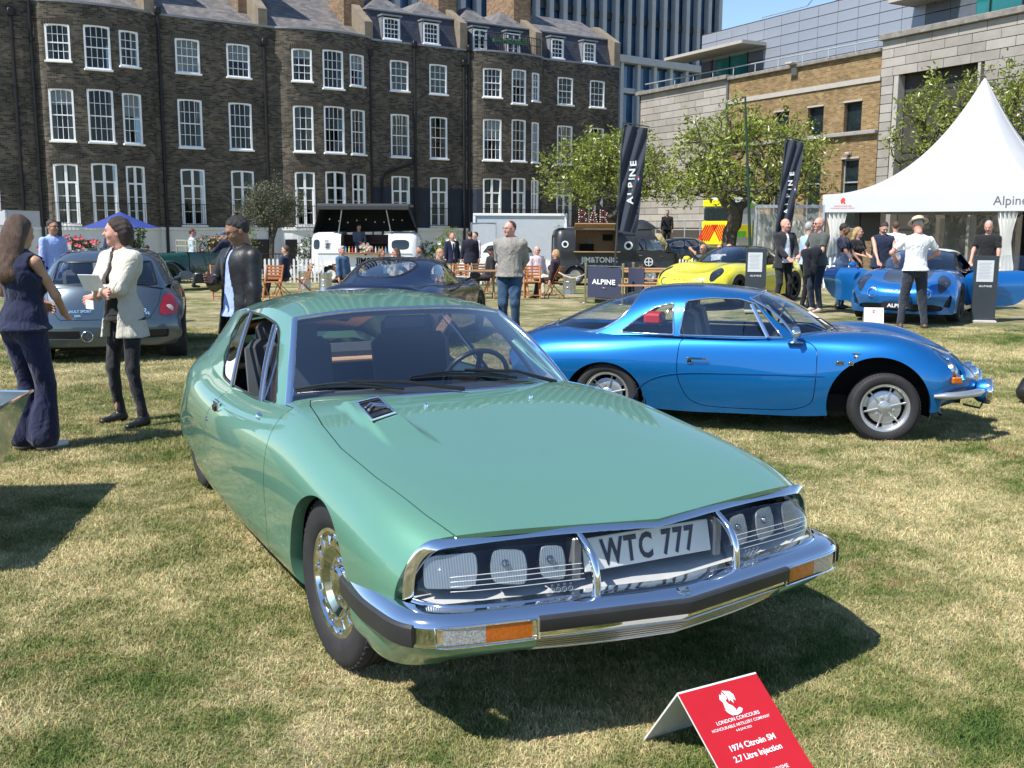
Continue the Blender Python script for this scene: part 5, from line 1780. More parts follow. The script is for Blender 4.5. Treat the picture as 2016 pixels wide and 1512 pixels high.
# == GENERAL CAR SHELL
def shell(t,spec):
 """body, doors, bonnet, greenhouse and glass from stations; spec in the car's own metres"""
 S=spec['S'];pm=spec['paint'];nu,nv=spec.get('res',(110,46))
 G=loft(S,nu,nv)
 body=Surf.grid(G,flip=True)
 for cx,cz,r_ in spec['arch']:
  body=body.cut(lambda P:np.maximum(np.hypot(P[:,0]-cx,P[:,2]-cz)-r_,.35-np.abs(P[:,1])))
 yb=spec['cabin']
 def cabin(P):
  w=np.interp(-P[:,0],[-b_[0]for b_ in yb],[b_[1]for b_ in yb])
  return np.where((P[:,2]<spec.get('cabz',.6))|(P[:,0]>yb[0][0])|(P[:,0]<yb[-1][0]),1.0,np.abs(P[:,1])-w)
 body=body.cut(cabin)
 out={}
 for nm,mt_,fld,gap,off,both in spec.get('panels',()):
  pn,body=body.split(lambda P:fld(P)+gap)
  if gap:body=body.cut(lambda P:fld(P)-gap)
  if not len(pn.F):continue
  if both:
   out[nm]=pn.both().offset(off).build(nm,mt_,t,rim=.012 if off==0 else 0)
  else:
   out[nm]=pn.offset(off).build(nm,mt_,t,rim=.012 if off==0 else 0)
   pn.mirror().offset(off).build(nm,mt_,t,rim=.012 if off==0 else 0)
 body.both().build('body',pm,t,rim=.03)
 Gs=np.array(spec['G'],float)
 if 'ws' in spec:
  k=spec['ws'];nb=21
  b0,b1=curve(Gs[0][:k+1],nb),curve(Gs[1][:k+1],nb)
  bl_=np.array(spec.get('belly',(.02,0,.03)))
  ws=np.array([b0*(1-a)+b1*a+bl_*math.sin(PI*a)for a in np.linspace(0,1,15)])
  Surf.grid(ws,flip=True).both().build('windscreen',CARGLASS,t)
  fm=spec.get('trim',BLACK);fr=MB()
  top=np.concatenate([ws[-1][::-1]*(1,-1,1),ws[-1][1:]]);bot=np.concatenate([ws[0][::-1]*(1,-1,1),ws[0][1:]])
  tw_=spec.get('trimw',.02)
  ribbon(fr,top,(.4,0,1),tw_,.006);ribbon(fr,bot,(.6,0,.8),tw_,.006)
  for sy in(1,-1):ribbon(fr,ws[:,-1]*(1,sy,1),(.55,.6*sy,.5),tw_,.006)
  fr.build('windscreen_trim',fm,t)
  # triangle between the screen edge and the side
  e0,e1=Gs[0][k:],Gs[1][k:]
  if len(e0)>1:
   c0,c1=curve(e0,10),curve(e1,10)
   side0=Surf.grid(np.array([c0*(1-a)+c1*a for a in np.linspace(0,1,22)]),flip=True)
  else:side0=None
 gh=loft(Gs[1:],spec.get('gu',60),spec.get('gv',34))
 top=Surf.grid(gh,flip=True)
 if side0 is not None:top=(top+side0).weld()
 allg=top
 for nm,mt_,fld,trim in spec['glass']:
  g_,top=top.split(fld)
  if not len(g_.F):continue
  if nm=='rear_window':
   g_.both().offset(-.004).build(nm,mt_,t)
  else:
   g_.offset(-.004).build(nm,mt_,t);g_.mirror().offset(-.004).build(nm,mt_,t)
  if trim:
   tm,w=trim[:2]
   if len(trim)>2:
    pl_=np.concatenate([trim[2],trim[2][:1]]);dd=np.concatenate([[0],np.cumsum(np.linalg.norm(np.diff(pl_,axis=0),axis=1))]);uu=np.linspace(0,dd[-1],70)
    px_,pz_=np.interp(uu,dd,pl_[:,0]),np.interp(uu,dd,pl_[:,1]);Q=[]
    for a,c in zip(px_,pz_):
     d=(allg.P[:,0]-a)**2+(allg.P[:,2]-c)**2;kk=np.argsort(d)[:6];ww=1/(d[kk]+1e-5);Q.append((a,(allg.P[kk,1]*ww).sum()/ww.sum()+.002,c))
    Q=np.array(Q)
    for sy in(1,-1):
     mb=MB();ribbon(mb,Q[::sy]*(1,sy,1),(0,sy,.45),w,.006);mb.build('window_trim',tm,t)
    continue
   be=g_.boundary();nx=dict(be);start=be[0][0];lp=[start];c=nx.get(start)
   while c is not None and c!=start and len(lp)<4000:lp.append(c);c=nx.get(c)
   Q=g_.P[lp];N2=g_.N[lp]
   keepm=np.abs(Q[:,1])>.004
   if nm=='rear_window':
   # open chain from the centre line round and back
    k0=[i for i in range(len(Q))if not keepm[i]]
    if k0:
     i0=k0[-1]if(k0[-1]+1<len(Q))else k0[0]
     order=[(i0+1+j)%len(Q)for j in range(len(Q))]
     order=[j for j in order if keepm[j]]
     Q,N2=Q[order],N2[order]
    for sy in(1,-1):
     mb=MB();ribbon(mb,Q[::sy]*(1,sy,1),(N2*(1,sy,1))[::sy],w,.006);mb.build('window_trim',tm,t)
   else:
    Q=np.concatenate([Q,Q[:2]]);N2=np.concatenate([N2,N2[:2]])
    st=max(1,len(Q)//60);Q=Q[::st];N2=N2[::st]
    for sy in(1,-1):
     mb=MB();ribbon(mb,Q[::sy]*(1,sy,1),(N2*(1,sy,1))[::sy],w,.006);mb.build('window_trim',tm,t)
 top.both().build('roof',spec.get('roofpaint',pm),t,rim=.012)
 ub=MB()
 for q in spec['under']:ub.box(*q)
 ub.build('underbody',DARK,t)
 for(cx,cz,r_),yw in zip(spec['arch'],spec['archy']):
  for sy in(-1,1):
   la=MB();aa=np.linspace(-.3,PI+.3,18)
   la.grid(np.array([[(cx+math.cos(q)*rr*1.0,sy*(yw-d_),cz+math.sin(q)*rr)for q in aa]for rr,d_ in((r_+.012,.0),(r_+.03,.03),(r_+.03,.34),(.01,.34))]),sm=True)
   la.build('wheel_housing',DARK,t)
   # seats
 for x,y,z,w in spec.get('seats',()):
  s=MB();s.box(x,y,z,.48,w,.14,ch=.05);s.box(x-.27,y,z+.28,.12,w,.55,ch=.05,tilt=Matrix.Rotation(R(-14),3,'Y'));s.box(x-.36,y,z+.60,.09,w*.55,.16,ch=.04)
  s.build('seat',spec.get('seatmat',SEATC),t)
 return out
def P_at(surfpts,x,y):
 d=(surfpts[:,0]-x)**2+(surfpts[:,1]-abs(y))**2
 return surfpts[np.argmin(d)]
 # == BLUE CLASSIC COUPE
def blue_coupe():
 t=thing('classic_car','metallic blue 1960s rear-engined coupe with round fog lamps, side-on behind the green car','car',(3.10,8.49,0),R(-16.6))
 BL=paint('blue_metallic',(.004,.165,.48),(.003,.07,.27),rough=.34,metal=.6,flake=.10)
 S=[[(.62,0,.30),(.58,.33,.30),(.50,.50,.30),(.42,.62,.29),(.40,.665,.28),(.40,.67,.26),(.40,.64,.24)],[(.735,0,.42),(.70,.33,.42),(.61,.50,.43),(.50,.625,.42),(.44,.675,.40),(.42,.685,.36),(.41,.66,.26)],
[(.69,0,.53),(.665,.33,.54),(.60,.50,.56),(.50,.63,.55),(.43,.69,.50),(.41,.70,.42),(.40,.68,.26)],[(.52,0,.625),(.50,.33,.645),(.44,.50,.685),(.38,.635,.655),(.35,.705,.57),(.34,.72,.44),(.34,.70,.25)],
[(.21,0,.735),(.21,.33,.745),(.20,.51,.790),(.18,.655,.745),(.17,.725,.62),(.17,.735,.46),(.17,.71,.24)],[(-.15,0,.805),(-.15,.33,.812),(-.15,.51,.838),(-.15,.665,.775),(-.15,.735,.64),(-.15,.742,.46),(-.15,.715,.22)],
[(-.50,0,.820),(-.50,.33,.822),(-.50,.52,.818),(-.50,.665,.755),(-.50,.722,.60),(-.50,.735,.44),(-.50,.70,.18)],[(-1.1,0,.80),(-1.1,.33,.80),(-1.1,.55,.79),(-1.1,.670,.735),(-1.1,.715,.58),(-1.1,.725,.40),(-1.1,.695,.165)],
[(-1.7,0,.80),(-1.7,.33,.80),(-1.7,.54,.79),(-1.7,.665,.735),(-1.7,.722,.58),(-1.7,.728,.40),(-1.7,.695,.165)],[(-2.22,0,.80),(-2.22,.33,.80),(-2.22,.52,.785),(-2.22,.665,.720),(-2.22,.738,.58),(-2.22,.745,.42),(-2.22,.72,.22)],
[(-2.72,0,.805),(-2.72,.30,.80),(-2.72,.48,.765),(-2.72,.62,.695),(-2.72,.70,.57),(-2.72,.71,.42),(-2.72,.69,.26)],[(-3.06,0,.700),(-3.05,.28,.695),(-3.03,.45,.675),(-3.0,.57,.625),(-2.97,.65,.53),(-2.96,.66,.42),(-2.95,.64,.30)],
[(-3.17,0,.59),(-3.16,.27,.585),(-3.13,.43,.57),(-3.10,.54,.54),(-3.06,.60,.48),(-3.05,.61,.42),(-3.04,.59,.33)],]
 Gs=[[(-.40,0,.815),(-.47,.28,.812),(-.70,.52,.795),(-.755,.635,.775)],[(-.965,0,1.130),(-.985,.26,1.122),(-1.06,.455,1.085),(-1.10,.665,.772)],[(-1.42,0,1.171),(-1.42,.30,1.158),(-1.42,.500,1.088),(-1.42,.668,.772)],
[(-1.85,0,1.152),(-1.85,.28,1.136),(-1.85,.470,1.055),(-1.85,.650,.775)],[(-2.15,0,1.082),(-2.15,.26,1.062),(-2.15,.42,.985),(-2.15,.605,.765)],[(-2.50,0,.945),(-2.50,.24,.925),(-2.50,.375,.862),(-2.50,.53,.745)],
[(-2.80,0,.808),(-2.80,.22,.792),(-2.80,.32,.755),(-2.80,.42,.700)],]
 door=chaikin([(-.52,.80),(-.515,.50),(-.54,.215),(-1.36,.205),(-1.52,.26),(-1.61,.44),(-1.615,.60),(-1.59,.80)],3)
 dw=chaikin([(-.79,.79),(-.80,.80),(-1.02,1.045),(-1.14,1.08),(-1.38,1.085),(-1.56,1.06),(-1.575,1.05),(-1.61,.80),(-1.60,.785)],0)
 qw=chaikin([(-1.66,.785),(-1.655,.80),(-1.675,1.025),(-1.69,1.035),(-1.83,.995),(-1.97,.905),(-2.10,.80),(-2.09,.785)],0)
 rear=chaikin([(-1.985,1.3),(-1.985,1.09),(-2.04,.99),(-2.14,.88),(-2.28,.795),(-2.45,.768),(-2.62,.772),(-2.73,.795),(-2.77,.83),(-2.77,1.3)],1)
 boot=chaikin([(-2.80,-.5),(-2.80,.30),(-2.92,.40),(-3.06,.42),(-3.12,.30),(-3.12,-.5)],2)
 lampf=chaikin([(.33,.500),(.36,.60),(.52,.655),(.62,.585),(.625,.53),(.50,.47)],2)
 hoodf=chaikin([(-.42,-.2),(-.42,.24),(-.36,.36),(.30,.36),(.56,.26),(.56,-.2)],2)
 spec=dict(S=S,G=Gs,paint=BL,arch=[(-.045,.285,.385),(-2.22,.20,.345)],archy=(.70,.72),cabin=[(-.42,.10),(-.50,.34),(-.76,.60),(-1.1,.645),(-1.7,.64),(-2.1,.58),(-2.5,.44),(-2.76,.30)],cabz=.66,
panels=[('door',BL,lambda P:np.maximum(poly_sd(P[:,[0,2]],door),.60-np.abs(P[:,1])),.0028,0,False),('engine_cover',BL,lambda P:np.maximum(poly_sd(P[:,[0,1]]*(1,1),boot),.5-P[:,2]),.0028,0,True),
('bonnet',BL,lambda P:np.maximum(poly_sd(P[:,[0,1]],hoodf),.5-P[:,2]),.0028,0,True),('lamp_well',plain('lamp_well',(.02,.06,.16),.3),lambda P:np.maximum(poly_sd(P[:,[0,1]],lampf),.5-P[:,2]),0,-.035,False)],
ws=2,trim=CHROME,trimw=.022,glass=[('door_window',CARGLASS,F_xz(dw),(CHROME,.012,dw)),('quarter_window',CARGLASS,F_xz(qw),(CHROME,.014,qw)),('rear_window',CARGLASS,F_xz(rear),(CHROME,.022))],
under=[(-1.2,0,.26,2.9,1.0,.14),(-1.2,0,.30,1.4,1.36,.24),(.38,0,.36,.4,.9,.12),(-2.6,0,.42,.7,1.0,.26)],seats=[(-1.25,.30,.42,.42),(-1.25,-.30,.42,.42)],res=(150,56),gu=90,gv=40)
 shell(t,spec)
 Gd=loft(S,150,56).reshape(-1,3)
 # clear covers over the wells, lamps in them
 for sy in(-1,1):
  q=[P_at(Gd[Gd[:,2]>.45],x,y)for x,y in lampf[::3]]
  cv=MB();c=np.mean(q,0)+(0,0,.004);n_=len(q)
  cv.add([c*(1,sy,1)]+[p*(1,sy,1)for p in q],[(0,1+i,1+(i+1)%n_)for i in range(n_)],sm=True)
  cv.build('lamp_cover',glass('clear_cover',(.93,.95,.97)),t,sharp=0)
  lp=MB();lp.lathe([(.001,.03),(.05,.02),(.072,0),(.072,-.04)],20,M=T4((.50,sy*.565,.575),(0,R(68),0)))
  lp.build('headlamp',chrome('lamp_bowl'),t)
  # fog lamp on the nose
  fg=MB();fx,fy,fz=.775,sy*.30,.385
  fg.lathe([(.001,-.10),(.055,-.09),(.088,-.05),(.098,-.005)],24,M=T4((fx,fy,fz),(0,R(90),0)))
  fo=fg.build('fog_lamp',BL,t)
  f2=MB();f2.lathe([(.098,-.005),(.104,.005),(.104,.035),(.094,.045),(.088,.040)],24,M=T4((fx,fy,fz),(0,R(90),0)));f2.build('lamp_rim',CHROME,fo)
  f3=MB();f3.lathe([(.001,.062),(.05,.058),(.089,.042)],24,M=T4((fx,fy,fz),(0,R(90),0)));f3.build('lens',glass('lamp_lens'),fo)
  f5=MB();f5.lathe([(.001,.0),(.089,.03)],20,M=T4((fx,fy,fz),(0,R(90),0)));f5.build('reflector',chrome('lamp_bowl'),fo)
  br=MB();br.tube([(fx-.01,fy,fz-.09),(fx-.03,fy,fz-.14),(.62,fy,.27)],.009,5);br.build('bracket',BLACK,fo)
  # nose driving lamp upright
  hl=MB();hl.lathe([(.001,.03),(.045,.022),(.066,0),(.066,-.05),(.05,-.08)],20,M=T4((.715,sy*.13,.50),(0,R(86),0)));hl.build('driving_lamp',CHROME,t)
  # quarter bumper
  bp=MB();bp.tube(curve([(.355,sy*.725,.385),(.50,sy*.69,.392),(.64,sy*.58,.398),(.74,sy*.43,.40)],18),np.interp(np.arange(18),[0,3,14,17],[.018,.036,.038,.020]),12,flat=.8)
  bp.build('quarter_bumper',SILVER,t)
  ind=MB();ind.box(.52,sy*.645,.505,.085,.03,.055,R(-28)*sy,ch=.01);ind.build('indicator',AMBER,t)
  tl=MB();tl.lathe([(.001,.02),(.045,.012),(.05,0)],16,M=T4((-3.09,sy*.50,.50),(0,R(-90),0)));tl.build('tail_lamp',REDLENS,t)
  # waist swage, door handle, mirror
  hd=MB();hd.tube([(-1.535,sy*.722,.605),(-1.50,sy*.742,.606),(-1.38,sy*.742,.606),(-1.365,sy*.735,.604)],.007,6);hd.box(-1.51,sy*.730,.585,.045,.012,.035,ch=.004);hd.build('door_handle',CHROME,t)
  wheel(t,.0,sy*.615,.270,.17,.185,'eight',sy,steer=R(8))
  wheel(t,-2.20,sy*.615,.270,.19,.185,'eight',sy)
 mr=MB();mr.lathe([(.001,.055),(.045,.05),(.062,.02),(.062,-.0),(.001,.0)],16,M=T4((-.70,-.715,.835),(0,R(70),0))@T4(sc=(.8,1.15,1)));mr.tube([(-.70,-.68,.765),(-.695,-.70,.80)],.012,6);mr.box(-.69,-.69,.76,.12,.05,.012,ch=.004);mr.build('door_mirror',CHROME,t)
 # flank crease: thin bead in body paint along door and wing
 sw=MB()
 cr_=curve([(-1.98,-.733,.215),(-1.93,-.742,.33),(-1.80,-.744,.43),(-1.62,-.744,.475),(-1.3,-.738,.492),(-.9,-.735,.50),(-.45,-.738,.505)],50)
 body_p=Gd[(Gd[:,2]<.75)]
 cr2=[]
 for p in cr_:
  d=np.hypot(body_p[:,0]-p[0],body_p[:,2]-p[2]);q=body_p[np.argmin(d)];cr2.append((p[0],-q[1]-.001,p[2]))
 cr2=np.array(cr2);cr2[:,1]=np.convolve(np.pad(cr2[:,1],3,mode='edge'),np.ones(7)/7,'valid')
 sw.tube(cr2,.007,6,flat=.5);sw.build('flank_crease',BL,t)
 for sy in(1,-1):
  q0,q1=np.array((-.90,sy*.660,.79)),np.array((-1.045,sy*.545,1.045))
  mb=MB();ribbon(mb,np.array([q0*(1-a)+q1*a for a in np.linspace(0,1,6)])[::sy],(0,sy,.4),.030,.006);mb.build('quarter_light_bar',CHROME,t)
 bdg=MB();M=T4((-.335,-.738,.60),(R(90),0,0))
 bdg.box(-.345,-.735,.615,.062,.006,.032,ch=.002);bdg.box(-.262,-.733,.612,.042,.006,.030,ch=.002)
 bdg.lathe([(.018,0),(.016,.004),(.001,.005)],12,M=T4((-.225,-.727,.665),(R(90),0,0)))
 bdg.box(-.225,-.722,.695,.062,.006,.006)
 bo=bdg.build('badge',CHROME,t)
 tx=MB();text_mb('1600',.030,0,M=T4((-.345,-.7395,.605),(R(90),0,0)),mb=tx,bold=.02);text_mb('S',.030,0,M=T4((-.262,-.7375,.603),(R(90),0,0)),mb=tx,bold=.02)
 tx.build('badge_lettering',BLACK,bo)
 wb=MB()
 for s0_,s1_ in(((-.40,.05,.83),(-.62,-.22,.93)),((-.45,-.25,.825),(-.72,-.44,.90))):
  wb.tube([s0_,tuple((np.array(s0_)+s1_)/2+(.02,0,.02)),s1_],.005,5)
 wb.tube([(-.36,-.30,.825),(-.50,-.38,.93)],.003,4);wb.build('wiper',BLACK,t)
 st=MB();M=T4((-.86,.30,.83),(0,R(-70),0))
 st.tube([M[:3,:3]@np.array((math.cos(q)*.16,math.sin(q)*.16,0))+M[:3,3]for q in np.linspace(0,2*PI,20,endpoint=False)],.009,6,closed=True);st.build('steering_wheel',BLACK,t)
 ds=MB();ds.box(-.78,0,.74,.22,1.1,.12,ch=.04);ds.box(-1.75,0,.62,.9,1.15,.10);ds.build('dashboard',DASH,t)
 rd=MB();rd.box(-1.95,.25,.84,.16,.30,.10,ch=.02);rd.build('red_box',plain('red_enamel',(.55,.02,.02),.4),t)
 cv=MB();cv.tube([(-2.86,-.34,.745),(-2.90,-.30,.775),(-2.92,.30,.775)],.004,4);cv.build('cover_hinge',CHROME,t)
blue_coupe()
# == MODERN SPORTS COUPES
def modern(label,loc,rz,pm,roofpaint=None,plate=None,doors_open=False,hood2=None,name='sports_car',group=None,badge=True):
 t=thing(name,label,'car',loc,rz,group)
 S=[[(.80,0,.16),(.78,.4,.16),(.70,.6,.16),(.60,.74,.16),(.54,.82,.16),(.52,.84,.16),(.50,.82,.15)],[(.90,0,.34),(.87,.4,.34),(.77,.62,.34),(.64,.77,.33),(.55,.85,.30),(.53,.87,.26),(.50,.84,.17)],
[(.93,0,.50),(.90,.4,.51),(.80,.62,.52),(.66,.775,.50),(.56,.86,.44),(.53,.88,.36),(.50,.85,.18)],[(.86,0,.60),(.83,.4,.625),(.73,.62,.64),(.61,.78,.61),(.53,.865,.52),(.51,.885,.40),(.49,.855,.18)],
[(.55,0,.70),(.54,.4,.725),(.48,.62,.76),(.42,.79,.72),(.40,.88,.60),(.40,.895,.44),(.40,.87,.18)],[(.10,0,.80),(.10,.4,.825),(.10,.63,.86),(.10,.80,.80),(.10,.89,.66),(.10,.905,.46),(.10,.88,.18)],
[(-.40,0,.90),(-.40,.4,.89),(-.40,.64,.885),(-.40,.80,.80),(-.40,.885,.66),(-.40,.895,.46),(-.40,.87,.17)],[(-1.1,0,.90),(-1.1,.4,.89),(-1.1,.65,.87),(-1.1,.80,.81),(-1.1,.875,.66),(-1.1,.875,.46),(-1.1,.86,.16)],
[(-1.8,0,.92),(-1.8,.4,.91),(-1.8,.64,.89),(-1.8,.80,.83),(-1.8,.885,.68),(-1.8,.885,.46),(-1.8,.87,.17)],[(-2.42,0,.94),(-2.42,.4,.93),(-2.42,.63,.91),(-2.42,.80,.84),(-2.42,.895,.68),(-2.42,.905,.48),(-2.42,.88,.18)],
[(-2.95,0,.93),(-2.95,.38,.92),(-2.93,.58,.89),(-2.90,.74,.80),(-2.86,.84,.66),(-2.84,.86,.48),(-2.82,.84,.20)],[(-3.22,0,.88),(-3.20,.36,.87),(-3.16,.54,.84),(-3.08,.68,.76),(-3.0,.78,.62),(-2.98,.80,.46),(-2.97,.78,.24)],
[(-3.27,0,.60),(-3.25,.36,.60),(-3.20,.52,.58),(-3.12,.66,.56),(-3.06,.74,.50),(-3.04,.76,.42),(-3.03,.74,.27)],[(-3.24,0,.30),(-3.22,.36,.30),(-3.17,.52,.30),(-3.09,.62,.30),(-3.04,.68,.30),(-3.03,.70,.29),(-3.02,.70,.28)],
]
 Gs=[[(-.30,0,.90),(-.40,.36,.895),(-.68,.66,.875),(-.74,.755,.855)],[(-1.12,0,1.225),(-1.14,.32,1.215),(-1.22,.535,1.165),(-1.30,.775,.85)],[(-1.50,0,1.252),(-1.50,.32,1.240),(-1.50,.555,1.180),(-1.50,.775,.855)],
[(-1.95,0,1.238),(-1.95,.30,1.222),(-1.95,.53,1.150),(-1.95,.755,.87)],[(-2.45,0,1.135),(-2.45,.28,1.115),(-2.45,.46,1.045),(-2.45,.66,.89)],[(-2.90,0,.990),(-2.90,.26,.975),(-2.90,.38,.945),(-2.90,.50,.90)],
[(-3.10,0,.925),(-3.10,.22,.918),(-3.10,.30,.905),(-3.10,.38,.89)],]
 sidewin=chaikin([(-.84,.885),(-1.26,1.130),(-1.50,1.160),(-1.85,1.140),(-2.10,1.06),(-2.28,.95),(-1.9,.905),(-1.2,.88)],2)
 rear=chaikin([(-2.02,0),(-2.03,.28),(-2.10,.42),(-2.40,.40),(-2.75,.30),(-2.84,.15),(-2.84,0),(-2.84,-.2),(-2.02,-.2)],2)
 door=chaikin([(-.50,.86),(-.48,.55),(-.52,.24),(-1.45,.22),(-1.72,.40),(-1.84,.62),(-1.84,.90)],3)
 lampf=chaikin([(.26,.60),(.40,.755),(.56,.785),(.72,.71),(.80,.62),(.66,.585),(.42,.56)],2)
 DK=plain('black_grille',(.008,.008,.009),.5)
 hood=chaikin([(-.36,-.2),(-.36,.44),(-.10,.56),(.45,.50),(.66,.30),(.70,0),(.70,-.2)],2)
 hood_in=chaikin([(-.30,-.2),(-.30,.36),(.05,.40),(.50,.36),(.60,.20),(.62,-.2)],2)
 grille=lambda P:np.maximum(np.abs(P[:,2]-.265)-np.interp(np.abs(P[:,1]),[0,.55,.72],[.075,.065,.03]),np.maximum(np.abs(P[:,1])-.70,.4-P[:,0]))
 sidev=lambda P:np.maximum(poly_sd(P[:,[1,2]],[(.70,.30),(.80,.50),(.83,.47),(.80,.27)]),.42-P[:,0])
 taillamp=lambda P:np.maximum(np.maximum(np.abs(P[:,2]-.72)-.035,.36-np.abs(P[:,1])),P[:,0]+2.98)
 diff=lambda P:np.maximum(P[:,2]-.40,P[:,0]+3.0)
 panels=[('front_grille',DK,grille,0,-.03,True),('side_vent',DK,sidev,0,-.03,False),('lamp_unit',plain('lamp_black',(.02,.022,.025),.15,coat=1),lambda P:np.maximum(poly_sd(P[:,[0,1]],lampf),.5-P[:,2]),.001,-.006,False),
('bonnet',hood2 or pm,lambda P:np.maximum(poly_sd(P[:,[0,1]],hood if not hood2 else hood_in),.5-P[:,2]),.003,0,True),('tail_lamp',REDLENS,taillamp,.001,-.002,False),('diffuser',DK,diff,.002,-.01,True)]
 drf=lambda P:np.maximum(poly_sd(P[:,[0,2]],door),.66-np.abs(P[:,1]))
 if not doors_open:panels.append(('door',pm,drf,.003,0,False))
 spec=dict(S=S,G=Gs,paint=pm,roofpaint=roofpaint or pm,arch=[(0,.315,.365),(-2.42,.315,.37)],archy=(.86,.87),cabin=[(-.32,.10),(-.42,.42),(-.74,.72),(-1.3,.75),(-1.9,.73),(-2.45,.62),(-2.95,.35)],cabz=.7,
panels=panels,ws=2,trim=BLACK,trimw=.03,glass=[('side_window',CARGLASS,F_xz(sidewin),None),('rear_window',CARGLASS,lambda P:poly_sd(np.stack([P[:,0],np.abs(P[:,1])],1),rear),(BLACK,.04))]if not doors_open else
[('rear_window',CARGLASS,lambda P:poly_sd(np.stack([P[:,0],np.abs(P[:,1])],1),rear),(BLACK,.04))],under=[(-1.2,0,.26,3.0,1.1,.2),(-1.2,0,.32,1.5,1.62,.26),(.5,0,.40,.5,1.0,.3),(-2.8,0,.5,.6,1.1,.4)],
seats=[(-1.35,.37,.46,.5),(-1.35,-.37,.46,.5)],res=(110,50),gu=60,gv=32)
 if doors_open:
 # openings are left in shell and roof; the doors swing out on their front hinges
  GG=Surf.grid(loft(S,110,50),flip=True)
  dpanel=GG.split(lambda P:drf(P)+.003)[0]
  spec['panels']=panels+[('door_gap',DK,drf,0,99,False)]
  gtop=Surf.grid(loft(np.array(Gs,float)[1:],60,32),flip=True)
  spec['glass']=[('side_gap',CARGLASS,F_xz(sidewin),None)]+spec['glass']
 shell(t,spec)
 if doors_open:
  for o in list(t.children):
   if o.name.split('.')[0]in('door_gap','side_gap'):bpy.data.objects.remove(o)
  wing=gtop.split(F_xz(sidewin))[0]
  for sy in(1,-1):
   hx,hy=-.50,sy*.86;ang=R(50)*sy*-1
   Mh=Matrix.Translation((hx,hy,0))@Matrix.Rotation(-ang*-1 if False else ang,4,'Z')@Matrix.Translation((-hx,-hy,0))
   dp=dpanel if sy>0 else dpanel.mirror();wg=wing if sy>0 else wing.mirror()
   do=dp.build('door',pm,t,rim=.05);do.matrix_local=Mh
   inner=dp.offset(-.09);inner.F=[f[::-1]for f in inner.F];inner.N=-inner.N
   inner.build('door_lining',SEATC,do);wg.offset(-.004).build('door_window',CARGLASS,do)
   mm=MB();mm.lathe([(.001,.09),(.05,.08),(.075,.03),(.07,0),(.001,0)],14,M=T4((-.80,sy*.99,.94),(0,R(80),0))@T4(sc=(.75,1.2,1)));mm.tube([(-.78,sy*.84,.86),(-.80,sy*.95,.92)],.018,6);mm.build('door_mirror',pm,do)
 else:
  for sy in(1,-1):
   mm=MB();mm.lathe([(.001,.09),(.05,.08),(.075,.03),(.07,0),(.001,0)],14,M=T4((-.80,sy*.97,.95),(0,R(80),0))@T4(sc=(.75,1.2,1)));mm.tube([(-.78,sy*.80,.87),(-.80,sy*.93,.93)],.018,6);mm.build('door_mirror',pm if pm is not NAVYP else BLACK,t)
 for sy in(1,-1):
  lp=MB();lp.lathe([(.001,.016),(.03,.012),(.042,0),(.05,-.01)],16,M=T4((.585,sy*.70,.672),(R(-20)*sy,R(62),0)));lp.build('headlamp',CHROME,t)
  cv=MB();rr=[(.088,-.02),(.088,.022),(.074,.026),(.066,.012),(.066,.0),(.001,.012)]
  cv.lathe(rr,20,M=T4((.865,sy*.44,.515),(0,R(78),R(8)*sy)));cv.build('round_lamp',chrome('lamp_bowl'),t)
  wheel(t,0,sy*.78,.335,.22,.245,'multi',sy,rimmat=plain('dark_alloy',(.05,.052,.055),.3,.7))
  wheel(t,-2.42,sy*.785,.335,.24,.245,'multi',sy,rimmat=plain('dark_alloy',(.05,.052,.055),.3,.7))
 mb=MB();mb.box(-.62,0,.83,.30,1.2,.10,ch=.03);mb.build('dashboard',DASH,t)
 if badge:
  tx=MB();text_mb('ALPINE',.055,0,M=T4((.932,0,.545),(R(62),0,R(90))),mb=tx,spacing=1.8,bold=.02,sx=1.3);tx.build('nose_lettering',BLACK,t)
 if plate:
  pl=MB();pl.box(.935,0,.305,.015,.52,.115,ch=.004);po=pl.build('front_plate',BLACK,t)
  tx=MB();text_mb(plate,.085,0,M=T4((.9435,0,.276),(R(90),0,R(90))),mb=tx,bold=.03,sx=1.15,spacing=1.05);tx.build('plate_lettering',WHITE,po)
 rb=MB();rb.box(-3.262,0,.72,.02,1.1,.03);rb.build('rear_strip',REDLENS,t)
 return t
NAVYP=paint('navy_metallic',(.006,.012,.045),rough=.3,metal=.4)
YEL=paint('yellow_paint',(.72,.66,.03),rough=.35,metal=.0,flake=.03)
ABLUE=paint('bright_blue_metallic',(.008,.16,.50),rough=.3,metal=.5)
modern('navy blue modern sports coupe seen from behind, just beyond the green car roof',(-1.40,16.9,-.05),R(80),NAVYP,badge=False,group='modern sports coupes')
modern('yellow modern sports coupe with black roof beside the picnic tables',(bx(1388,22.4),22.4,.0),R(-133),YEL,roofpaint=plain('black_roof',(.012,.012,.014),.12,coat=1),group='modern sports coupes')
modern('bright blue modern sports coupe with both doors open by the marquee',(bx(1800,18.3),18.4,.03),R(-122),ABLUE,roofpaint=plain('black_roof',(.012,.012,.014),.12,coat=1),plate='ALPINE',doors_open=True,hood2=plain('carbon_bonnet',(.03,.03,.033),.3,coat=1),group='modern sports coupes')
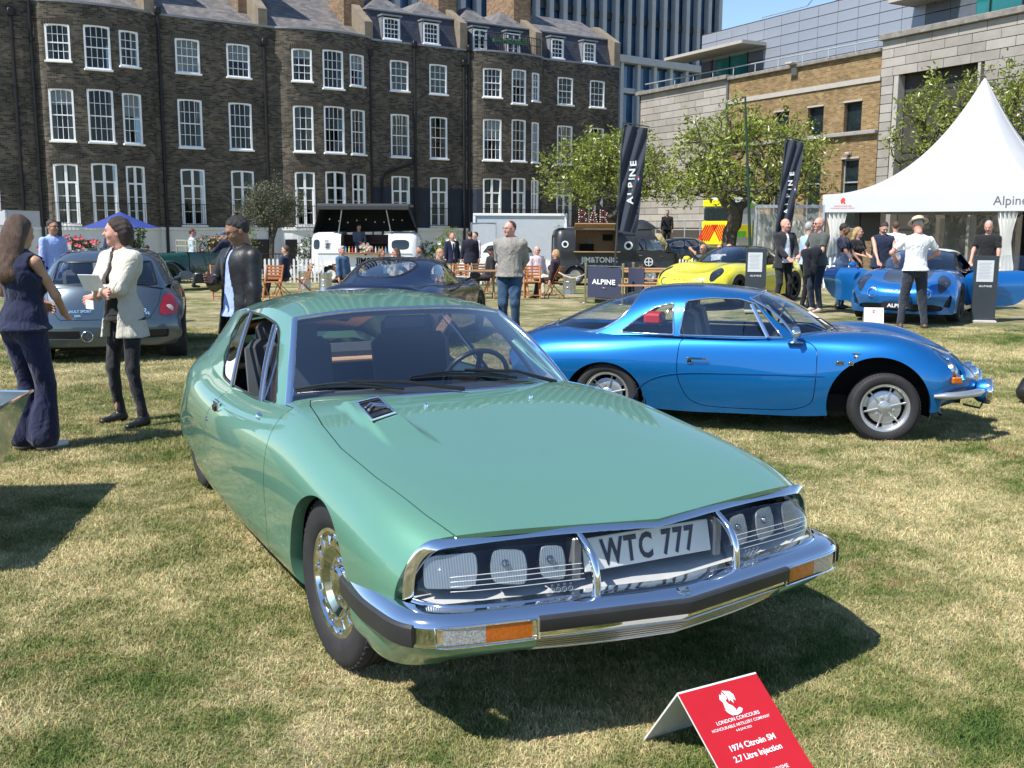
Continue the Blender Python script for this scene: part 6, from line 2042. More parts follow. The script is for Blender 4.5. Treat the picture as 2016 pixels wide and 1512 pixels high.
# == GREY HOT HATCH (left)
def hatch():
 t=thing('hatchback_car','slate-blue wide-hipped hatchback seen from behind, behind the two standing women','car',(-5.78,15.1,-.03),R(107))
 pm=paint('slate_metallic',(.075,.105,.135),rough=.34,metal=.55)
 S=[[(.70,0,.20),(.68,.4,.20),(.62,.6,.20),(.55,.74,.20),(.5,.82,.2),(.48,.84,.2),(.46,.80,.18)],[(.78,0,.5),(.75,.4,.5),(.66,.62,.5),(.56,.78,.48),(.50,.86,.44),(.48,.88,.36),(.46,.84,.20)],
[(.60,0,.75),(.58,.4,.75),(.5,.62,.74),(.44,.78,.70),(.42,.87,.6),(.42,.89,.44),(.42,.86,.2)],[(-.2,0,.95),(-.2,.4,.94),(-.2,.64,.92),(-.2,.79,.84),(-.2,.87,.68),(-.2,.88,.46),(-.2,.86,.18)],
[(-1.2,0,.96),(-1.2,.4,.95),(-1.2,.65,.93),(-1.2,.78,.88),(-1.2,.85,.70),(-1.2,.86,.46),(-1.2,.85,.18)],[(-2.0,0,.97),(-2.0,.4,.96),(-2.0,.64,.94),(-2.0,.79,.88),(-2.0,.89,.72),(-2.0,.90,.48),(-2.0,.88,.18)],
[(-2.5,0,.98),(-2.5,.4,.97),(-2.5,.62,.94),(-2.5,.79,.86),(-2.5,.905,.72),(-2.5,.915,.50),(-2.5,.89,.18)],[(-2.92,0,.97),(-2.90,.4,.96),(-2.86,.60,.92),(-2.82,.74,.84),(-2.77,.86,.70),(-2.75,.885,.50),(-2.73,.86,.19)],
[(-3.03,0,.80),(-3.01,.4,.80),(-2.96,.60,.78),(-2.90,.73,.74),(-2.84,.83,.66),(-2.82,.86,.50),(-2.80,.84,.20)],[(-3.09,0,.62),(-3.07,.4,.62),(-3.02,.62,.61),(-2.95,.76,.59),(-2.88,.84,.54),(-2.85,.865,.45),(-2.83,.84,.21)],
[(-3.10,0,.34),(-3.08,.4,.34),(-3.03,.62,.34),(-2.96,.76,.34),(-2.89,.84,.34),(-2.86,.86,.32),(-2.84,.83,.22)],[(-3.02,0,.22),(-3.0,.4,.22),(-2.96,.6,.22),(-2.90,.72,.22),(-2.86,.78,.22),(-2.84,.80,.22),(-2.82,.79,.21)],
]
 Gs=[[(-.15,0,.95),(-.22,.40,.94),(-.42,.68,.92),(-.50,.76,.91)],[(-.95,0,1.34),(-.96,.34,1.33),(-1.02,.54,1.29),(-1.06,.775,.92)],[(-1.5,0,1.385),(-1.5,.34,1.375),(-1.5,.565,1.315),(-1.5,.78,.93)],
[(-2.1,0,1.375),(-2.1,.34,1.362),(-2.1,.56,1.30),(-2.1,.78,.94)],[(-2.48,0,1.340),(-2.47,.33,1.325),(-2.45,.535,1.26),(-2.40,.765,.95)],[(-2.66,0,1.255),(-2.65,.33,1.24),(-2.62,.53,1.185),(-2.56,.74,.95)],
[(-2.84,0,1.07),(-2.83,.34,1.065),(-2.79,.55,1.04),(-2.70,.71,.94)],[(-2.93,0,.955),(-2.92,.35,.95),(-2.88,.56,.94),(-2.80,.68,.91)],]
 sidewin=chaikin([(-.62,.96),(-1.02,1.25),(-1.5,1.29),(-2.0,1.27),(-2.22,1.2),(-2.28,1.0),(-1.2,.95)],2)
 rearw=lambda P:np.maximum(np.maximum(np.abs(P[:,1])-np.interp(P[:,2],[.96,1.24],[.60,.53]),np.abs(P[:,2]-1.105)-.135),P[:,0]+2.5)
 tl=chaikin([(.60,.60),(.82,.60),(.845,.70),(.79,.84),(.70,.86),(.655,.80)],2)
 panels=[('tail_lamp',REDLENS,lambda P:np.maximum(poly_sd(P[:,[1,2]],tl),P[:,0]+2.6),.001,.004,False),('tailgate',pm,lambda P:np.maximum(np.maximum(np.abs(P[:,1])-np.interp(P[:,2],[.56,.75,.97],[.50,.62,.66]),.565-P[:,2]),P[:,0]+2.7),.003,0,True),
('bumper_grille',plain('black_grille',(.008,.008,.009),.5),lambda P:np.maximum(np.maximum(np.abs(P[:,2]-.385)-.05,np.abs(np.abs(P[:,1])-.50)-.22),P[:,0]+2.7),0,-.02,False),
('lower_valance',plain('valance_black',(.01,.01,.011),.6),lambda P:np.maximum(P[:,2]-.24,P[:,0]+2.6),0,-.01,True)]
 spec=dict(S=S,G=Gs,paint=pm,arch=[(0,.315,.35),(-2.47,.315,.37)],archy=(.86,.88),cabin=[(-.2,.3),(-.5,.72),(-1.3,.75),(-2.3,.74),(-2.75,.62),(-2.90,.4)],cabz=.8,panels=panels,ws=2,trim=BLACK,trimw=.03,
glass=[('side_window',CARGLASS,F_xz(sidewin),None),('rear_window',CARGLASS,rearw,(BLACK,.03))],under=[(-1.2,0,.30,3.2,1.1,.25),(-1.2,0,.34,1.6,1.6,.3),(-2.6,0,.48,.7,1.2,.4)],seats=[(-1.3,.37,.55,.48),(-1.3,-.37,.55,.48)],res=(110,50),gu=60,gv=36)
 shell(t,spec)
 for sy in(1,-1):
  wheel(t,0,sy*.76,.315,.2,.225,'multi',sy);wheel(t,-2.47,sy*.79,.325,.24,.225,'multi',sy)
  m_=MB();m_.lathe([(.001,.07),(.06,.06),(.085,.02),(.08,0),(.001,0)],14,M=T4((-.62,sy*.92,.97),(0,R(90),0))@T4(sc=(.8,1.2,1)));m_.tube([(-.60,sy*.76,.93),(-.61,sy*.86,.96)],.02,6);m_.build('door_mirror',pm,t)
  ex=MB();ex.lathe([(.062,0),(.066,.03),(.060,.035),(.052,.02),(.05,-.1)],18,M=T4((-3.09,sy*.20,.37),(0,R(-90),0)));ex.build('exhaust_pipe',CHROME,t)
  lr=MB();lr.lathe([(.052,.0),(.050,.006),(.04,.008),(.001,.012)],16,M=T4((-2.925,sy*.735,.675),(0,R(-90),R(18)*-sy)));lr.build('reversing_lamp',plain('lamp_pink_white',(.7,.55,.5),.2,.3),t)
 tx=MB();M=T4((-3.085,-.40,.655),(R(82),0,R(-90)));text_mb('Clio',.085,.002,M=M,mb=tx,bold=.02,shear=.2);text_mb('V6',.05,.002,M=M@T4((.085,-.035,0)),mb=tx,bold=.02)
 M=T4((-3.09,.30,.655),(R(82),0,R(-90)));text_mb('RENAULT SPORT',.042,.002,M=M,mb=tx,bold=.02);text_mb('2004',.036,.002,M=M@T4((0,-.05,0)),mb=tx,bold=.02)
 tx.build('tailgate_lettering',CHROME,t)
 mb=MB();mb.box(-.5,0,.88,.4,1.3,.1);mb.box(-2.45,0,.80,.5,1.2,.3);mb.build('parcel_shelf',DASH,t)
 w_=MB();w_.tube([(-2.95,-.05,.985),(-2.93,-.18,1.0),(-2.90,-.50,1.01)],.008,5);w_.build('rear_wiper',BLACK,t)
 return t
hatch()
# == GREY FASTBACK (far right)
def fastback():
 t=thing('classic_car','dark grey 1970s fastback parked beyond the fence next to the ambulance','car',(bx(1420,44),44.3,-.05),R(12))
 pm=paint('gunmetal',(.045,.055,.065),rough=.3,metal=.5)
 S=[[(a[0],a[1],a[2])for a in row]for row in[[(.80,0,.35),(.76,.4,.35),(.68,.62,.35),(.60,.76,.34),(.56,.80,.32),(.55,.80,.3),(.54,.78,.28)],[(.82,0,.60),(.78,.4,.60),(.70,.62,.60),(.60,.78,.56),(.56,.82,.48),(.55,.83,.40),(.54,.80,.3)],
[(.2,0,.84),(.2,.4,.84),(.2,.62,.84),(.2,.79,.76),(.2,.85,.62),(.2,.86,.44),(.2,.83,.22)],[(-.6,0,.92),(-.6,.4,.91),(-.6,.64,.88),(-.6,.79,.80),(-.6,.86,.64),(-.6,.86,.44),(-.6,.83,.2)],
[(-1.8,0,.92),(-1.8,.4,.91),(-1.8,.64,.88),(-1.8,.79,.82),(-1.8,.86,.66),(-1.8,.86,.44),(-1.8,.83,.2)],[(-2.6,0,.92),(-2.6,.4,.91),(-2.6,.62,.88),(-2.6,.77,.82),(-2.6,.85,.66),(-2.6,.85,.44),(-2.6,.82,.22)],
[(-3.3,0,.88),(-3.3,.4,.87),(-3.28,.58,.84),(-3.25,.70,.78),(-3.2,.78,.64),(-3.2,.78,.46),(-3.2,.76,.3)],[(-3.5,0,.62),(-3.5,.4,.62),(-3.46,.58,.6),(-3.42,.68,.58),(-3.38,.73,.54),(-3.36,.74,.44),(-3.35,.72,.34)]]]
 Gs=[[(-.55,0,.92),(-.62,.38,.91),(-.86,.66,.88),(-.92,.755,.86)],[(-1.25,0,1.26),(-1.26,.34,1.25),(-1.33,.52,1.20),(-1.38,.76,.86)],[(-1.8,0,1.28),(-1.8,.34,1.27),(-1.8,.54,1.20),(-1.8,.76,.86)],
[(-2.4,0,1.22),(-2.4,.32,1.20),(-2.4,.50,1.13),(-2.4,.74,.86)],[(-3.0,0,1.04),(-3.0,.30,1.03),(-3.0,.45,.99),(-3.0,.66,.86)],[(-3.38,0,.90),(-3.38,.26,.89),(-3.38,.38,.88),(-3.38,.50,.84)]]
 dw=chaikin([(-1.0,.89),(-1.36,1.16),(-1.85,1.17),(-1.85,.90)],1);qw=chaikin([(-1.92,.90),(-1.92,1.16),(-2.3,1.10),(-2.65,.95)],1)
 rear=[(-2.35,-.2),(-2.35,.38),(-3.1,.30),(-3.15,-.2)]
 spec=dict(S=S,G=Gs,paint=pm,arch=[(0,.33,.36),(-2.55,.33,.36)],archy=(.82,.82),cabin=[(-.6,.3),(-.95,.7),(-2.4,.7),(-3.2,.4)],cabz=.75,panels=[],ws=2,trim=CHROME,trimw=.02,
glass=[('door_window',CARGLASS,F_xz(dw),(CHROME,.02)),('quarter_window',CARGLASS,F_xz(qw),(CHROME,.02)),('rear_window',CARGLASS,lambda P:poly_sd(np.stack([P[:,0],np.abs(P[:,1])],1),rear),None)],
under=[(-1.3,0,.32,3.4,1.1,.25),(-1.3,0,.35,1.6,1.5,.25)],res=(60,30),gu=36,gv=20)
 shell(t,spec)
 for sy in(1,-1):
  wheel(t,0,sy*.72,.32,.18,.2,'eight',sy);wheel(t,-2.55,sy*.72,.32,.18,.2,'eight',sy)
  for k in(0,1):
   l_=MB();l_.lathe([(.001,.02),(.05,.012),(.055,0)],12,M=T4((-3.47,sy*(.48+k*.13),.60),(0,R(-90),0)));l_.build('tail_lamp',REDLENS,t)
 b_=MB();b_.tube([(-3.3,.78,.48),(-3.52,.62,.49),(-3.56,0,.49),(-3.52,-.62,.49),(-3.3,-.78,.48)],.035,8);b_.build('rear_bumper',CHROME,t)
 return t
fastback()
# == PEOPLE
def snet(f,lo,hi,h):
 """polygonise the zero level of f on a grid (surface nets)"""
 ax=[np.arange(lo[k]-h*1.5,hi[k]+h*2,h)for k in range(3)]
 n=[len(a)for a in ax]
 X=np.stack(np.meshgrid(*ax,indexing='ij'),-1)
 D=f(X.reshape(-1,3)).reshape(n)
 I=D<0
 cn=[k-1 for k in n]
 S=np.zeros((cn[0]*cn[1]*cn[2],3));C=np.zeros(len(S))
 cid=lambda i,j,k:(i*cn[1]+j)*cn[2]+k
 quads=[]
 for a in range(3):
  s0=[slice(None)]*3;s1=[slice(None)]*3;s0[a]=slice(0,-1);s1[a]=slice(1,None)
  d0,d1=D[tuple(s0)],D[tuple(s1)]
  idx=np.argwhere((d0<0)!=(d1<0))
  if not len(idx):continue
  v0=d0[tuple(idx.T)];v1=d1[tuple(idx.T)]
  t=v0/(v0-v1)
  P=X[tuple(idx.T)].copy();P[:,a]+=t*h
  b,c=(a+1)%3,(a+2)%3
  cells=[]
  for db,dc in((0,0),(-1,0),(-1,-1),(0,-1)):
   q=idx.copy();q[:,b]+=db;q[:,c]+=dc
   ok=np.all((q>=0)&(q<np.array(cn)),1)
   ids=np.where(ok,cid(q[:,0],q[:,1],q[:,2]),-1)
   g=ids>=0
   np.add.at(S,ids[g],P[g]);np.add.at(C,ids[g],1)
   cells.append(ids)
  Q=np.stack(cells,1);Q=Q[(Q>=0).all(1)];fl=(v0>0)[(np.stack(cells,1)>=0).all(1)]
  Q[fl]=Q[fl][:,::-1]
  quads.append(Q)
 Q=np.concatenate(quads)if quads else np.zeros((0,4),int)
 used=np.unique(Q);mp=np.full(len(S),-1);mp[used]=np.arange(len(used))
 V=S[used]/C[used][:,None]
 return V,mp[Q]
def seg(P,a,b,ra,rb,fl=(1,1,1)):
 a=np.asarray(a,float);b=np.asarray(b,float);fl=np.asarray(fl,float)
 p=(P-a)*fl;d=(b-a)*fl
 t=np.clip((p@d)/(d@d+1e-12),0,1)
 return np.linalg.norm(p-t[:,None]*d,axis=1)-(ra+(rb-ra)*t)
def ell(P,c,r):
 r=np.asarray(r,float);q=(P-np.asarray(c,float))/r
 k=np.linalg.norm(q,axis=1)
 return(k-1)*r.min()*(1+.0)if r.max()/r.min()<1.3 else(k-1)*(k/(np.linalg.norm(q/r,axis=1)+1e-9))
def smin(a,b,k):
 h=np.clip(.5+.5*(b-a)/k,0,1)
 return b*(1-h)+a*h-k*h*(1-h)
def smu(ds,k):
 r=ds[0]
 for d in ds[1:]:r=smin(r,d,k)
 return r
def wr(P,A,s=1.0,ph=0):
 """cloth creases"""
 u=np.sin(P[:,2]*17*s+4.2*np.sin(P[:,0]*9*s+ph)+3.6*np.sin(P[:,1]*8*s+2*ph)+1.9*np.sin(P[:,2]*6.1+ph));w=np.sin(P[:,0]*31*s+5*np.sin(P[:,2]*8+ph)+P[:,1]*14);return A*(.55*np.sign(u)*np.abs(u)**2.5+.35*w*u)
def ik(a,c,l1,l2,hint):
 a=np.array(a,float);c=np.array(c,float);d=c-a;L_=np.linalg.norm(d)
 L_=min(L_,(l1+l2)*.998);dn=d/(np.linalg.norm(d)+1e-9)
 x=(l1*l1-l2*l2+L_*L_)/(2*L_);hgt=math.sqrt(max(0,l1*l1-x*x))
 h=np.array(hint,float);h=h-dn*(h@dn);h/=np.linalg.norm(h)+1e-9
 return a+dn*x+h*hgt,a+dn*L_
def rotz(a):return np.array([[math.cos(a),-math.sin(a),0],[math.sin(a),math.cos(a),0],[0,0,1]])
def rotx(a):return np.array([[1,0,0],[0,math.cos(a),-math.sin(a)],[0,math.sin(a),math.cos(a)]])
def skinm(name,col):
 if name in MATS:return MATS[name]
 mt,n,b=node_mat(name)
 v=coords(n)
 n.links.new(ramp(n,noise(n,v,14,4,.6),[(.3,tuple(c*.86 for c in col)),(.7,tuple(min(1,c*1.1)for c in col))]),b.inputs['Base Color'])
 b.inputs['Roughness'].default_value=.5;b.inputs['Subsurface Weight'].default_value=.12
 b.inputs['Subsurface Radius'].default_value=(.02,.008,.004);b.inputs['Specular IOR Level'].default_value=.35
 return mt
SK={'pale':skinm('skin_pale',(.56,.33,.24)),'tan':skinm('skin_tan',(.42,.23,.15)),'pink':skinm('skin_pink',(.60,.31,.24)),'brown':skinm('skin_brown',(.29,.155,.095))}
def cloth(name,col,rough=.85,var=.14):
 name='cloth_'+name
 if name in MATS:return MATS[name]
 mt=plain(name,col,rough,var=var,vs=8,sheen=.15,spec=.25);n=mt.node_tree;b=n.nodes['Principled BSDF']
 v=coords(n,'Object',(1,1,.55));f1=noise(n,v,9,3,.5,1.2);f2=noise(n,v,240,3,.6)
 m_=N_(n,'ShaderNodeMath',operation='MULTIPLY_ADD',ins={1:.03});n.links.new(f2,m_.inputs[0]);n.links.new(f1,m_.inputs[2])
 bump(n,b,m_.outputs[0],.75,.05)
 return mt
def hairmat(name,col):
 mt,n,b=node_mat('hair_'+name);v=coords(n,'Object',(1,1,.10));f=noise(n,v,170,4,.7,.4);g=noise(n,coords(n),9,3,.6)
 c=ramp(n,f,[(.3,tuple(x*.45 for x in col)),(.5,col),(.72,tuple(min(1,x*2.1)for x in col))])
 n.links.new(mixc(n,.5,c,ramp(n,g,[(.3,(.6,.6,.6)),(.7,(1.3,1.25,1.2))]),'MULTIPLY'),b.inputs['Base Color'])
 b.inputs['Roughness'].default_value=.5;bump(n,b,f,.9,.012)
 return mt
HAIRC={k:hairmat(k,c)for k,c in dict(brown=(.075,.038,.021),black=(.012,.010,.010),grey=(.36,.35,.34),blond=(.40,.26,.12),dkbrown=(.034,.018,.012),tawny=(.21,.10,.045)).items()}
EYEM=plain('eye_dark',(.015,.012,.012),.2);LIPM=plain('lip',(.38,.13,.11),.5);SHADES=plain('sunglass_lens',(.01,.01,.012),.1)
def person(label,pos,face,H=1.76,sex='m',build=1.0,sit=False,detail=1,skin='pale',hair='brown',hairstyle='short',top='shirt',topc=None,sleeves='long',inner=None,hem=.90,
trousers=None,shoes=None,hands=None,elbows=None,hyaw=0.0,hpitch=0.0,stance=.10,feet=None,legw=1.0,hat=None,glasses=None,open_=.0,hood=False,tie=None,collar=None,z=None,group=None,knees=None,twist=0,bare=False,quilt=False,cap=None,beard=False,waist=True,flare=0.0):
 k=H/1.76
 zg=gz(pos[0],pos[1])if z is None else z
 t=thing('person',label,'person',(pos[0],pos[1],zg),R(face-90),group)
 hb={2:.0115,1:.018,0:.027}[detail];hf={2:.0062,1:.010,0:.016}[detail]
 skm=SK[skin];f=sex=='f'
 sw_=(.160 if f else .185)*(.5+.5*build);hw=.10
 A=lambda*p:np.array(p,float)
 hipz=.93;seat=0
 if sit:hipz=.53;seat=1
 dz=hipz-.93
 lean=(.06 if sit else 0)
 sho={s:A(s*sw_,.0-lean*.5,1.425+dz)for s in(-1,1)}
 hip={s:A(s*.088,0,hipz)for s in(-1,1)}
 neck=A(0,-.01-lean,1.475+dz);headc=A(0,.02-lean,1.635+dz)
 if feet is None:
  feet={s:(A(s*stance,0,.075)if not sit else A(s*.12,.52,.075))for s in(-1,1)}
 else:feet={-1:A(*feet[0]),1:A(*feet[1])}
 kn,an={},{}
 for s in(-1,1):
  kn[s],an[s]=ik(hip[s],feet[s],.44,.425,(knees or(0,1,.25))if not sit else(0,.6,1))
 hands=hands or[(-.26,.05,.80+dz),(.26,.05,.80+dz)]
 if sit and hands[0][2]<.4:hands=[(-.12,.35,.70),(.12,.35,.70)]
 elb,wri={},{}
 for i,s in enumerate((-1,1)):
  hint=(s*.6,-.8,-.2)if elbows is None else elbows[i]
  elb[s],wri[s]=ik(sho[s],hands[i],.285,.25,hint)
 b=build
 # ---------------- body
 def bodyf(P):
  d=[seg(P,neck,headc-(0,.01,.03),.052,.055),seg(P,A(0,0,1.38+dz),A(0,0,1.12+dz),.105*b,.095*b,(1,1.35,1)),seg(P,A(-.07,0,hipz+.03),A(.07,0,hipz+.03),.10,.10,(1,1.1,1)),seg(P,sho[-1],sho[1],.04,.04)]
  for s in(-1,1):
   d+=[seg(P,sho[s],elb[s],(.048 if sleeves=='none' else .040)*(1 if not f else .85),.036*(1 if not f else .9)),seg(P,elb[s],wri[s],.037*(1 if not f else .9),.025),seg(P,hip[s],kn[s],.058,.036),seg(P,kn[s],an[s],.036,.028)]
  return smu(d,.03)
 allp=np.array(list(sho.values())+list(elb.values())+list(wri.values())+list(kn.values())+list(an.values())+[headc])
 lo,hi=allp.min(0)-.2*max(1,b),allp.max(0)+.2*max(1,b)
 parts=[snet(bodyf,lo,hi,hb*1.25)]
 mats=[0]*len(parts[0][1])
 # head
 RH=rotz(hyaw)@rotx(hpitch)
 def hl(P):return(P-headc)@RH
 def headf(P):
  q=hl(P)
  d=ell(q,(0,-.012,.028),(.076,.098,.098))
  d=smin(d,ell(q,(0,.020,-.035),(.060,.070,.075)),.03)
  d=smin(d,ell(q,(0,.062,-.088),(.026,.022,.020)),.025)
  d=smin(d,seg(q,(0,.088,.012),(0,.108,-.020),.0065,.0135),.012)
  d=smin(d,seg(q,(-.030,.076,.030),(.030,.076,.030),.012,.012),.018)
  for s in(-1,1):
   d=smin(d,ell(q,(s*.036,.058,-.025),(.024,.024,.022)),.02)
   d=np.maximum(d,-(ell(q,(s*.030,.102,.010),(.017,.014,.011)))-.002)
   d=smin(d,ell(q,(s*.076,-.012,-.008),(.008,.019,.031)),.006)
  d=smin(d,seg(q,(-.018,.080,-.052),(.018,.080,-.052),.007,.007),.008)
  d=smin(d,seg(q,(0,-.02,-.06),(0,-.025,-.115),.050,.052),.03)
  return d
 V,Q=snet(headf,headc-.17,headc+.15,hf);parts.append((V,Q))
 qv=hl(V)
 fc=qv[Q].mean(1)
 lip=(np.abs(fc[:,0])<.024)&(np.abs(fc[:,2]+.053)<.0085)&(fc[:,1]>.07)
 mats+=list(np.where(lip,2,0))
 # hands
 for i,s in enumerate((-1,1)):
  fd=wri[s]-elb[s];fd/=np.linalg.norm(fd)
  side=np.cross(fd,(0,1,0)if abs(fd[1])<.8 else(0,0,1));side/=np.linalg.norm(side);nrm_=np.cross(side,fd)
  w0=wri[s]
  def handf(P):
   d=[seg(P,w0-fd*.03,w0+fd*.02,.026,.030),seg(P,w0+fd*.025-side*.018,w0+fd*.075-side*.022,.018,.015),seg(P,w0+fd*.025+side*.018,w0+fd*.078+side*.022,.018,.014),seg(P,w0+fd*.03,w0+fd*.08,.018,.015)]
   r=smu(d,.012)
   for n_,(o,L_)in enumerate(((-.030,.062),(-.010,.072),(.011,.068),(.031,.052))):
    p0=w0+fd*.082+side*o;p1=p0+fd*L_*.55+nrm_*.010*s;p2=p1+fd*L_*.35+nrm_*.022*s
    r=smin(r,np.minimum(seg(P,p0,p1,.0092,.0085),seg(P,p1,p2,.0085,.007)),.004)
   th0=w0+fd*.03-side*.028
   r=smin(r,np.minimum(seg(P,th0,th0+fd*.035-side*.022,.012,.010),seg(P,th0+fd*.035-side*.022,th0+fd*.065-side*.020+nrm_*.012*s,.010,.008)),.008)
   return r
  if detail>=1:
   V,Q=snet(handf,w0-.12,w0+.17,.0058 if detail==2 else .0095)
  else:
   V,Q=snet(lambda P:np.minimum(seg(P,w0,w0+fd*.09,.032,.03),seg(P,w0+fd*.09,w0+fd*.16,.028,.016)),w0-.1,w0+.2,.018)
  parts.append((V,Q));mats+=[0]*len(Q)
 mb=MB();n0=0
 for V,Q in parts:
  mb.add(V*k,Q.tolist(),0,True)
 mb.m=[int(x)for x in mats]
 # eyes
 for s in(-1,1):
  c=headc+RH@np.array((s*.030,.0835,.012));mb.lathe([(.0005,.009),(.006,.006),(.009,0),(.006,-.006)],8,1,T4(tuple(c*k),(R(-90),0,0),(k,k,k*.8)))
 mb.build('body',[skm,EYEM,LIPM],t,sharp=0)
 def piece_(fn,lo,hi,name,mat_,h=None,extra=None):
  V,Q=snet(fn,lo,hi,h or hb)
  if not len(Q):return None
  m_=MB();m_.add(V*k,Q.tolist(),0,True)
  return m_.build(name,mat_,t,sharp=0)
  # ---------------- trousers
 if trousers is not None:
  lg=legw
  def trf(P):
   d=[seg(P,A(-.05,-.01,hipz+.06),A(.05,-.01,hipz+.06),.108*(.6+.4*b),.108*(.6+.4*b),(1,1.12,1)),seg(P,A(0,0,hipz+.10),A(0,0,hipz+.15),.140*b*(.84 if f else 1),.130*b*(.80 if f else 1),(1,1.3,1)),
ell(P,A(0,-.045,hipz-.01),(.125,.078,.10))]
   for s in(-1,1):
    d+=[seg(P,hip[s]-(0,.01,0),kn[s],.098*lg,.066*lg),seg(P,kn[s],an[s]+(0,-.01,.03),.064*lg,(.050+flare)*lg)]
   r=smu(d,.025)
   r=r+wr(P,.0045+.003*(detail==2),.8)
   r=np.maximum(r,P[:,2]-(hipz+.155))
   for s in(-1,1):r=np.maximum(r,-(seg(P,an[s]-(0,0,.02),an[s]+(0,.0,-.2),.16,.16))if False else r)
   r=np.maximum(r,.035-P[:,2])
   return r
  piece_(trf,np.array([-.35,-.35,0])+np.minimum(0,allp.min(0)*(1,1,0)),np.array([.35,.35,hipz+.2])+np.maximum(0,allp.max(0)*(1,1,0)),'trousers',trousers)
  # ---------------- shoes
 if shoes is not None:
  for s in(-1,1):
   a0=an[s]
   def shf(P):
    d=smu([seg(P,a0+(0,-.045,-.03),a0+(s*.01,.03,-.028),.038,.040),seg(P,a0+(s*.01,.03,-.035),a0+(s*.02,.15,-.048),.040,.033,(1,1,1.25)),seg(P,a0+(0,-.02,.02),a0+(0,-.01,-.02),.044,.045)],.02)
    return np.maximum(d,.004-P[:,2])
   piece_(shf,a0-(.12,.15,.10),a0+(.12,.25,.08),'shoe',shoes,hb*.8)
   # ---------------- shirt under jacket
 slr={'long':.052,'short':.056,'none':0}
 def torso(P,g,hemz,chest=1.0):
  d=[seg(P,A(-.07,-.01-lean*.6,1.36+dz),A(.07,-.01-lean*.6,1.36+dz),.118*b+g,.118*b+g,(1,1.22,1)),seg(P,A(0,.0-lean*.4,1.33+dz),A(0,.015*b,1.06+dz),(.158 if not f else .138)*b+g,(.142 if not f else .112)*b+g,(1,1.30,1)),
seg(P,A(0,.012*b,1.08+dz),A(0,0,min(.98+dz,2)),(.138 if not f else .118)*b+g,(.150 if not f else .142)*b+g,(1,1.28,1)),seg(P,sho[-1]-(0,0,.012),sho[1]-(0,0,.012),.052+g,.052+g),seg(P,A(0,-.01-lean,1.44+dz),A(0,-.012-lean,1.475+dz),.075+g,.062+g)]
  if hemz<.95:d.append(seg(P,A(0,0,.98+dz),A(0,-.005,hemz+dz),(.155 if not f else .152)*b+g,.185*b+g+.012,(1,1.12,1)))
  if f:d+=[ell(P,A(s*.07,.085,1.25+dz),(.062,.055,.062))-g for s in(-1,1)]
  return d
 def topf(P,g,hemz,slv,opn=0.0,A_=.0045,lapel=False):
  r=smu(torso(P,g,hemz),.035)
  if slv!='none':
   for s in(-1,1):
    if slv=='long':
     q=smin(seg(P,sho[s]-(0,0,.008),elb[s],.056+g*.8,.047+g*.8),seg(P,elb[s],wri[s]-(wri[s]-elb[s])*.06,.050+g*.8,.036+g*.8),.02)
    else:
     e2=sho[s]+(elb[s]-sho[s])*.68;q=seg(P,sho[s]-(0,0,.012),e2,.052+g,.055+g)
     dn=(elb[s]-sho[s])/np.linalg.norm(elb[s]-sho[s]);q=np.maximum(q,(P-e2)@dn-.01)
    if slv=='long':
     dn=(wri[s]-elb[s])/np.linalg.norm(wri[s]-elb[s]);q=np.maximum(q,np.where(((P-elb[s])@dn)>.05,(P-wri[s])@dn+.008,-1))
    r=smin(r,q,.022)
  r=r+wr(P,A_,1.0,1.3)
  if quilt:r=r-.006*np.abs(np.sin((P[:,2])*62))
  r=np.maximum(r,(hemz+dz)-P[:,2]if not sit else(hipz+.0)-P[:,2])
  # neck hole
  r=np.maximum(r,-(seg(P,A(0,.0-lean,1.46+dz),A(0,.03-lean,1.62+dz),.058,.075)))
  if slv=='none':
   for s in(-1,1):r=np.maximum(r,-(seg(P,sho[s]+(s*.03,0,-.02),sho[s]+(s*.2,0,-.1),.075,.12)))
  if opn>0:
   w=opn*np.clip((1.50+dz-P[:,2])/.5,.25,1.0)if not lapel else opn*np.clip(.25+(P[:,2]-(1.12+dz))/.30,.12,1.0)
   r=np.maximum(r,-np.maximum(np.abs(P[:,0])-w,-.02-P[:,1]))
  return r
 lo2=np.minimum(np.array([-.3,-.28,hem+dz-.03]),np.min([sho[-1],elb[-1],wri[-1],elb[1],wri[1]],0)-.09);hi2=np.maximum(np.array([.3,.3,1.56+dz]),np.max([sho[1],elb[1],wri[1],elb[-1],wri[-1]],0)+.09)
 if inner is not None:
  piece_(lambda P:topf(P,-.004,.90,'none',0,.002),np.array([-.26*max(1,b),-.25,.82+dz]),np.array([.26*max(1,b),.26,1.56+dz]),'shirt',inner)
 if topc is not None:
  g={'shirt':.006,'tshirt':.006,'jacket':.020,'hoodie':.020,'vest':.016,'gilet':.024}.get(top,.008)
  piece_(lambda P:topf(P,g,hem,sleeves,open_,.004 if detail<2 else .0055,lapel=(top=='jacket' and open_<.084)),lo2-.02*b,hi2+.02*b,{'shirt':'shirt','tshirt':'t_shirt','vest':'top','gilet':'gilet'}.get(top,'jacket' if top=='jacket' else 'sweatshirt'),topc)
  if hood:
   piece_(lambda P:smu([seg(P,A(-.07,-.05,1.47+dz),A(.07,-.05,1.47+dz),.052,.052),seg(P,A(0,-.10,1.44+dz),A(0,-.12,1.36+dz),.06,.05),seg(P,A(-.085,-.02,1.475+dz),A(-.035,.07,1.40+dz),.035,.02),seg(P,A(.085,-.02,1.475+dz),A(.035,.07,1.40+dz),.035,.02)],.03),A(-.2,-.25,1.2+dz),A(.2,.2,1.62+dz),'hood',topc)
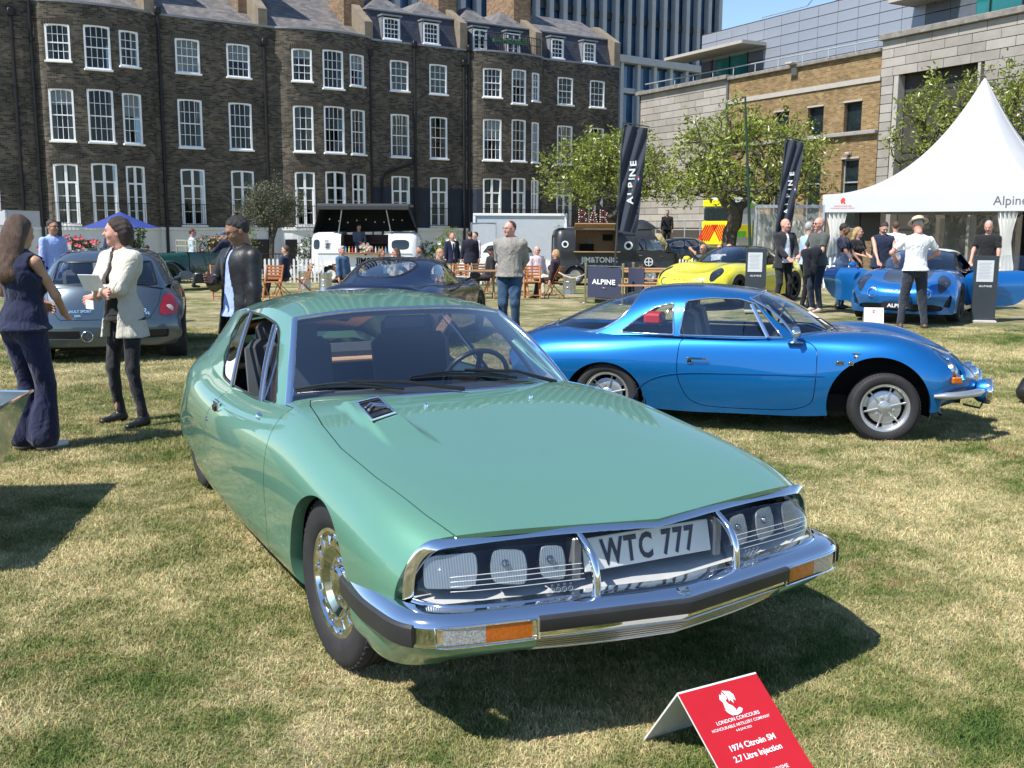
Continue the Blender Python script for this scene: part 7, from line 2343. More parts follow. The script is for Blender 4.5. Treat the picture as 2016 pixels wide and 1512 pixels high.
 if collar is not None:
  cm_=MB();aa=np.linspace(-PI*.93,PI*.93,22)
  g_=.02 if top in('jacket','gilet')and collar is topc else 0
  cm_.grid(np.array([[((.064+o+g_)*math.sin(a)*k,(-.012-lean+(.068+o+g_)*math.cos(a+PI)*-1*-1)*k if False else(-.008-lean+(.062+o+g_)*-math.cos(a))*-1*k*-1,(z_-.035*math.cos(a/2)**2*0-(.03 if abs(a)>2.2 else 0)+dz)*k)for a in aa]for o,z_ in((0,1.465),(.001,1.515),(.014,1.500),(.020,1.455))]),sm=True)
  cm_.build('collar',collar,t,sharp=60)
 if tie is not None:
  tm=MB();tm.box(0,.125*b*k,1.27*k+dz*k,.055*k,.012,.30*k,ch=.004,tilt=Matrix.Rotation(R(4),3,'X'));tm.build('tie',tie,t)
  # ---------------- hair / hat
 if hairstyle!='bald':
  def hairf(P):
   q=hl(P)
   d=ell(q,(0,-.018,.034),(.081,.102,.101))
   cut=np.maximum(q[:,1]-np.interp(q[:,2],[-.09,-.02,.035,.075,.11],[-.055,-.030,.012,.062,.12]if hairstyle in('short','curly','crop')else[-.03,-.01,.03,.065,.12]),-1)
   d=np.maximum(d,cut)
   if hairstyle in('short','crop','curly'):d=np.maximum(d,-.060-q[:,2])
   amp={'curly':.008,'short':.003,'crop':.0012}.get(hairstyle,.003)
   if hairstyle=='curly':d=smin(d,ell(q,(0,.03,.115),(.06,.065,.03)),.03)
   if hairstyle=='crop':d=d+.005
   if hairstyle in('bob','long'):
    d=smin(d,ell(q,(0,-.045,-.02),(.088,.085,.10)),.03)
    d=np.maximum(d,cut)
   if hairstyle=='long':
    d=smu([d,seg(q,(0,-.085,-.05),(.0,-.125,-.30),.085,.070,(.85,1.5,1)),seg(q,(-.05,-.07,-.05),(-.05,-.11,-.36),.045,.03,(1,1.2,1)),seg(q,(.05,-.07,-.05),(.055,-.10,-.33),.045,.03,(1,1.2,1))],.03)
   if hairstyle=='ponytail':d=smin(d,seg(q,(0,-.11,.0),(0,-.14,-.20),.03,.015),.02)
   st_=95 if hairstyle in('long','bob')else 140
   d=d+amp*np.sin(q[:,0]*st_+4*np.sin(q[:,2]*14))*np.sin(q[:,1]*60+q[:,2]*(10 if hairstyle=='long' else 70))
   return d
  lw=.22 if hairstyle!='long' else .52
  piece_(hairf,headc-(.17,.27,lw),headc+(.17,.2,.19),'hair',HAIRC[hair],hf*1.1)
 if beard:
  piece_(lambda P:np.maximum(np.maximum(headf(P)-.004,hl(P)[:,2]+.045),.0-hl(P)[:,1]),headc-.16,headc+.12,'beard',HAIRC[hair],hf)
 if hat is not None:
  m_=MB();M=T4(tuple(headc*k),(0,0,hyaw))@T4((0,-.005,.05*k),(hpitch+R(-4),0,0),(k,k*1.14,k))
  m_.lathe([(.155,.000),(.150,.006),(.118,.012),(.098,.018),(.095,.05),(.088,.080),(.060,.095),(.001,.098)],24,M=M);m_.lathe([(.155,.0),(.12,.004),(.092,.012)],24,M=M);m_.build('sun_hat',hat,t)
 if cap is not None:
  m_=MB();M=T4(tuple(headc*k),(0,0,hyaw))@T4((0,-.01,.035*k),(hpitch,0,0),(k,k*1.2,k))
  m_.lathe([(.092,0),(.091,.03),(.078,.062),(.04,.082),(.001,.086)],20,M=M);m_.box(*(M[:3,3]+M[:3,:3]@np.array((0,.125,.008))),.13*k,.09*k,.012,0,ch=.004);m_.build('cap',cap,t)
 if glasses is not None:
  m_=MB()
  for s in(-1,1):
   c=headc+RH@np.array((s*.032,.098,.012));M=T4(tuple(c*k),(R(90),0,hyaw))
   if glasses=='sun':m_.lathe([(.001,.003),(.022,0),(.001,-.003)],12,M=M)
   else:m_.tube([M[:3,3]+M[:3,:3]@np.array((math.cos(a)*.021,math.sin(a)*.016,0))for a in np.linspace(0,2*PI,12,endpoint=False)],.0022,4,closed=True)
   e=headc+RH@np.array((s*.078,.0,.012));m_.tube([(headc+RH@np.array((s*.053,.095,.014)))*k,e*k],.0025,4)
  m_.tube([(headc+RH@np.array((-.012,.103,.014)))*k,(headc+RH@np.array((.012,.103,.014)))*k],.0025,4)
  m_.build('glasses',SHADES,t)
 return t,dict(wri=wri,elb=elb,head=headc,k=k,sho=sho)
NAVY=cloth('navy',(.012,.016,.045));BLK=cloth('black',(.012,.012,.014));WHT=cloth('white',(.74,.75,.78),var=.05);CREAM=cloth('cream',(.56,.53,.44),var=.06)
DENIM=cloth('denim',(.035,.075,.14),var=.35);DKDENIM=cloth('dark_denim',(.012,.022,.045),var=.3);GREYH=cloth('grey_marl',(.25,.235,.21));CHAR=cloth('charcoal',(.022,.024,.028));LTBLUE=cloth('light_blue',(.32,.42,.75),var=.06)
KHAKI=cloth('beige',(.50,.42,.30));OLIVEJ=cloth('olive_jacket',(.07,.075,.055));BURG=cloth('burgundy',(.14,.015,.02));STEEL=cloth('steel_blue',(.06,.12,.22));GREYT=cloth('slate_tee',(.075,.085,.08));LILAC=cloth('lilac_white',(.60,.58,.66))
LEATHER=plain('black_leather',(.014,.014,.016),.45,var=.3,vs=10,bmp=.4,bs=30)
SHB=plain('shoe_black',(.012,.012,.013),.4);SHW=plain('shoe_white',(.72,.72,.72),.6);SHBR=plain('shoe_brown',(.10,.05,.03),.5);SHT=plain('shoe_beige',(.45,.38,.30),.7)
# --- the two women in front of the hatchback
pA,iA=person('woman in sleeveless navy top and wide trousers, long brown hair, seen from behind',(-3.56,7.40),62,1.72,'f',1.10,detail=2,skin='tan',hair='brown',hairstyle='long',top='vest',topc=NAVY,sleeves='none',hem=.92,trousers=cloth('navy_trousers',(.014,.017,.05)),
shoes=SHW,hands=[(-.16,.24,1.10),(.06,.30,1.04)],elbows=[(-.9,-.4,-.4),(1.0,-.3,-.5)],stance=.075,feet=[(-.075,0,.075),(.085,.05,.075)],legw=1.12,flare=.05,hyaw=R(8),hpitch=R(-4))
pB,iB=person('woman in cream blazer and black jeans with folded arms holding papers',(-3.22,8.42),238,1.72,'f',.98,detail=2,skin='pink',hair='dkbrown',hairstyle='bob',top='jacket',topc=CREAM,sleeves='long',hem=.76,inner=BLK,open_=.085,
trousers=cloth('washed_black',(.025,.025,.028),var=.4),shoes=SHB,hands=[(.10,.20,1.10),(-.11,.24,1.15)],elbows=[(-1,.1,-.5),(1,.1,-.5)],feet=[(-.19,.02,.075),(.16,-.02,.075)],legw=.86,hyaw=R(-46),collar=CREAM)
pp=MB();pp.box(-.02,.30,1.20,.20,.006,.15,R(14),tilt=Matrix.Rotation(R(-30),3,'X'));pp.box(.06,.27,1.02,.13,.006,.07,R(-10));po=pp.build('paper',WHITE);po.location=pB.location;po.rotation_euler=pB.rotation_euler
tag(po,'white folded papers held against the cream blazer of the dark-haired woman','papers')
# --- men behind the hatchback and the green car
person('curly-haired young man in navy jumper and tie behind the grey hatchback',(bx(226,18.2),18.2),245,1.84,'m',.95,detail=1,skin='pink',hair='tawny',hairstyle='curly',top='shirt',topc=cloth('navy_knit',(.012,.022,.06)),hem=.88,collar=WHT,trousers=CHAR,shoes=SHB,hpitch=R(-22),hands=[(-.12,.28,1.05),(.12,.28,1.05)],tie=NAVY)
person('man in glasses and pale blue shirt partly behind the long-haired woman',(bx(101,17.6),17.6),330,1.82,'m',1.0,detail=1,skin='tan',hair='dkbrown',hairstyle='short',top='shirt',topc=LTBLUE,collar=LTBLUE,trousers=CHAR,shoes=SHB,glasses='clear')
_,iL=person('man in open black leather jacket over blue shirt, looking down, behind the green car',(-2.34,8.80),228,1.73,'m',1.10,detail=2,skin='brown',hair='black',hairstyle='short',top='jacket',topc=LEATHER,inner=LTBLUE,sleeves='long',hem=.74,open_=.10,trousers=BLK,shoes=SHB,
hands=[(-.25,.06,.88),(.10,.24,1.22)],elbows=[(-1,-.5,0),(1,-.3,-1)],hpitch=R(-20),glasses='clear',collar=LTBLUE,hyaw=R(-18))
cm=MB();cm.box(0,0,0,.13,.06,.09,ch=.01);cm.lathe([(.001,.09),(.032,.085),(.034,0)],14,M=T4(rot=(R(90),0,0)))
co=cm.build('camera_body',BLACK);w_=iL['wri'][1]*iL['k'];a_=R(228-90)
co.location=(-2.34+math.cos(a_)*w_[0]-math.sin(a_)*(w_[1]+.08),8.80+math.sin(a_)*w_[0]+math.cos(a_)*(w_[1]+.08),w_[2]+.02);co.rotation_euler=(0,0,a_+1.2)
co.name='camera_kit';tag(co,'black camera held in the hand of the man in leather jacket','camera')
# --- hoodie man
person('man in grey hooded sweatshirt and blue jeans, hands behind back, beyond the green car',(bx(1003,16.3),16.3),256,1.80,'m',1.16,detail=2,skin='pink',hair='brown',hairstyle='crop',top='hoodie',topc=GREYH,hem=.90,hood=True,trousers=DENIM,shoes=SHB,hands=[(-.10,-.24,.98),(.10,-.24,.98)],
elbows=[(-1,.1,0),(1,.1,0)],stance=.10,hyaw=R(-38),glasses='clear',legw=1.22)
# --- right-hand group
person('bald man in dark suit and open white shirt talking by the yellow car',(bx(1544,21.6),21.6,),290,1.86,'m',1.02,detail=1,skin='pink',hairstyle='bald',top='jacket',topc=CHAR,inner=WHT,hem=.78,open_=.11,trousers=CHAR,shoes=SHB,hands=[(-.14,.26,1.02),(.10,.28,1.00)],hyaw=R(18),stance=.14,collar=WHT)
person('bald man in sunglasses and grey T-shirt with a dark coat over his arm',(bx(1612,20.2),20.2),205,1.86,'m',1.10,detail=1,skin='pink',hairstyle='bald',top='tshirt',topc=GREYT,sleeves='short',hem=.88,trousers=DKDENIM,shoes=SHT,hands=[(-.05,.28,1.12),(.24,.24,1.05)],glasses='sun',hyaw=R(-5))
ct=MB()
V,Q=snet(lambda P:smu([seg(P,(-.12,.10,.18),(.10,.08,.22),.09,.10),seg(P,(-.10,.08,.15),(-.08,.05,-.22),.08,.07),seg(P,(.06,.06,.15),(.04,.05,-.15),.08,.06)],.05)+wr(P,.012),np.array((-.3,-.15,-.4)),np.array((.3,.3,.4)),.02)
ct.add(V,Q.tolist(),0,True);co=ct.build('coat',cloth('dark_coat',(.010,.012,.018)),sharp=0);co.location=(bx(1600,19.9),19.85,.98)
tag(co,'dark folded coat hanging over the forearm of the man in grey T-shirt','coat')
person('man in pale blue shirt hidden behind the bald man in grey T-shirt',(bx(1592,21.2),21.2),20,1.78,'m',1.0,detail=0,skin='pale',hair='grey',top='shirt',topc=cloth('sky_blue',(.35,.5,.68)),trousers=BLK,shoes=SHB)
person('black-haired young man in navy polo shirt and jeans behind the open blue car door',(bx(1660,21.2),21.2),320,1.75,'m',.95,detail=1,skin='brown',hair='black',hairstyle='short',top='tshirt',topc=cloth('navy_polo',(.018,.022,.05)),sleeves='short',trousers=DENIM,shoes=SHB,hands=[(-.16,.30,1.0),(.16,.30,.98)],hpitch=R(-12),hyaw=R(20))
person('fair-haired woman in sunglasses and black top standing by the marquee',(bx(1688,23.2),23.2),300,1.68,'f',.95,detail=1,skin='pale',hair='blond',hairstyle='long',top='shirt',topc=BLK,sleeves='short',trousers=BLK,shoes=SHB,glasses='sun',hands=[(-.12,.26,1.1),(.12,.28,1.1)],hyaw=R(25))
person('young man in padded navy gilet leaning over the open blue car door',(bx(1738,20.6),20.6),275,1.78,'m',1.05,detail=1,skin='pale',hair='dkbrown',hairstyle='short',top='gilet',topc=cloth('navy_quilt',(.014,.022,.05)),sleeves='none',inner=BLK,hem=.86,trousers=CHAR,shoes=SHB,quilt=True,hands=[(-.20,.34,.98),(.22,.34,.98)],hpitch=R(-28))
person('man in white shirt with his back turned beneath the marquee edge',(bx(1762,24.5),24.5),80,1.82,'m',1.0,detail=0,skin='pink',hair='brown',hairstyle='short',top='shirt',topc=WHT,trousers=CHAR,shoes=SHB)
person('man in straw sun hat and white polo seen from behind at the blue car',(bx(1806,16.9),16.9),88,1.83,'m',1.08,detail=2,skin='pink',hair='grey',hairstyle='crop',top='tshirt',topc=WHT,sleeves='short',hem=.93,trousers=cloth('slate_trousers',(.030,.036,.050)),shoes=SHBR,stance=.19,
hands=[(-.24,.26,1.10),(.24,.26,1.10)],elbows=[(-1,-.2,-.6),(1,-.2,-.6)],hat=plain('straw_hat',(.50,.45,.33),.8,var=.15,vs=40,bmp=.3,bs=200),hpitch=R(-20),legw=1.06,waist=False)
person('grey-haired man in black polo shirt with pale-blue shoulder behind the open blue car',(bx(1945,21.0),21.0),235,1.82,'m',1.08,detail=1,skin='pink',hair='grey',hairstyle='crop',top='tshirt',topc=BLK,sleeves='short',trousers=BLK,shoes=SHB,hands=[(-.24,.20,.85),(.24,.25,.95)],hpitch=R(-20))
# --- middle distance, standing
person('man in navy blazer, tie and beige trousers talking by the picket fence',(bx(888,34.5),34.5),300,1.80,'m',1.05,detail=0,skin='pink',hair='tawny',hairstyle='crop',top='jacket',topc=NAVY,inner=WHT,hem=.78,open_=.06,trousers=KHAKI,shoes=SHBR,tie=NAVY,hyaw=R(20))
person('man in navy suit with his back turned beside the white vintage car',(bx(924,33.5),33.5),100,1.84,'m',1.08,detail=0,skin='pink',hair='dkbrown',hairstyle='short',top='jacket',topc=cloth('midnight',(.010,.012,.025)),hem=.76,trousers=CHAR,shoes=SHB)
person('man in pale shirt half hidden behind the man in navy suit',(bx(935,35.5),35.5),220,1.84,'m',1.0,detail=0,skin='pale',hair='brown',top='shirt',topc=LILAC,trousers=CHAR,shoes=SHB)
person('man in sunglasses and light blue shirt standing behind the green vintage tourer',(bx(376,33.0),33.0),20,1.88,'m',1.0,detail=0,skin='pink',hair='brown',top='shirt',topc=cloth('ice_blue',(.45,.55,.70)),trousers=CHAR,shoes=SHB,glasses='sun')
person('man in blue cap and navy suit leaning over the green vintage tourer',(bx(440,32.0),32.0),170,1.78,'m',1.15,detail=0,skin='pink',hairstyle='bald',top='jacket',topc=NAVY,hem=.76,trousers=NAVY,shoes=SHB,cap=cloth('blue_cap',(.03,.07,.20)),hands=[(-.15,.40,1.05),(.15,.42,1.05)],hpitch=R(-15))
person('man in black uniform standing by the galvanised railing near the black bar van',(bx(1312,46.5),46.5),250,1.80,'m',1.1,detail=0,skin='tan',hair='black',top='shirt',topc=BLK,trousers=BLK,shoes=SHB,z=.62)
# == BAR VANS, TRUCK, AMBULANCE, TOURER
def placed(px,Y,dz=0.0):return(bx(px,Y),Y,gz(bx(px,Y),Y)+dz)
def rbox_shell(L,W,Hh,r,z0,nose=0.0,top_in=.12,n=10):
 """rounded van body: sections along x, superellipse-like in yz"""
 xs=np.concatenate([np.linspace(-L/2,-L/2+r,6),np.linspace(-L/2+r*1.3,L/2-r*1.3,18),np.linspace(L/2-r,L/2,6)])
 rows=[]
 for x in xs:
  e=max(0,(abs(x)-(L/2-r))/r);s=1-.30*(1-math.sqrt(max(0,1-e*e)))
  w=W/2-r*.8*(1-math.sqrt(max(0,1-e*e)))
  zt=z0+Hh-r*.9*(1-math.sqrt(max(0,1-e*e)))-(nose*max(0,x/(L/2))if nose else 0)
  half=[(0,zt),(w*.45,zt-.01),(w*.78,zt-.06),(w*.93-top_in*.3,zt-.20),(w-top_in*.25,zt-.45),(w,z0+Hh*.52),(w*1.0,z0+Hh*.3),(w*.97,z0+.06),(w*.90,z0)]
  rows.append([(x,y,z)for y,z in half])
 G=loft(np.array(rows),90,44,tu=xs)
 return Surf.grid(G,flip=False)
def white_van():
 t=thing('camper_van','white camper van converted to a bar, its black pop-top raised over the serving hatch','van',placed(722,38),R(180))
 # x forward = image left is the tail, so the van heads right: turned so that its left side faces the lawn
 t.rotation_euler=(0,0,0)
 pm=plain('van_white',(.72,.73,.73),.3,coat=.6,var=.03)
 sh=rbox_shell(3.95,1.70,1.62,.32,.24)
 hatch=lambda P:np.maximum(np.maximum(np.abs(P[:,0]-.02)-.86,np.abs(P[:,2]-1.62)-.48),P[:,1]*-1)
 opn=lambda P:np.maximum(np.maximum(np.abs(P[:,0]+.0)-.86,.98-P[:,2]),P[:,1]*-1+-.0)
 near,far=sh.mirror(),sh
 near=near.cut(lambda P:np.maximum(np.abs(P[:,0])-.86,1.12-P[:,2]))
 far=far.cut(lambda P:np.maximum(np.abs(P[:,0])-.86,1.62-P[:,2]))
 for cx in(-1.25,1.25):
  near=near.cut(F_circ(cx,.30,.36));far=far.cut(F_circ(cx,.30,.36))
 wins=[]
 rs=lambda x0,x1:chaikin([(x0,1.22),(x0,1.58),(x1,1.58),(x1,1.22)],2)
 for x0,x1 in((-1.86,-1.62),(.98,1.62)):
  g_,near=near.split(F_xz(rs(x0,x1)));g_.build('side_window',plain('van_glass',(.02,.03,.03),.06,spec=.8),t)
 (near+far).build('body',pm,t,rim=.02)
 for sx in(-1,1):
  m_=MB();m_.box(sx*1.93,0,1.0,.05,1.15,1.25,ch=.02);m_.build('end_panel',pm,t)
 bnd=MB()
 bnd.box(0,-.868,1.10,3.4,.02,.025);bnd.build('waist_moulding',pm,t)
 ct=MB();ct.box(0,-.93,1.10,1.78,.30,.04,ch=.008);ct.build('counter',plain('counter_wood',(.28,.10,.04),.5,var=.3,vs=12),t)
 it=MB();it.box(0,.5,1.3,1.9,.04,.9);it.box(0,0,.5,3.2,1.3,.5);it.box(0,.2,1.45,1.4,.3,.05);it.build('interior',plain('bar_interior',(.05,.012,.012),.6),t)
 # pop-top
 pt=MB();H1,H2=1.80,2.78
 a=[(-1.90,-.62,H1),(-1.55,-.95,H2),(1.55,-.95,H2),(1.80,-.62,H1+.25),(1.80,.55,H1+.1),(1.55,.45,H2),(-1.55,.45,H2),(-1.9,.55,H1)]
 pt.add(a,[(6,5,4,7),(7,0,1,6),(3,4,5,2)]);pt.build('pop_top_canvas',plain('black_canvas',(.006,.006,.008),.9),t)
 lid=MB();lid.box(0,-.25,H2+.03,3.35,1.55,.10,ch=.04);lid.box(0,-1.02,H2-.06,3.3,.05,.16,ch=.02);lid.build('pop_top_lid',plain('lid_charcoal',(.03,.032,.036),.45),t)
 st=MB()
 for sx in(-1,1):st.tube([(sx*.95,-.70,1.82),(sx*.78,-.80,H2)],.025,6)
 st.build('gas_strut',SILVER,t)
 for k in range(9):
  b_=MB();b_.lathe([(.001,.03),(.022,.01),(.018,-.02),(.001,-.03)],8,M=T4((-1.3+k*.33,-.5,2.25+.06*math.cos(k*1.7))));b_.build('festoon_bulb',plain('bulb_glass',(.8,.72,.55),.2),t)
 tx=MB();text_mb('JIM&TONIC',.30,0,M=T4((.42,-.872,.72),(R(90),0,0)),mb=tx,bold=.03,sx=.95);tx.build('lettering',BLK,t)
 em=MB();em.lathe([(.15,0),(.15,.006),(.13,.006),(.13,0)],24,M=T4((1.35,-.872,.85),(R(90),0,0)));em.box(1.35,-.876,.85,.02,.006,.27);em.box(1.35,-.876,.85,.27,.006,.02);em.build('roundel',plain('grey_print',(.25,.25,.26),.5),t)
 lv=MB()
 for k in range(6):lv.box(-1.36,-.865,1.30+k*.05,.14,.02,.02)
 lv.build('air_louvre',DARK,t)
 bb_=MB();bb_.box(-1.98,0,.42,.08,1.6,.16,ch=.03);bb_.box(1.98,0,.42,.08,1.6,.16,ch=.03);bb_.build('bumper',pm,t)
 for cx in(-1.25,1.25):
  for sy in(-1,1):wheel(t,cx,sy*.72,.31,.17,.18,'disc',sy,rimmat=pm)
  # goods on the counter
 g='bottles and glasses along the white van counter'
 cols=[(.6,.2,.05),(.1,.3,.5),(.65,.5,.1),(.5,.05,.05),(.6,.6,.6),(.1,.35,.15)]
 for k in range(14):
  x=-.78+k*.12
  if-.25<x<.25:continue
  m_=MB();m_.lathe([(.001,0),(.03,0),(.032,.13),(.012,.17),(.012,.22),(.001,.22)],8)
  o=m_.build('bottle',plain('bottle_%d'%(k%6),cols[k%6],.2,coat=1));o.location=(t.location.x+x,t.location.y-.93,t.location.z+1.12)
  tag(o,'%s bottle on the white van counter, %s from its left end'%(('orange','blue','yellow','red','clear','green')[k%6],('first','second','third','fourth','fifth','','','','','sixth','seventh','eighth','ninth','tenth')[k]),'bottle',g)
 fl=bush('flower_vase','bunch of pale flowers standing on the white van counter','flowers',(t.location.x+.05,t.location.y-.95,t.location.z+1.28),(.22,.12,.16),BUSHL,40,.05,77,flowers=(plain('pale_petal',(.65,.5,.42),.7),26,.05))
white_van()
person('bartender in grey shirt inside the white camper van bar',(bx(705,37.9),37.9),300,1.75,'m',1.0,detail=0,skin='pale',hair='dkbrown',top='shirt',topc=cloth('grey_shirt',(.12,.14,.18)),hands=[(-.1,.3,1.1),(.1,.3,1.1)],hpitch=R(-25),z=-.02)
def black_van():
 t=thing('bar_van','matt black vintage van bar with open tan hatch and light-bulb letters on its roof','van',placed(1208,36.5,.05),R(2))
 pm=plain('van_black',(.018,.019,.021),.42,coat=.25,var=.2)
 sh=rbox_shell(4.35,1.85,1.72,.28,.24)
 near,far=sh.mirror(),sh
 near,_=near,0
 near=near.cut(lambda P:np.maximum(np.abs(P[:,0]+.72)-.74,np.abs(P[:,2]-1.52)-.36))
 sl=lambda P:(P[:,0]-1.66)+(P[:,2]-1.15)*.62
 near=near.cut(lambda P:np.maximum(-sl(P),1.10-P[:,2]));far=far.cut(lambda P:np.maximum(-sl(P),1.10-P[:,2]))
 for cx in(-1.45,1.18):
  near=near.cut(F_circ(cx,.30,.37));far=far.cut(F_circ(cx,.30,.37))
 for x0,x1,x2 in((.72,.98,.95),(1.02,1.70,1.48)):
  w=[(x0,1.16),(x1,1.16),(x2,1.58),(x0,1.58)]
  g_,near=near.split(F_xz(chaikin(w,1)));g_.build('cab_window',CARGLASS,t)
  fr=MB();fr.tube([(x,-.915,z)for x,z in chaikin(w,1)],.012,5,closed=True);fr.build('window_seal',RUBBER,t)
 (near+far).build('body',pm,t,rim=.02)
 for sx,hh in((-1,1.35),(1,.75)):
  m_=MB();m_.box(sx*2.12,0,.30+hh/2,.06,1.3,hh,ch=.02);m_.build('end_panel',pm,t)
 ws=MB();V=[(1.98,-.72,1.12),(1.98,.72,1.12),(1.55,.66,1.78),(1.55,-.66,1.78)];ws.add(V,[(0,1,2,3)]);ws.build('windscreen',CARGLASS,t)
 bn=MB();bn.grid(np.array([[(1.70,y,1.14-.0*abs(y)),(2.05,y*.97,1.08),(2.17,y*.9,.95),(2.19,y*.88,.55)]for y in np.linspace(-.86,.86,9)]),flip=True);bn.build('nose_panel',pm,t)
 # hatch: tan inside, flap above, counter below
 TANP=plain('plywood_tan',(.34,.21,.11),.6,var=.15,vs=5)
 it=MB();x0,x1,z0,z1=-1.46,.02,1.16,1.88
 it.add([(x0,.3,z0-.3),(x1,.3,z0-.3),(x1,.3,z1),(x0,.3,z1)],[(0,1,2,3)]);it.add([(x0,-.9,z0),(x0,.3,z0),(x0,.3,z1),(x0,-.9,z1),(x1,-.9,z0),(x1,.3,z0),(x1,.3,z1),(x1,-.9,z1)],[(0,1,2,3),(4,7,6,5)])
 it.build('hatch_lining',TANP,t)
 fl=MB();fl.box(-.72,-1.16,2.02,1.62,.62,.04,ch=.01,tilt=Matrix.Rotation(R(-16),3,'X'));fl.build('hatch_flap',TANP,t)
 ct=MB();ct.box(-.72,-1.0,1.14,1.60,.26,.035,ch=.01);ct.build('counter',TANP,t)
 cb=MB();cb.box(-.95,.2,1.25,.5,.1,.3);cb.box(-.2,.24,1.62,.35,.03,.22);cb.build('shelf',DARK,t)
 tx=MB();text_mb('CRAFT',.11,0,M=T4((-.10,.27,1.62),(R(90),0,0)),mb=tx,bold=.02);tx.build('menu_lettering',BLK,t)
 tx=MB();text_mb('JIM&TONIC',.26,0,M=T4((-.62,-.935,.78),(R(90),0,0)),mb=tx,bold=.035,sx=.95);text_mb('DISTILLERY CO',.10,0,M=T4((-.62,-.935,.62),(R(90),0,0)),mb=tx);tx.build('lettering',plain('cream_print',(.62,.62,.60),.6),t)
 for(x,z,r_)in((-1.82,1.40,.12),(.38,1.36,.15),(1.10,.80,.15)):
  m_=MB();M=T4((x,-.93,z),(R(90),0,0))
  if x>1:
   m_.lathe([(r_,0),(r_,.006),(r_*.82,.006),(r_*.82,0)],22,M=M);m_.box(x,-.936,z,.03,.008,r_*1.8);m_.box(x,-.936,z,r_*1.8,.008,.03)
  else:m_.lathe([(r_,0),(r_,.006),(.001,.007)],22,M=M)
  o=m_.build('roundel',WHITE,t)
  if x<1:
   m_=MB();m_.lathe([(r_*.6,.0),(r_*.6,.010),(.001,.011)],16,M=M);m_.build('print',BLK,o)
 pod=MB();pod.grid(np.array([[(.55+.9*u,y,1.92+.34*math.sin(PI*min(1,u*.8+.15))*math.sqrt(max(0,1-(y/.75)**2)))for y in np.linspace(-.75,.75,15)]for u in np.linspace(0,1,10)]));pod.build('roof_pod',pm,t)
 rb=MB();rb.box(-2.0,-.5,1.98,.3,.5,.05);rb.tube([(-1.2,-.93,1.93),(.5,-.93,1.93)],.02,5);rb.build('roof_gutter',SILVER,t)
 m_=MB();m_.box(1.55,-.93,.99,.12,.03,.035,ch=.008);m_.box(.82,-.93,1.02,.12,.03,.03,ch=.008);m_.build('door_handle',CHROME,t)
 bb_=MB();bb_.box(2.2,0,.42,.08,1.7,.16,ch=.03);bb_.build('bumper',pm,t)
 dl=MB();dl.box(.62,-.932,.95,.008,.006,1.3);dl.box(1.05+.0,-.93,.6,.006,.006,.3);dl.build('door_seam',DARK,t)
 for cx in(-1.45,1.18):
  for sy in(-1,1):wheel(t,cx,sy*.78,.32,.18,.19,'disc',sy)
 x,y,z=t.location
 # BAR letters
 for ch,dx in zip('BAR',(-1.15,-.77,-.40)):
  m_=MB();MAR=plain('maroon_letter',(.09,.012,.02),.5)
  M=T4((0,0,0),(R(90),0,0));text_mb(ch,.78,.06,M=M,mb=m_,bold=.02,sx=.70)
  lo=m_.build('letter_face',MAR)
  th=thing('light_bulb_letter','maroon light-bulb letter %s on the roof of the black van'%ch,'sign',(x+dx,y-.25,z+2.03));lo.parent=th;lo.location=(0,0,.02)
  m2=MB();text_mb(ch,.78,-.06,M=M,mb=m2,bold=.02,sx=.70);o2=m2.build('letter_back',MAR,th);o2.location=(0,0,.02)
  bs=MB();bs.box(0,0,.01,.32,.2,.03);bs.build('foot',BLACK,th)
  strokes={'B':[((-.13,.04),(-.13,.52)),((-.13,.52),(.06,.50)),((.10,.42),(.05,.31)),((-.10,.29),(.06,.29)),((.13,.22),(.12,.10)),((.06,.04),(-.10,.04))],
'A':[((-.16,.04),(-.02,.50)),((.02,.50),(.16,.04)),((-.08,.18),(.08,.18))],'R':[((-.13,.04),(-.13,.52)),((-.13,.52),(.06,.50)),((.11,.42),(.06,.30)),((-.10,.28),(.04,.28)),((.04,.26),(.15,.04))]}[ch]
  for a,b_ in strokes:
   a=np.array(a);b_=np.array(b_);n_=max(2,int(np.linalg.norm(b_-a)/.075))
   for k in range(n_):
    p=a+(b_-a)*k/n_
    q=MB();q.lathe([(.001,.03),(.018,.015),(.018,0)],7,M=T4((p[0],-.065,p[1]+.02),(R(90),0,0)));q.build('bulb',plain('bulb_glass'),th)
black_van()
person('barman with dark hair inside the hatch of the black van',(bx(1160,36.9),36.9),290,1.72,'m',1.0,detail=0,skin='pale',hair='dkbrown',top='shirt',topc=cloth('ecru',(.32,.28,.24)),z=.12)
# box truck
t=thing('box_truck','white box-bodied truck parked behind the standing men in suits','truck',placed(1015,43),R(3))
TW=plain('truck_panel',(.46,.50,.54),.5,var=.04)
m_=MB();m_.box(.15,.8,1.55,3.85,2.1,2.2,ch=.02);m_.build('cargo_box',TW,t)
m_=MB()
for x in(-1.75,2.05):m_.box(x,-.27,1.55,.10,.06,2.24,ch=.01)
m_.box(.15,-.27,2.64,3.9,.08,.10,ch=.01);m_.box(.15,-.27,.46,3.9,.08,.10,ch=.01);m_.build('edge_rail',WHITE,t)
m_=MB();m_.box(-1.38,-.62,1.30,1.02,.05,2.0,ch=.01);do=m_.build('side_door',TW,t)
m_=MB();m_.tube([(-1.89,-.65,.3),(-1.89,-.65,2.3),(-.87,-.65,2.3),(-.87,-.65,.3)],.025,6,closed=True);m_.build('door_frame',SILVER,do)
m_=MB();m_.box(.1,.8,.35,3.9,1.2,.15);m_.box(2.7,.8,1.1,1.1,1.9,1.5,ch=.15);m_.build('chassis',TW,t)
for x in(-1.0,2.6):
 for sy in(-1,1):wheel(t,x,.8+sy*.85,.38,.22,.22,'disc',sy)
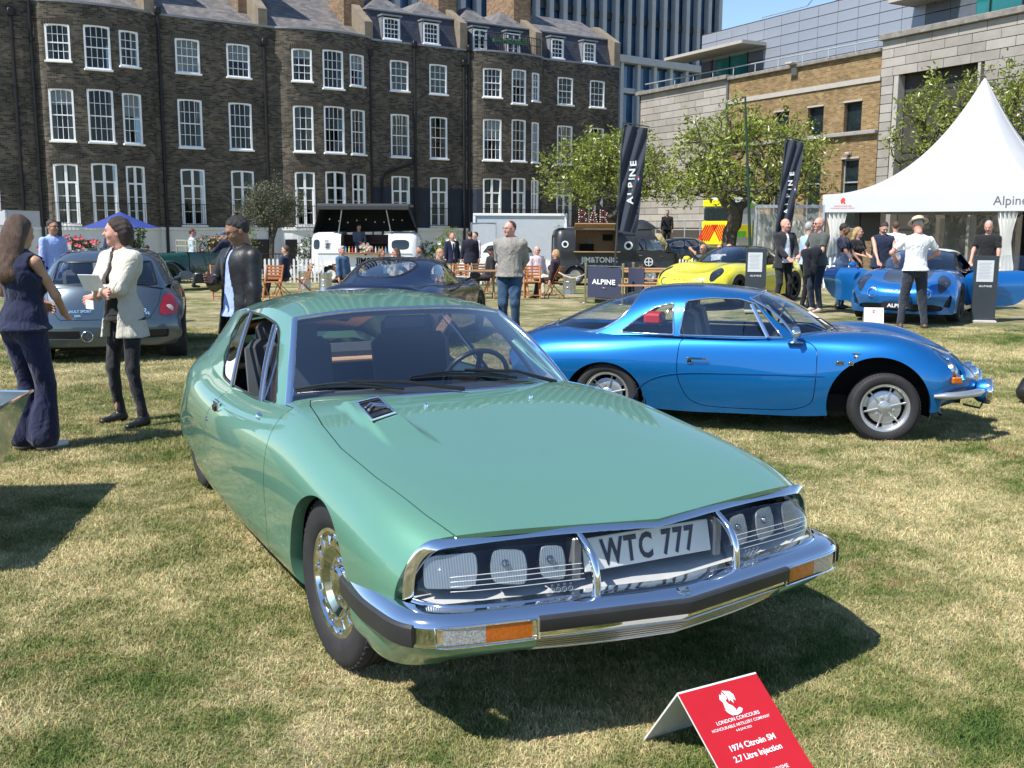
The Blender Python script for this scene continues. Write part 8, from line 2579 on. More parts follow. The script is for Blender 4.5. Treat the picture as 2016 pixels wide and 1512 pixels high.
 # white rounded vintage car behind the men
t=thing('vintage_car','white rounded vintage saloon mostly hidden behind the man in the hooded sweatshirt','car',placed(1000,37.5),R(0))
V,Q=snet(lambda P:smu([ell(P,(0,0,.62),(1.85,.78,.42)),ell(P,(-.15,0,1.05),(1.05,.66,.52)),ell(P,(1.25,-.55,.52),(.55,.28,.32)),ell(P,(-1.25,-.55,.52),(.55,.28,.32)),ell(P,(1.25,.55,.52),(.55,.28,.32)),ell(P,(-1.25,.55,.52),(.55,.28,.32))],.10),np.array((-2.1,-1,.1)),np.array((2.1,1,1.7)),.04)
nn=np.zeros_like(V);fN=np.cross(V[Q[:,2]]-V[Q[:,0]],V[Q[:,3]]-V[Q[:,1]])
for c in range(4):np.add.at(nn,Q[:,c],fN)
sf=Surf(V,nn,[tuple(q)for q in Q.tolist()])
if(sf.N[:,2]*(sf.P[:,2]>1.4)).sum()<0:sf.N=-sf.N
w_=lambda P:np.maximum(np.maximum(np.minimum(poly_sd(P[:,[0,2]],[(-.95,1.12),(-.75,1.38),(-.2,1.44),(-.2,1.12)]),poly_sd(P[:,[0,2]],[(-.10,1.12),(-.10,1.44),(.40,1.40),(.70,1.14)])),.3-np.abs(P[:,1])),-1)
g_,sf=sf.split(w_);g_.build('side_window',plain('van_glass'),t)
f_,sf=sf.split(lambda P:np.maximum(np.maximum(np.abs(P[:,1])-.5,np.abs(P[:,2]-1.27)-.14),.45-P[:,0]));f_.build('windscreen',plain('van_glass'),t)
sf=sf.cut(lambda P:P[:,2]-.3)
sf.build('body',plain('old_white',(.70,.70,.66),.25,coat=.8,var=.04),t)
for x in(-1.2,1.2):
 for sy in(-1,1):wheel(t,x,sy*.66,.33,.14,.18,'disc',sy)
 # ambulance
t=thing('ambulance','yellow and green ambulance with red chevron rear doors behind the gnarled tree','ambulance',(bx(1428,47),47.2,.35),R(0))
AY=plain('ambulance_yellow',(.75,.68,.02),.35,var=.03);AG=plain('ambulance_green',(.10,.50,.06),.4);AR=plain('chevron_red',(.60,.02,.01),.4);AW=plain('van_pale',(.50,.56,.62),.4)
# rear face towards the lawn on the left, flank running off to the right
t.rotation_euler=(0,0,R(28))
m_=MB();m_.box(2.6,1.0,1.45,4.6,2.0,2.2,ch=.12);m_.build('body',AW,t)
m_=MB();m_.box(0.26,1.0,1.05,.10,1.94,1.1,ch=.03);m_.box(.26,1.0,2.42,.10,1.9,.32,ch=.03);rd_=m_.build('rear_door',AY,t)
m_=MB();m_.box(.235,1.0,1.92,.04,1.66,.55);m_.build('rear_window',plain('van_glass'),t)
for k in range(6):
 for sg in(-1,1):
  m_=MB();y=1.0+sg*(.14+k*.16)
  M3=Matrix.Rotation(R(38)*sg,3,'X');m_.box(.20,y,1.05,.012,.085,.95,tilt=M3);m_.build('chevron',AR,rd_)
m_=MB();m_.box(2.6,-.015,1.15,4.4,.03,.55);bnd=m_.build('battenburg_band',AY,t)
for k in range(4):
 m_=MB();m_.box(.9+k*1.15,-.035,1.15+(.14 if k%2 else-.14),.58,.012,.27);m_.build('green_check',AG,bnd)
m_=MB();m_.box(5.0,.9,1.25,.9,1.9,1.5,ch=.3);m_.box(1.0,-.02,2.35,1.2,.03,.22);m_.build('cab',AG,t)
m_=MB();m_.box(2.6,1.0,2.62,4.4,1.2,.12,ch=.04);m_.build('roof_pod',AW,t)
for x in(1.2,4.4):
 for y in(.15,1.85):wheel(t,x,y,.35,.22,.2,'multi',-1 if y<1 else 1)
for y in(.12,1.88):
 m_=MB();m_.box(.2,y,.62,.04,.10,.32,ch=.01);m_.build('tail_lamp',REDLENS,t)
 # vintage green tourer
def tourer():
 t=thing('vintage_tourer','dark green 1920s open tourer with big round headlamps, parked near the blue parasol','car',(bx(345,31.2),31.2,gz(-10,31.2)),R(236))
 G_=plain('racing_green',(.008,.045,.026),.25,coat=.9,var=.1)
 m_=MB();sec=lambda x,w,zt,zb:[(x,-w,zb),(x,-w,zt-.12),(x,-w*.7,zt-.02),(x,0,zt),(x,w*.7,zt-.02),(x,w,zt-.12),(x,w,zb)]
 m_.grid(np.array([sec(1.15,.26,1.10,.55),sec(.2,.36,1.14,.5),sec(-.1,.42,1.16,.48)]),sm=True);m_.build('bonnet',G_,t,sharp=50)
 m_=MB();m_.grid(np.array([sec(-.1,.45,1.16,.45)[:3]+sec(-.1,.45,1.16,.45)[4:],]and[[(x,-w,.45),(x,-w*1.02,zt-.1),(x,-w*.96,zt)]for x,w,zt in((-.1,.44,1.16),(-.9,.58,1.12),(-1.8,.60,1.12),(-2.5,.52,1.10),(-2.75,.35,1.0))]),flip=True);m_.grid(np.array([[(x,w,.45),(x,w*1.02,zt-.1),(x,w*.96,zt)]for x,w,zt in((-.1,.44,1.16),(-.9,.58,1.12),(-1.8,.60,1.12),(-2.5,.52,1.10),(-2.75,.35,1.0))]));m_.box(-1.5,0,.5,2.6,1.0,.15);m_.box(-2.72,0,.75,.06,.7,.55);m_.build('body',G_,t)
 m_=MB();m_.box(1.20,0,.83,.12,.56,.66,ch=.04);ro=m_.build('radiator_shell',CHROME,t)
 m_=MB();m_.box(1.27,0,.81,.01,.47,.54);m_.build('radiator_core',DARK,ro);m_=MB();m_.lathe([(.001,.08),(.03,.05),(.035,0)],10,M=T4((1.2,0,1.17)));m_.build('filler_cap',CHROME,ro)
 for sy in(-1,1):
  m_=MB();m_.lathe([(.001,-.14),(.08,-.12),(.135,-.03),(.145,.01),(.135,.02)],18,M=T4((1.22,sy*.44,.98),(0,R(90),0)));lo=m_.build('headlamp',CHROME,t)
  m_=MB();m_.lathe([(.001,.035),(.08,.028),(.135,.012)],18,M=T4((1.22,sy*.44,.98),(0,R(90),0)));m_.build('lens',plain('lamp_glass_white',(.6,.62,.6),.1,coat=1),lo)
  m_=MB();ar=[(1.28+.0,.50),(1.22,.74),(1.0,.90),(.72,.93),(.40,.80),(.05,.52),(-.25,.40),(-1.5,.38)]
  P3=curve([(x,0,z)for x,z in ar],30)
  m_.grid(np.array([[(p[0],sy*(.58+d_),p[2]-e_)for d_,e_ in((-.11,.02),(-.05,0),(.06,0),(.13,.03))]for p in P3]),sm=True);m_.build('wing',G_,t)
  wheel(t,.85,sy*.64,.42,.12,.30,'wire',sy,rimmat=plain('green_spokes',(.02,.05,.035),.4));wheel(t,-2.1,sy*.64,.42,.12,.30,'wire',sy,rimmat=plain('green_spokes'))
 m_=MB();m_.box(-.35,0,1.33,.03,.92,.03);m_.box(-.35,0,1.50,.03,.92,.03)
 for y in(-.46,0,.46):m_.box(-.35,y,1.33,.03,.03,.36)
 wo=m_.build('windscreen_frame',CHROME,t);m_=MB();m_.add([(-.35,-.45,1.17),(-.35,.45,1.17),(-.35,.45,1.5),(-.35,-.45,1.5)],[(0,1,2,3)]);m_.build('windscreen',CARGLASS,wo)
 m_=MB();m_.tube([(-.85+math.cos(a)*.05,.22+math.sin(a)*.2,1.22+math.cos(a)*.19)for a in np.linspace(0,2*PI,18,endpoint=False)],.014,6,closed=True);m_.build('steering_wheel',BLACK,t)
 for x in(-1.2,-2.1):
  m_=MB();m_.box(x,0,.8,.5,.95,.16,ch=.04);m_.box(x-.28,0,1.0,.12,.95,.4,ch=.05);m_.build('seat',plain('green_leather',(.015,.035,.02),.5),t)
 m_=MB();m_.tube([(1.5,-.35,.52),(1.05,-.32,.58),(.5,-.32,.52)],.025,5);m_.tube([(1.5,.35,.52),(1.05,.32,.58),(.5,.32,.52)],.025,5);m_.tube([(.9,-.6,.45),(.9,.6,.45)],.03,6);m_.box(.3,0,.5,2.4,.7,.1);m_.build('chassis',BLACK,t)
tourer()
# pale angular car corner at the left edge
t=thing('classic_car','sharp corner of a pale blue-grey wedge-shaped car at the left edge of the photo','car',(-2.93,6.12,0),R(12))
PG=paint('pale_blue_grey',(.20,.30,.32),rough=.3,metal=.3)
# local x points along its front edge back to the left
a=[(0,0,.655),(0,-.03,.60),(-.06,-.10,.22),(-2.2,-1.70,.62),(-2.2,-1.74,.58),(-2.1,-1.6,.2),(-2.6,.75,.80),(-2.65,.75,.40),(-2.6,.6,.2)]
m_=MB()
m_.add([(0,0,.655),(-.10,-1.65,.64),(-2.6,-1.75,.74),(-2.6,.15,.74)],[(3,2,1,0)]);m_.build('bonnet',PG,t)
m_=MB();m_.add([(0,0,.655),(-.10,-1.65,.64),(-.30,-1.60,.20),(-.17,-.10,.22)],[(0,1,2,3)]);m_.add([(0,0,.655),(-.17,-.10,.22),(-2.6,.10,.2),(-2.6,.15,.74)],[(0,1,2,3)]);m_.add([(-.10,-1.65,.64),(-2.6,-1.75,.74),(-2.6,-1.7,.2),(-.3,-1.6,.2)],[(0,1,2,3)]);m_.build('wing',PG,t)
m_=MB();m_.tube([(.005,.01,.655),(-.10,-1.66,.64)],.010,6);m_.tube([(.005,.0,.655),(-2.6,.16,.74)],.006,6);m_.build('edge_trim',CHROME,t)
m_=MB();m_.box(-1.6,-.8,.25,2.4,1.3,.15);m_.build('underbody',DARK,t)
for y in(-1.5,-.1):wheel(t,-1.3,y,.31,.18,.19,'disc',1 if y>-1 else-1)
# == MARQUEE
MA=math.atan2(-.71,.70);MO=np.array((9.35,31.0));md_=np.array((.70,-.71))/math.hypot(.7,.71);mn_=np.array((.71,.70))/math.hypot(.7,.71)
def mp3(a,b_,z):q=MO+md_*a+mn_*b_;return(q[0],q[1],z)
PVC=plain('marquee_pvc',(.52,.53,.56),.45,var=.03,vs=1)
mt,n,b=node_mat('clear_pvc')
b.inputs['Base Color'].default_value=(.55,.58,.55,1);b.inputs['Roughness'].default_value=.12;b.inputs['Alpha'].default_value=.35
bump(n,b,noise(n,coords(n),3,3,.5),.4,.05);CPVC=mt
W_=6.4
t=thing('marquee','white peaked marquee with swept roof and grey lettering on its fascia','marquee',mp3(0,0,0));ti=Matrix.Translation(-t.location)
def mk(mb,name,mat_,sharp=40,par=None):
 o=mb.build(name,mat_,par or t,sharp)
 if par is None:o.matrix_parent_inverse=ti
 return o
rows=[]
for u in np.linspace(0,1,22):
 k=(1-u)**1.0;zz=2.62+3.25*(u**1.85);r_=W_/2*(1-u)+.10*u
 ring=[]
 for sx,sy,ex,ey in((-1,-1,1,-1),(1,-1,1,1),(1,1,-1,1),(-1,1,-1,-1)):
  for q in np.linspace(0,1,9)[:-1]:
   x=sx+(ex-sx)*q;y=sy+(ey-sy)*q
   rd=1/math.hypot(x,y);f=u**.6
   x2,y2=x*(1-f)+x*rd*f,y*(1-f)+y*rd*f
   edge=1-abs(2*q-1)
   ring.append(mp3(W_/2+x2*r_,W_/2+y2*r_,zz+.10*(1-edge)*(1-u)*u*4))
 rows.append(ring)
m_=MB();m_.grid(np.array(rows),cv=True);mk(m_,'roof',PVC)
for c_ in(0,4,8,12,16,20,24,28):m_=MB();m_.tube([np.array(r_[c_])+(0,0,.006)for r_ in rows],.013,5);mk(m_,'roof_seam',PVC)
m_=MB();cpt=mp3(W_/2,W_/2,5.85);m_.lathe([(.13,-.12),(.10,.06),(.03,.16),(.001,.18)],12,M=T4(cpt));mk(m_,'peak_cap',PVC)
for(a,b_,ang_)in((W_/2,-.02,MA),(W_/2,W_+.02,MA)):
 m_=MB();m_.box(*mp3(a,b_,2.37),W_+.1,.05,.52,MA,ch=.01);mk(m_,'fascia',PVC)
for b_ in(-.02,W_+.02):
 m_=MB();m_.box(*mp3(b_,W_/2,2.37),W_+.1,.05,.52,MA+PI/2,ch=.01);mk(m_,'fascia',PVC)
for a in(0,W_):
 for b_ in(0,W_):
  m_=MB();m_.box(*mp3(a,b_,1.15),.10,.10,2.4,MA,ch=.01);mk(m_,'leg',SILVER)
tx=MB();text_mb('Alpine',.34,.0,M=T4(mp3(5.35,-.052,2.28),(R(90),0,MA)),mb=tx);mk(tx,'fascia_lettering',plain('grey_lettering',(.10,.10,.12),.6))
tx=MB();M=T4(mp3(.62,-.052,2.40),(R(90),0,MA))
crest=[(-.06,-.02),(-.08,.06),(-.03,.13),(.02,.14),(.07,.10),(.05,.04),(.08,-.02),(.03,-.04),(0,.02),(-.03,-.04)]
tx.prism(crest,0,.004,M=M);text_mb('LONDON CONCOURS',.055,0,M=M@T4((0,-.12,0)),mb=tx);text_mb('HONOURABLE ARTILLERY COMPANY',.045,0,M=M@T4((0,-.18,0)),mb=tx);mk(tx,'crest_print',plain('crest_red',(.62,.05,.05),.6))
# curtains, clear walls
for a0,a1,b_ in((.05,.75,.05),(5.0,5.55,.05),(5.9,6.6,.05),(3.7,4.5,W_-.1)):
 m_=MB();g_=[]
 for q in range(29):
  f=q/28;row=[]
  for h_ in np.linspace(0,1,8):
   pin=1-.45*math.sin(PI*min(1,h_*1.25))**2
   a=a0+(a1-a0)*(.5+(f-.5)*pin);row.append(mp3(a,b_+.06*math.sin(f*30),.06+2.15*(1-h_)))
  g_.append(row)
 m_.grid(np.array(g_));mk(m_,'curtain',plain('curtain_white',(.70,.70,.68),.8,var=.05))
m_=MB();m_.grid(np.array([[mp3(a,W_+.03*math.sin(a*5),z)for z in(.1,1.1,2.15)]for a in np.linspace(.1,3.6,16)]));mk(m_,'clear_wall',CPVC)
m_=MB();m_.grid(np.array([[mp3(0+.03*math.sin(b_*5),b_,z)for z in(.1,1.1,2.15)]for b_ in np.linspace(.1,6.6,22)]));mk(m_,'clear_wall',CPVC)
m_=MB();m_.box(*mp3(4.9,W_-.1,1.15),2.8,.05,2.3,MA);mk(m_,'shade_sheet',plain('shade_black',(.006,.006,.007),.9))  # black sheet added to paint the shade inside the marquee opening
m_=MB();m_.box(*mp3(W_/2,W_/2,.03),W_,W_,.06,MA);mk(m_,'floor',plain('marquee_floor',(.12,.12,.12),.8))
# neighbouring clear-walled annexe left of the marquee
t=thing('marquee_annexe','clear plastic walled annexe with curtains left of the white marquee','marquee',(bx(1485,33.5),33.5,0));ti=Matrix.Translation(-t.location)
ax0,ax1=bx(1485,33.5),bx(1622,33.5)
m_=MB();m_.grid(np.array([[(x,33.5+.03*math.sin(x*6),z)for z in(.1,1.0,2.30)]for x in np.linspace(ax0,ax1,14)]));mk(m_,'clear_wall',CPVC)
for x in(ax0,ax1):m_=MB();m_.box(x,33.5,1.2,.08,.08,2.4);mk(m_,'post',SILVER)
m_=MB();m_.box((ax0+ax1)/2,33.5,2.34,ax1-ax0,.1,.10);mk(m_,'rail',SILVER)
m_=MB();m_.grid(np.array([[(ax0+.15+f*.9,33.9+.05*math.sin(f*40),z)for z in(.1,2.1)]for f in np.linspace(0,1,30)]));m_.grid(np.array([[(ax0+.1+f*2.0,34.3+.04*math.sin(f*60),z)for z in(.1,1.9)]for f in np.linspace(0,1,50)]));mk(m_,'curtain',plain('curtain_cream',(.42,.40,.33),.85,var=.12))
m_=MB();m_.box(bx(1712,31),31.3,1.75,.62,.5,.95,ch=.03);sp=m_.build('loudspeaker',BLACK);tag(sp,'black loudspeaker box hanging inside the marquee above the seated visitors','loudspeaker')
# == FLAGS AND POLES
def flag(px_top,px_bot,Y,ytop,ybot,wpx,label,seed,text=True,ylet=None):
 rs=random.Random(seed)
 X0,X1=bx(px_top,Y),bx(px_bot,Y);z1=CAM_H+(446-ytop)*Y/2027;z0=CAM_H-(ybot-446)*Y/2027;w=wpx/2027*Y
 t=thing('feather_flag',label,'flag',(X1,Y,gz(X1,Y)),0,'dark navy banner flags');b0=np.array(t.location)
 def P(u,v):
  x=X0+(X1-X0)*v+w*u*(1-.05*v);z=z1+(z0-z1)*v-.10*u+.02*math.sin(v*9)*u
  y=Y+.06*math.sin(u*9+v*4+seed)*(.4+v)*.8+.05*math.sin(v*13+u*14)
  return np.array((x,y,z))-b0
 G=np.array([[P(u,v)for u in np.linspace(0,1,22)]for v in np.linspace(0,1,60)])
 m_=MB();m_.grid(G);m_.grid(G+(0,.006,0),flip=True)
 ban=m_.build('banner',plain('navy_flag',(.012,.020,.040),.75,var=.15,vs=3,sheen=.3),t,sharp=0)
 pl=MB();top=P(0,0)+(-.04,0,.06);bot=np.array((P(0,1)[0]-.02,0,.0));pl.tube([bot,(top+bot)/2+(0,0,0),top],[.035,.03,.022],8);pl.tube([top,P(1,0)+(.04,0,.05)],.018,6);pl.build('pole',plain('pole_grey',(.06,.065,.07),.4,.5),t)
 bs=MB();bs.lathe([(.001,.03),(.28,.03),(.30,0)],20);bs.build('base',BLACK,t)
 tx=MB();sz=w*.36;v0=ylet
 nl=len('ALPINE')
 for k,ch in enumerate('ALPINE'):
  v=v0-(0,.078,.152,.212,.268,.350)[k]
  c=P(.50,v);M=T4(tuple(c+(0,-.055,0)),(R(90),R(-90)+(X1-X0)/(z1-z0)*.9*-1*-1,0))
  text_mb(ch,sz,0,M=M@T4((0,-sz*.36,0)),mb=tx,bold=.03,sx=1.25)
 tx.build('lettering',WHITE,ban)
 for k,c_ in enumerate(((.02,.08,.5),(.7,.7,.7),(.6,.03,.04))):
  q=MB();c=P(.78,v0-.20-k*.018);q.box(c[0],c[1]-.06,c[2],.035,.004,.05);q.build('tricolour_mark',plain('mark%d'%k,c_,.6),ban)
flag(1224,1210,29.5,250,452,46,'tall navy banner flag beside the black bar van and its bulb letters',3,ylet=.70)
flag(1541,1522,29.5,276,480,33,'smaller navy banner flag between the gnarled tree and the marquee',8,ylet=.66)
t=thing('flag_pole','bare slim dark-green leaning pole crossing the gnarled tree','pole',(bx(1483,27),27,0))
m_=MB();m_.tube([(0,0,0),(-.17,0,2.4),(-.36,0,4.98)],[.045,.04,.025],8);m_.build('pole',plain('dark_green_metal',(.01,.035,.02),.4),t);m_=MB();m_.lathe([(.001,.03),(.25,.03),(.27,0)],18);m_.build('base',BLACK,t)
# == SIGNS
def tent_card(name,label,ridgeA,ridgeB,footF,footB,mat_f,mat_b,th=.006):
 """folded card: ridge from A to B, front foot offset, back foot offset"""
 A,B=np.array(ridgeA,float),np.array(ridgeB,float)
 base=(A+B)/2;base[2]=0
 t=thing(name,label,'sign',tuple(base));A,B=A-base,B-base
 F,K=np.array(footF,float),np.array(footB,float)
 def slab(a,b_,d):
  n_=np.cross(b_-a,d);n_/=np.linalg.norm(n_);n_=n_*(1 if n_[2]>0 else-1);m_=MB()
  V=[a,b_,b_+d,a+d];V+=[v-n_*th for v in V]
  m_.add(V,[(0,1,2,3),(7,6,5,4),(0,4,5,1),(1,5,6,2),(2,6,7,3),(3,7,4,0)]);m_.m=[0,1,1,1,1,1]
  return m_,n_
 mf,nf=slab(A,B,F);fo=mf.build('front_panel',[mat_f,mat_b],t)
 mk_,nk=slab(B,A,K);mk_.build('back_panel',[mat_b,mat_b],t)
 X=(B-A)/np.linalg.norm(B-A);Yv=-F/np.linalg.norm(F);
 M=np.eye(4);M[:3,0]=X;M[:3,1]=Yv;M[:3,2]=np.cross(X,Yv);M[:3,3]=(A+B)/2+M[:3,2]*.0015
 return t,fo,M,np.linalg.norm(B-A),np.linalg.norm(F)
RED=plain('sign_red',(.45,.012,.018),.35,var=.04,coat=.3)
SIGN=tent_card('sign_card','red folded sign card on the grass in front of the green car',(.513,2.955,.24),(.790,3.106,.24),(.154,-.28,-.237),(-.082,.15,-.237),RED,plain('card_white',(.66,.66,.62),.5,var=.03))
t,fo,M,w,h=SIGN
IW=plain('sign_white_print',(.78,.76,.76),.5)
cr=MB()
dr=[[(-.018,-.030),(-.026,-.012),(-.022,.006),(-.028,.018),(-.020,.034),(-.012,.030),(-.008,.040),(-.004,.030),(.002,.026),(-.002,.014),(-.010,.010),(-.006,-.002),(.004,-.010),(.010,-.024),(0,-.034)],
[(-.004,.044),(.022,.036),(.030,.022),(.026,.002),(.020,.012),(.014,-.004),(.008,.010),(.002,.004),(.004,.022)],[(-.030,-.016),(-.024,-.030),(-.014,-.040),(.004,-.042),(.024,-.038),(.034,-.028),(.026,-.020),(.016,-.024),(.006,-.030),(-.010,-.030),(-.022,-.020)]]
Mc=M@T4((.0,-.075,0))
for pz in dr:cr.prism([(x*1.0,y*1.0)for x,y in pz],0,.0006,M=Mc)
text_mb('LONDON CONCOURS',.0165,0,M=M@T4((.0,-.132,0)),mb=cr,bold=.01);text_mb('HONOURABLE ARTILLERY COMPANY',.0135,0,M=M@T4((0,-.150,0)),mb=cr,bold=.005);text_mb('6-8 JUNE 2023',.010,0,M=M@T4((0,-.165,0)),mb=cr,bold=.01)
text_mb('1974 Citroën SM',.026,0,M=M@T4((0.0,-.218,0)),mb=cr,bold=.02);text_mb('2.7 Litre Injection',.026,0,M=M@T4((0.0,-.252,0)),mb=cr,bold=.02);text_mb('GRAND TOURISME',.018,0,M=M@T4((0,-.310,0)),mb=cr)
cr.build('printed_text',IW,fo)
Xw=bx(1735,17.3)
t,fo,M,w,h=tent_card('sign_card','white folded sign card on the grass before the bright blue car',(Xw-.12,17.6,.30),(Xw+.20,17.55,.30),(-.10,-.32,-.30),(.06,.25,-.30),plain('card_white2',(.74,.73,.72),.5),plain('card_white2',(.74,.73,.72),.5))
cr=MB();Mc=M@T4((0,-.09,0))
for pz in dr:cr.prism([(x,y)for x,y in pz],0,.0006,M=Mc)
text_mb('LONDON CONCOURS',.02,0,M=M@T4((0,-.16,0)),mb=cr);cr.build('crest_print',plain('crest_red'),fo)
cr=MB();text_mb('Alpine A110 R',.025,0,M=M@T4((0,-.25,0)),mb=cr);cr.build('printed_text',plain('grey_print2',(.35,.33,.33),.6),fo)
def totem(px,Y,h,label):
 t=thing('information_board',label,'sign',(bx(px,Y),Y,0),R(-12),'dark upright information boards')
 m_=MB();m_.box(0,0,h/2+.03,.40,.06,h,ch=.004);m_.build('panel',plain('board_slate',(.030,.038,.046),.5,var=.12,vs=3),t)
 m_=MB();m_.box(0,0,.02,.40,.34,.04,ch=.006);m_.build('base',plain('board_base',(.5,.48,.44),.6),t)
 m_=MB();m_.box(-.02,-.036,h-.24,.28,.008,.38,ch=.002);p=m_.build('paper_sheet',plain('sheet_grey',(.55,.58,.60),.5,var=.03),t)
 m_=MB()
 for k in range(11):m_.box(-.02-(.02 if k%3 else 0),-.041,h-.10-k*.026,.20-(.04 if k%3==2 else 0),.001,.006)
 m_.build('sheet_lines',plain('grey_print2',(.35,.33,.33),.6),p)
 tx=MB();text_mb('ALPINE',.045,0,M=T4((0,-.032,h-.52),(R(90),0,0)),mb=tx,spacing=1.3,bold=.02,sx=1.2);tx.build('lettering',WHITE,t)
totem(1490,20.3,1.22,'dark information board standing in front of the yellow car')
totem(1946,18.2,1.15,'dark information board standing by the wheel of the bright blue car')
# brass post barrier with printed banner
BRASS=chrome('brushed_brass',(.55,.50,.36),.22)
def post(px,Y,label):
 t=thing('barrier_post',label,'post',placed(px,Y),0,'brass barrier posts')
 m_=MB();m_.lathe([(.001,.02),(.14,.018),(.155,0)],20);m_.build('base',BRASS,t)
 m_=MB();m_.lathe([(.026,.015),(.026,.93),(.034,.935),(.034,.985),(.001,.99)],14);m_.build('tube',BRASS,t)
post(1153,25.3,'brass post at the left end of the navy banner barrier');post(1227,24.6,'brass post at the right end of the navy banner barrier');post(1247,26.6,'brass post standing alone beside the picnic tables')
t=thing('barrier_banner','navy banner with white lettering stretched between two brass posts','banner',placed(1190,24.95),math.atan2(-.7,.95+.0))
t.rotation_euler=(0,0,math.atan2(24.6-25.3,bx(1227,24.6)-bx(1153,25.3)))
m_=MB();m_.grid(np.array([[(x,.015*math.sin(x*7),z+(.01*math.cos(x*4)))for z in np.linspace(.13,.90,6)]for x in np.linspace(-.50,.50,16)]));m_.build('cloth',plain('navy_banner',(.030,.036,.075),.7,var=.05),t)
tx=MB();text_mb('ALPINE',.17,0,M=T4((0,-.022,.47),(R(90),0,0)),mb=tx,bold=.025,sx=1.2,spacing=1.05);tx.build('lettering',WHITE,t)
m_=MB()
for z in(.11,.91):m_.tube([(-.56,0,z),(.56,0,z)],.010,6)
m_.build('cross_bar',BRASS,t)
for k,c_ in enumerate(((.02,.08,.5),(.7,.7,.7),(.6,.03,.04))):
 m_=MB();m_.box(-.05+k*.05,-.024,.385,.045,.003,.012);m_.build('tricolour_mark',plain('mark%d'%k,c_,.6),t)
m_=MB();m_.box(.62+.08,.35,.45,.45,.02,.85);m_.build('return_cloth',plain('navy_banner'),t)
m_=MB();m_.box(.05,.3,.06,.8,.4,.12,ch=.01);m_.build('foot_weight',BLACK,t)
t=thing('barrier_rope','pale rope slung from the keg to the left brass barrier post','rope',placed(1130,25.8))
m_=MB();x0=bx(1100,26.5)-t.location.x;x1=bx(1153,25.3)-t.location.x
m_.tube([(x0+(x1-x0)*u,.7-1.2*u,.62+.08*(2*u-1)**2-z_)for u,z_ in((0,.0),(.25,.02),(.5,.03),(.75,.02),(1,-.02))],.018,6);m_.build('rope',plain('rope_beige',(.45,.38,.28),.9),t)
# == FURNITURE
TEAK=plain('teak_wood',(.36,.125,.035),.5,var=.25,vs=10);TEAKD=plain('weathered_wood',(.30,.17,.08),.6,var=.25,vs=10)
def chair(px,Y,rz,label,mat_=None,group='slatted wooden folding chairs'):
 mat_=mat_ or TEAK
 t=thing('folding_chair',label,'chair',placed(px,Y),R(rz),group)
 for sx in(-1,1):
  for a,b_ in(((sx*.21,.24,.01),(sx*.21,-.20,.88)),((sx*.18,-.24,.01),(sx*.18,.20,.44))):
   m_=MB();d=np.array(b_)-np.array(a);m_.tube([a,b_],.020,4,flat=.6);m_.build('leg',mat_,t)
 for k in range(5):
  m_=MB();m_.box(0,-.17+k*.085,.45,.40,.065,.018,ch=.003);m_.build('seat_slat',mat_,t)
 for k in range(5):
  z=.54+k*.075;m_=MB();m_.box(0,-.205-0+(.70-z)*.45+.05,z,.42,.016,.052,ch=.003);m_.build('back_slat',mat_,t)
 m_=MB();m_.tube([(-.2,.23,.10),(.2,.23,.10)],.012,5);m_.tube([(-.2,-.22,.08),(.2,-.22,.08)],.012,5);m_.build('stretcher',mat_,t)
 return t
 # rz turns the chair's front (+y) anticlockwise
chair(428,25.8,200,'wooden folding chair just left of the man in leather jacket');chair(533,26.0,175,'wooden folding chair nearest behind the man in leather jacket')
chair(551,27.2,90,'wooden folding chair under the man in sunglasses by the fence');chair(597,28.5,110,'empty wooden folding chair standing alone on the grass near the kegs')
chair(672,28.5,250,'reddish folding chair under the grey-haired visitor in blue jacket');chair(905,28.5,180,'wooden folding chair behind the brown crate by the wooden table')
chair(945,29.5,200,'folding chair draped with a coat at the wooden table',TEAKD);chair(1047,27.0,178,'wooden folding chair seen from behind, right of the hooded sweatshirt man');chair(1092,27.2,72,'wooden folding chair under the lady near the black van')
chair(1022,28.8,190,'wooden folding chair half hidden by the hooded sweatshirt man');chair(818,29.5,180,'wooden folding chair under the dark-haired man beyond the navy car')
def table(px,Y,L,W,h,rz,label,mat_,trestle=False):
 t=thing('table',label,'table',placed(px,Y),R(rz),None)
 for k in range(5 if not trestle else 4):
  wv=W/(5 if not trestle else 4);m_=MB();m_.box(0,-W/2+wv*(k+.5),h,L,wv-.008,.03,ch=.003);m_.build('plank',mat_,t)
 for sx in(-1,1):
  if trestle:
   m_=MB();x=sx*L*.36;m_.tube([(x,-W*.4,0),(x,-W*.4,h-.02)],.016,5);m_.tube([(x,W*.4,0),(x,W*.4,h-.02)],.016,5);m_.tube([(x,-W*.4,.08),(x,W*.4,.08)],.012,5);m_.build('leg_frame',BLACK,t)
  else:
   for a in(-1,1):m_=MB();m_.tube([(sx*L*.38,a*W*.35,0),(sx*L*.38,-a*W*.35,h-.02)],.024,4);m_.build('leg',mat_,t)
 return t
table(938,27.0,1.15,.7,.73,6,'slatted wooden table between the crate and the hooded man',TEAKD)
table(985,31,1.1,.7,.73,0,'slatted wooden table beyond the man in the hooded sweatshirt',TEAK)
BEER=plain('varnished_plank',(.50,.28,.13),.4,var=.15,vs=8)
table(1288,25.2,1.5,.55,.78,2,'long varnished beer table with a pint on it',BEER,True);table(1275,28.0,2.1,.55,.78,2,'farther long varnished beer table by the black van',BEER,True)
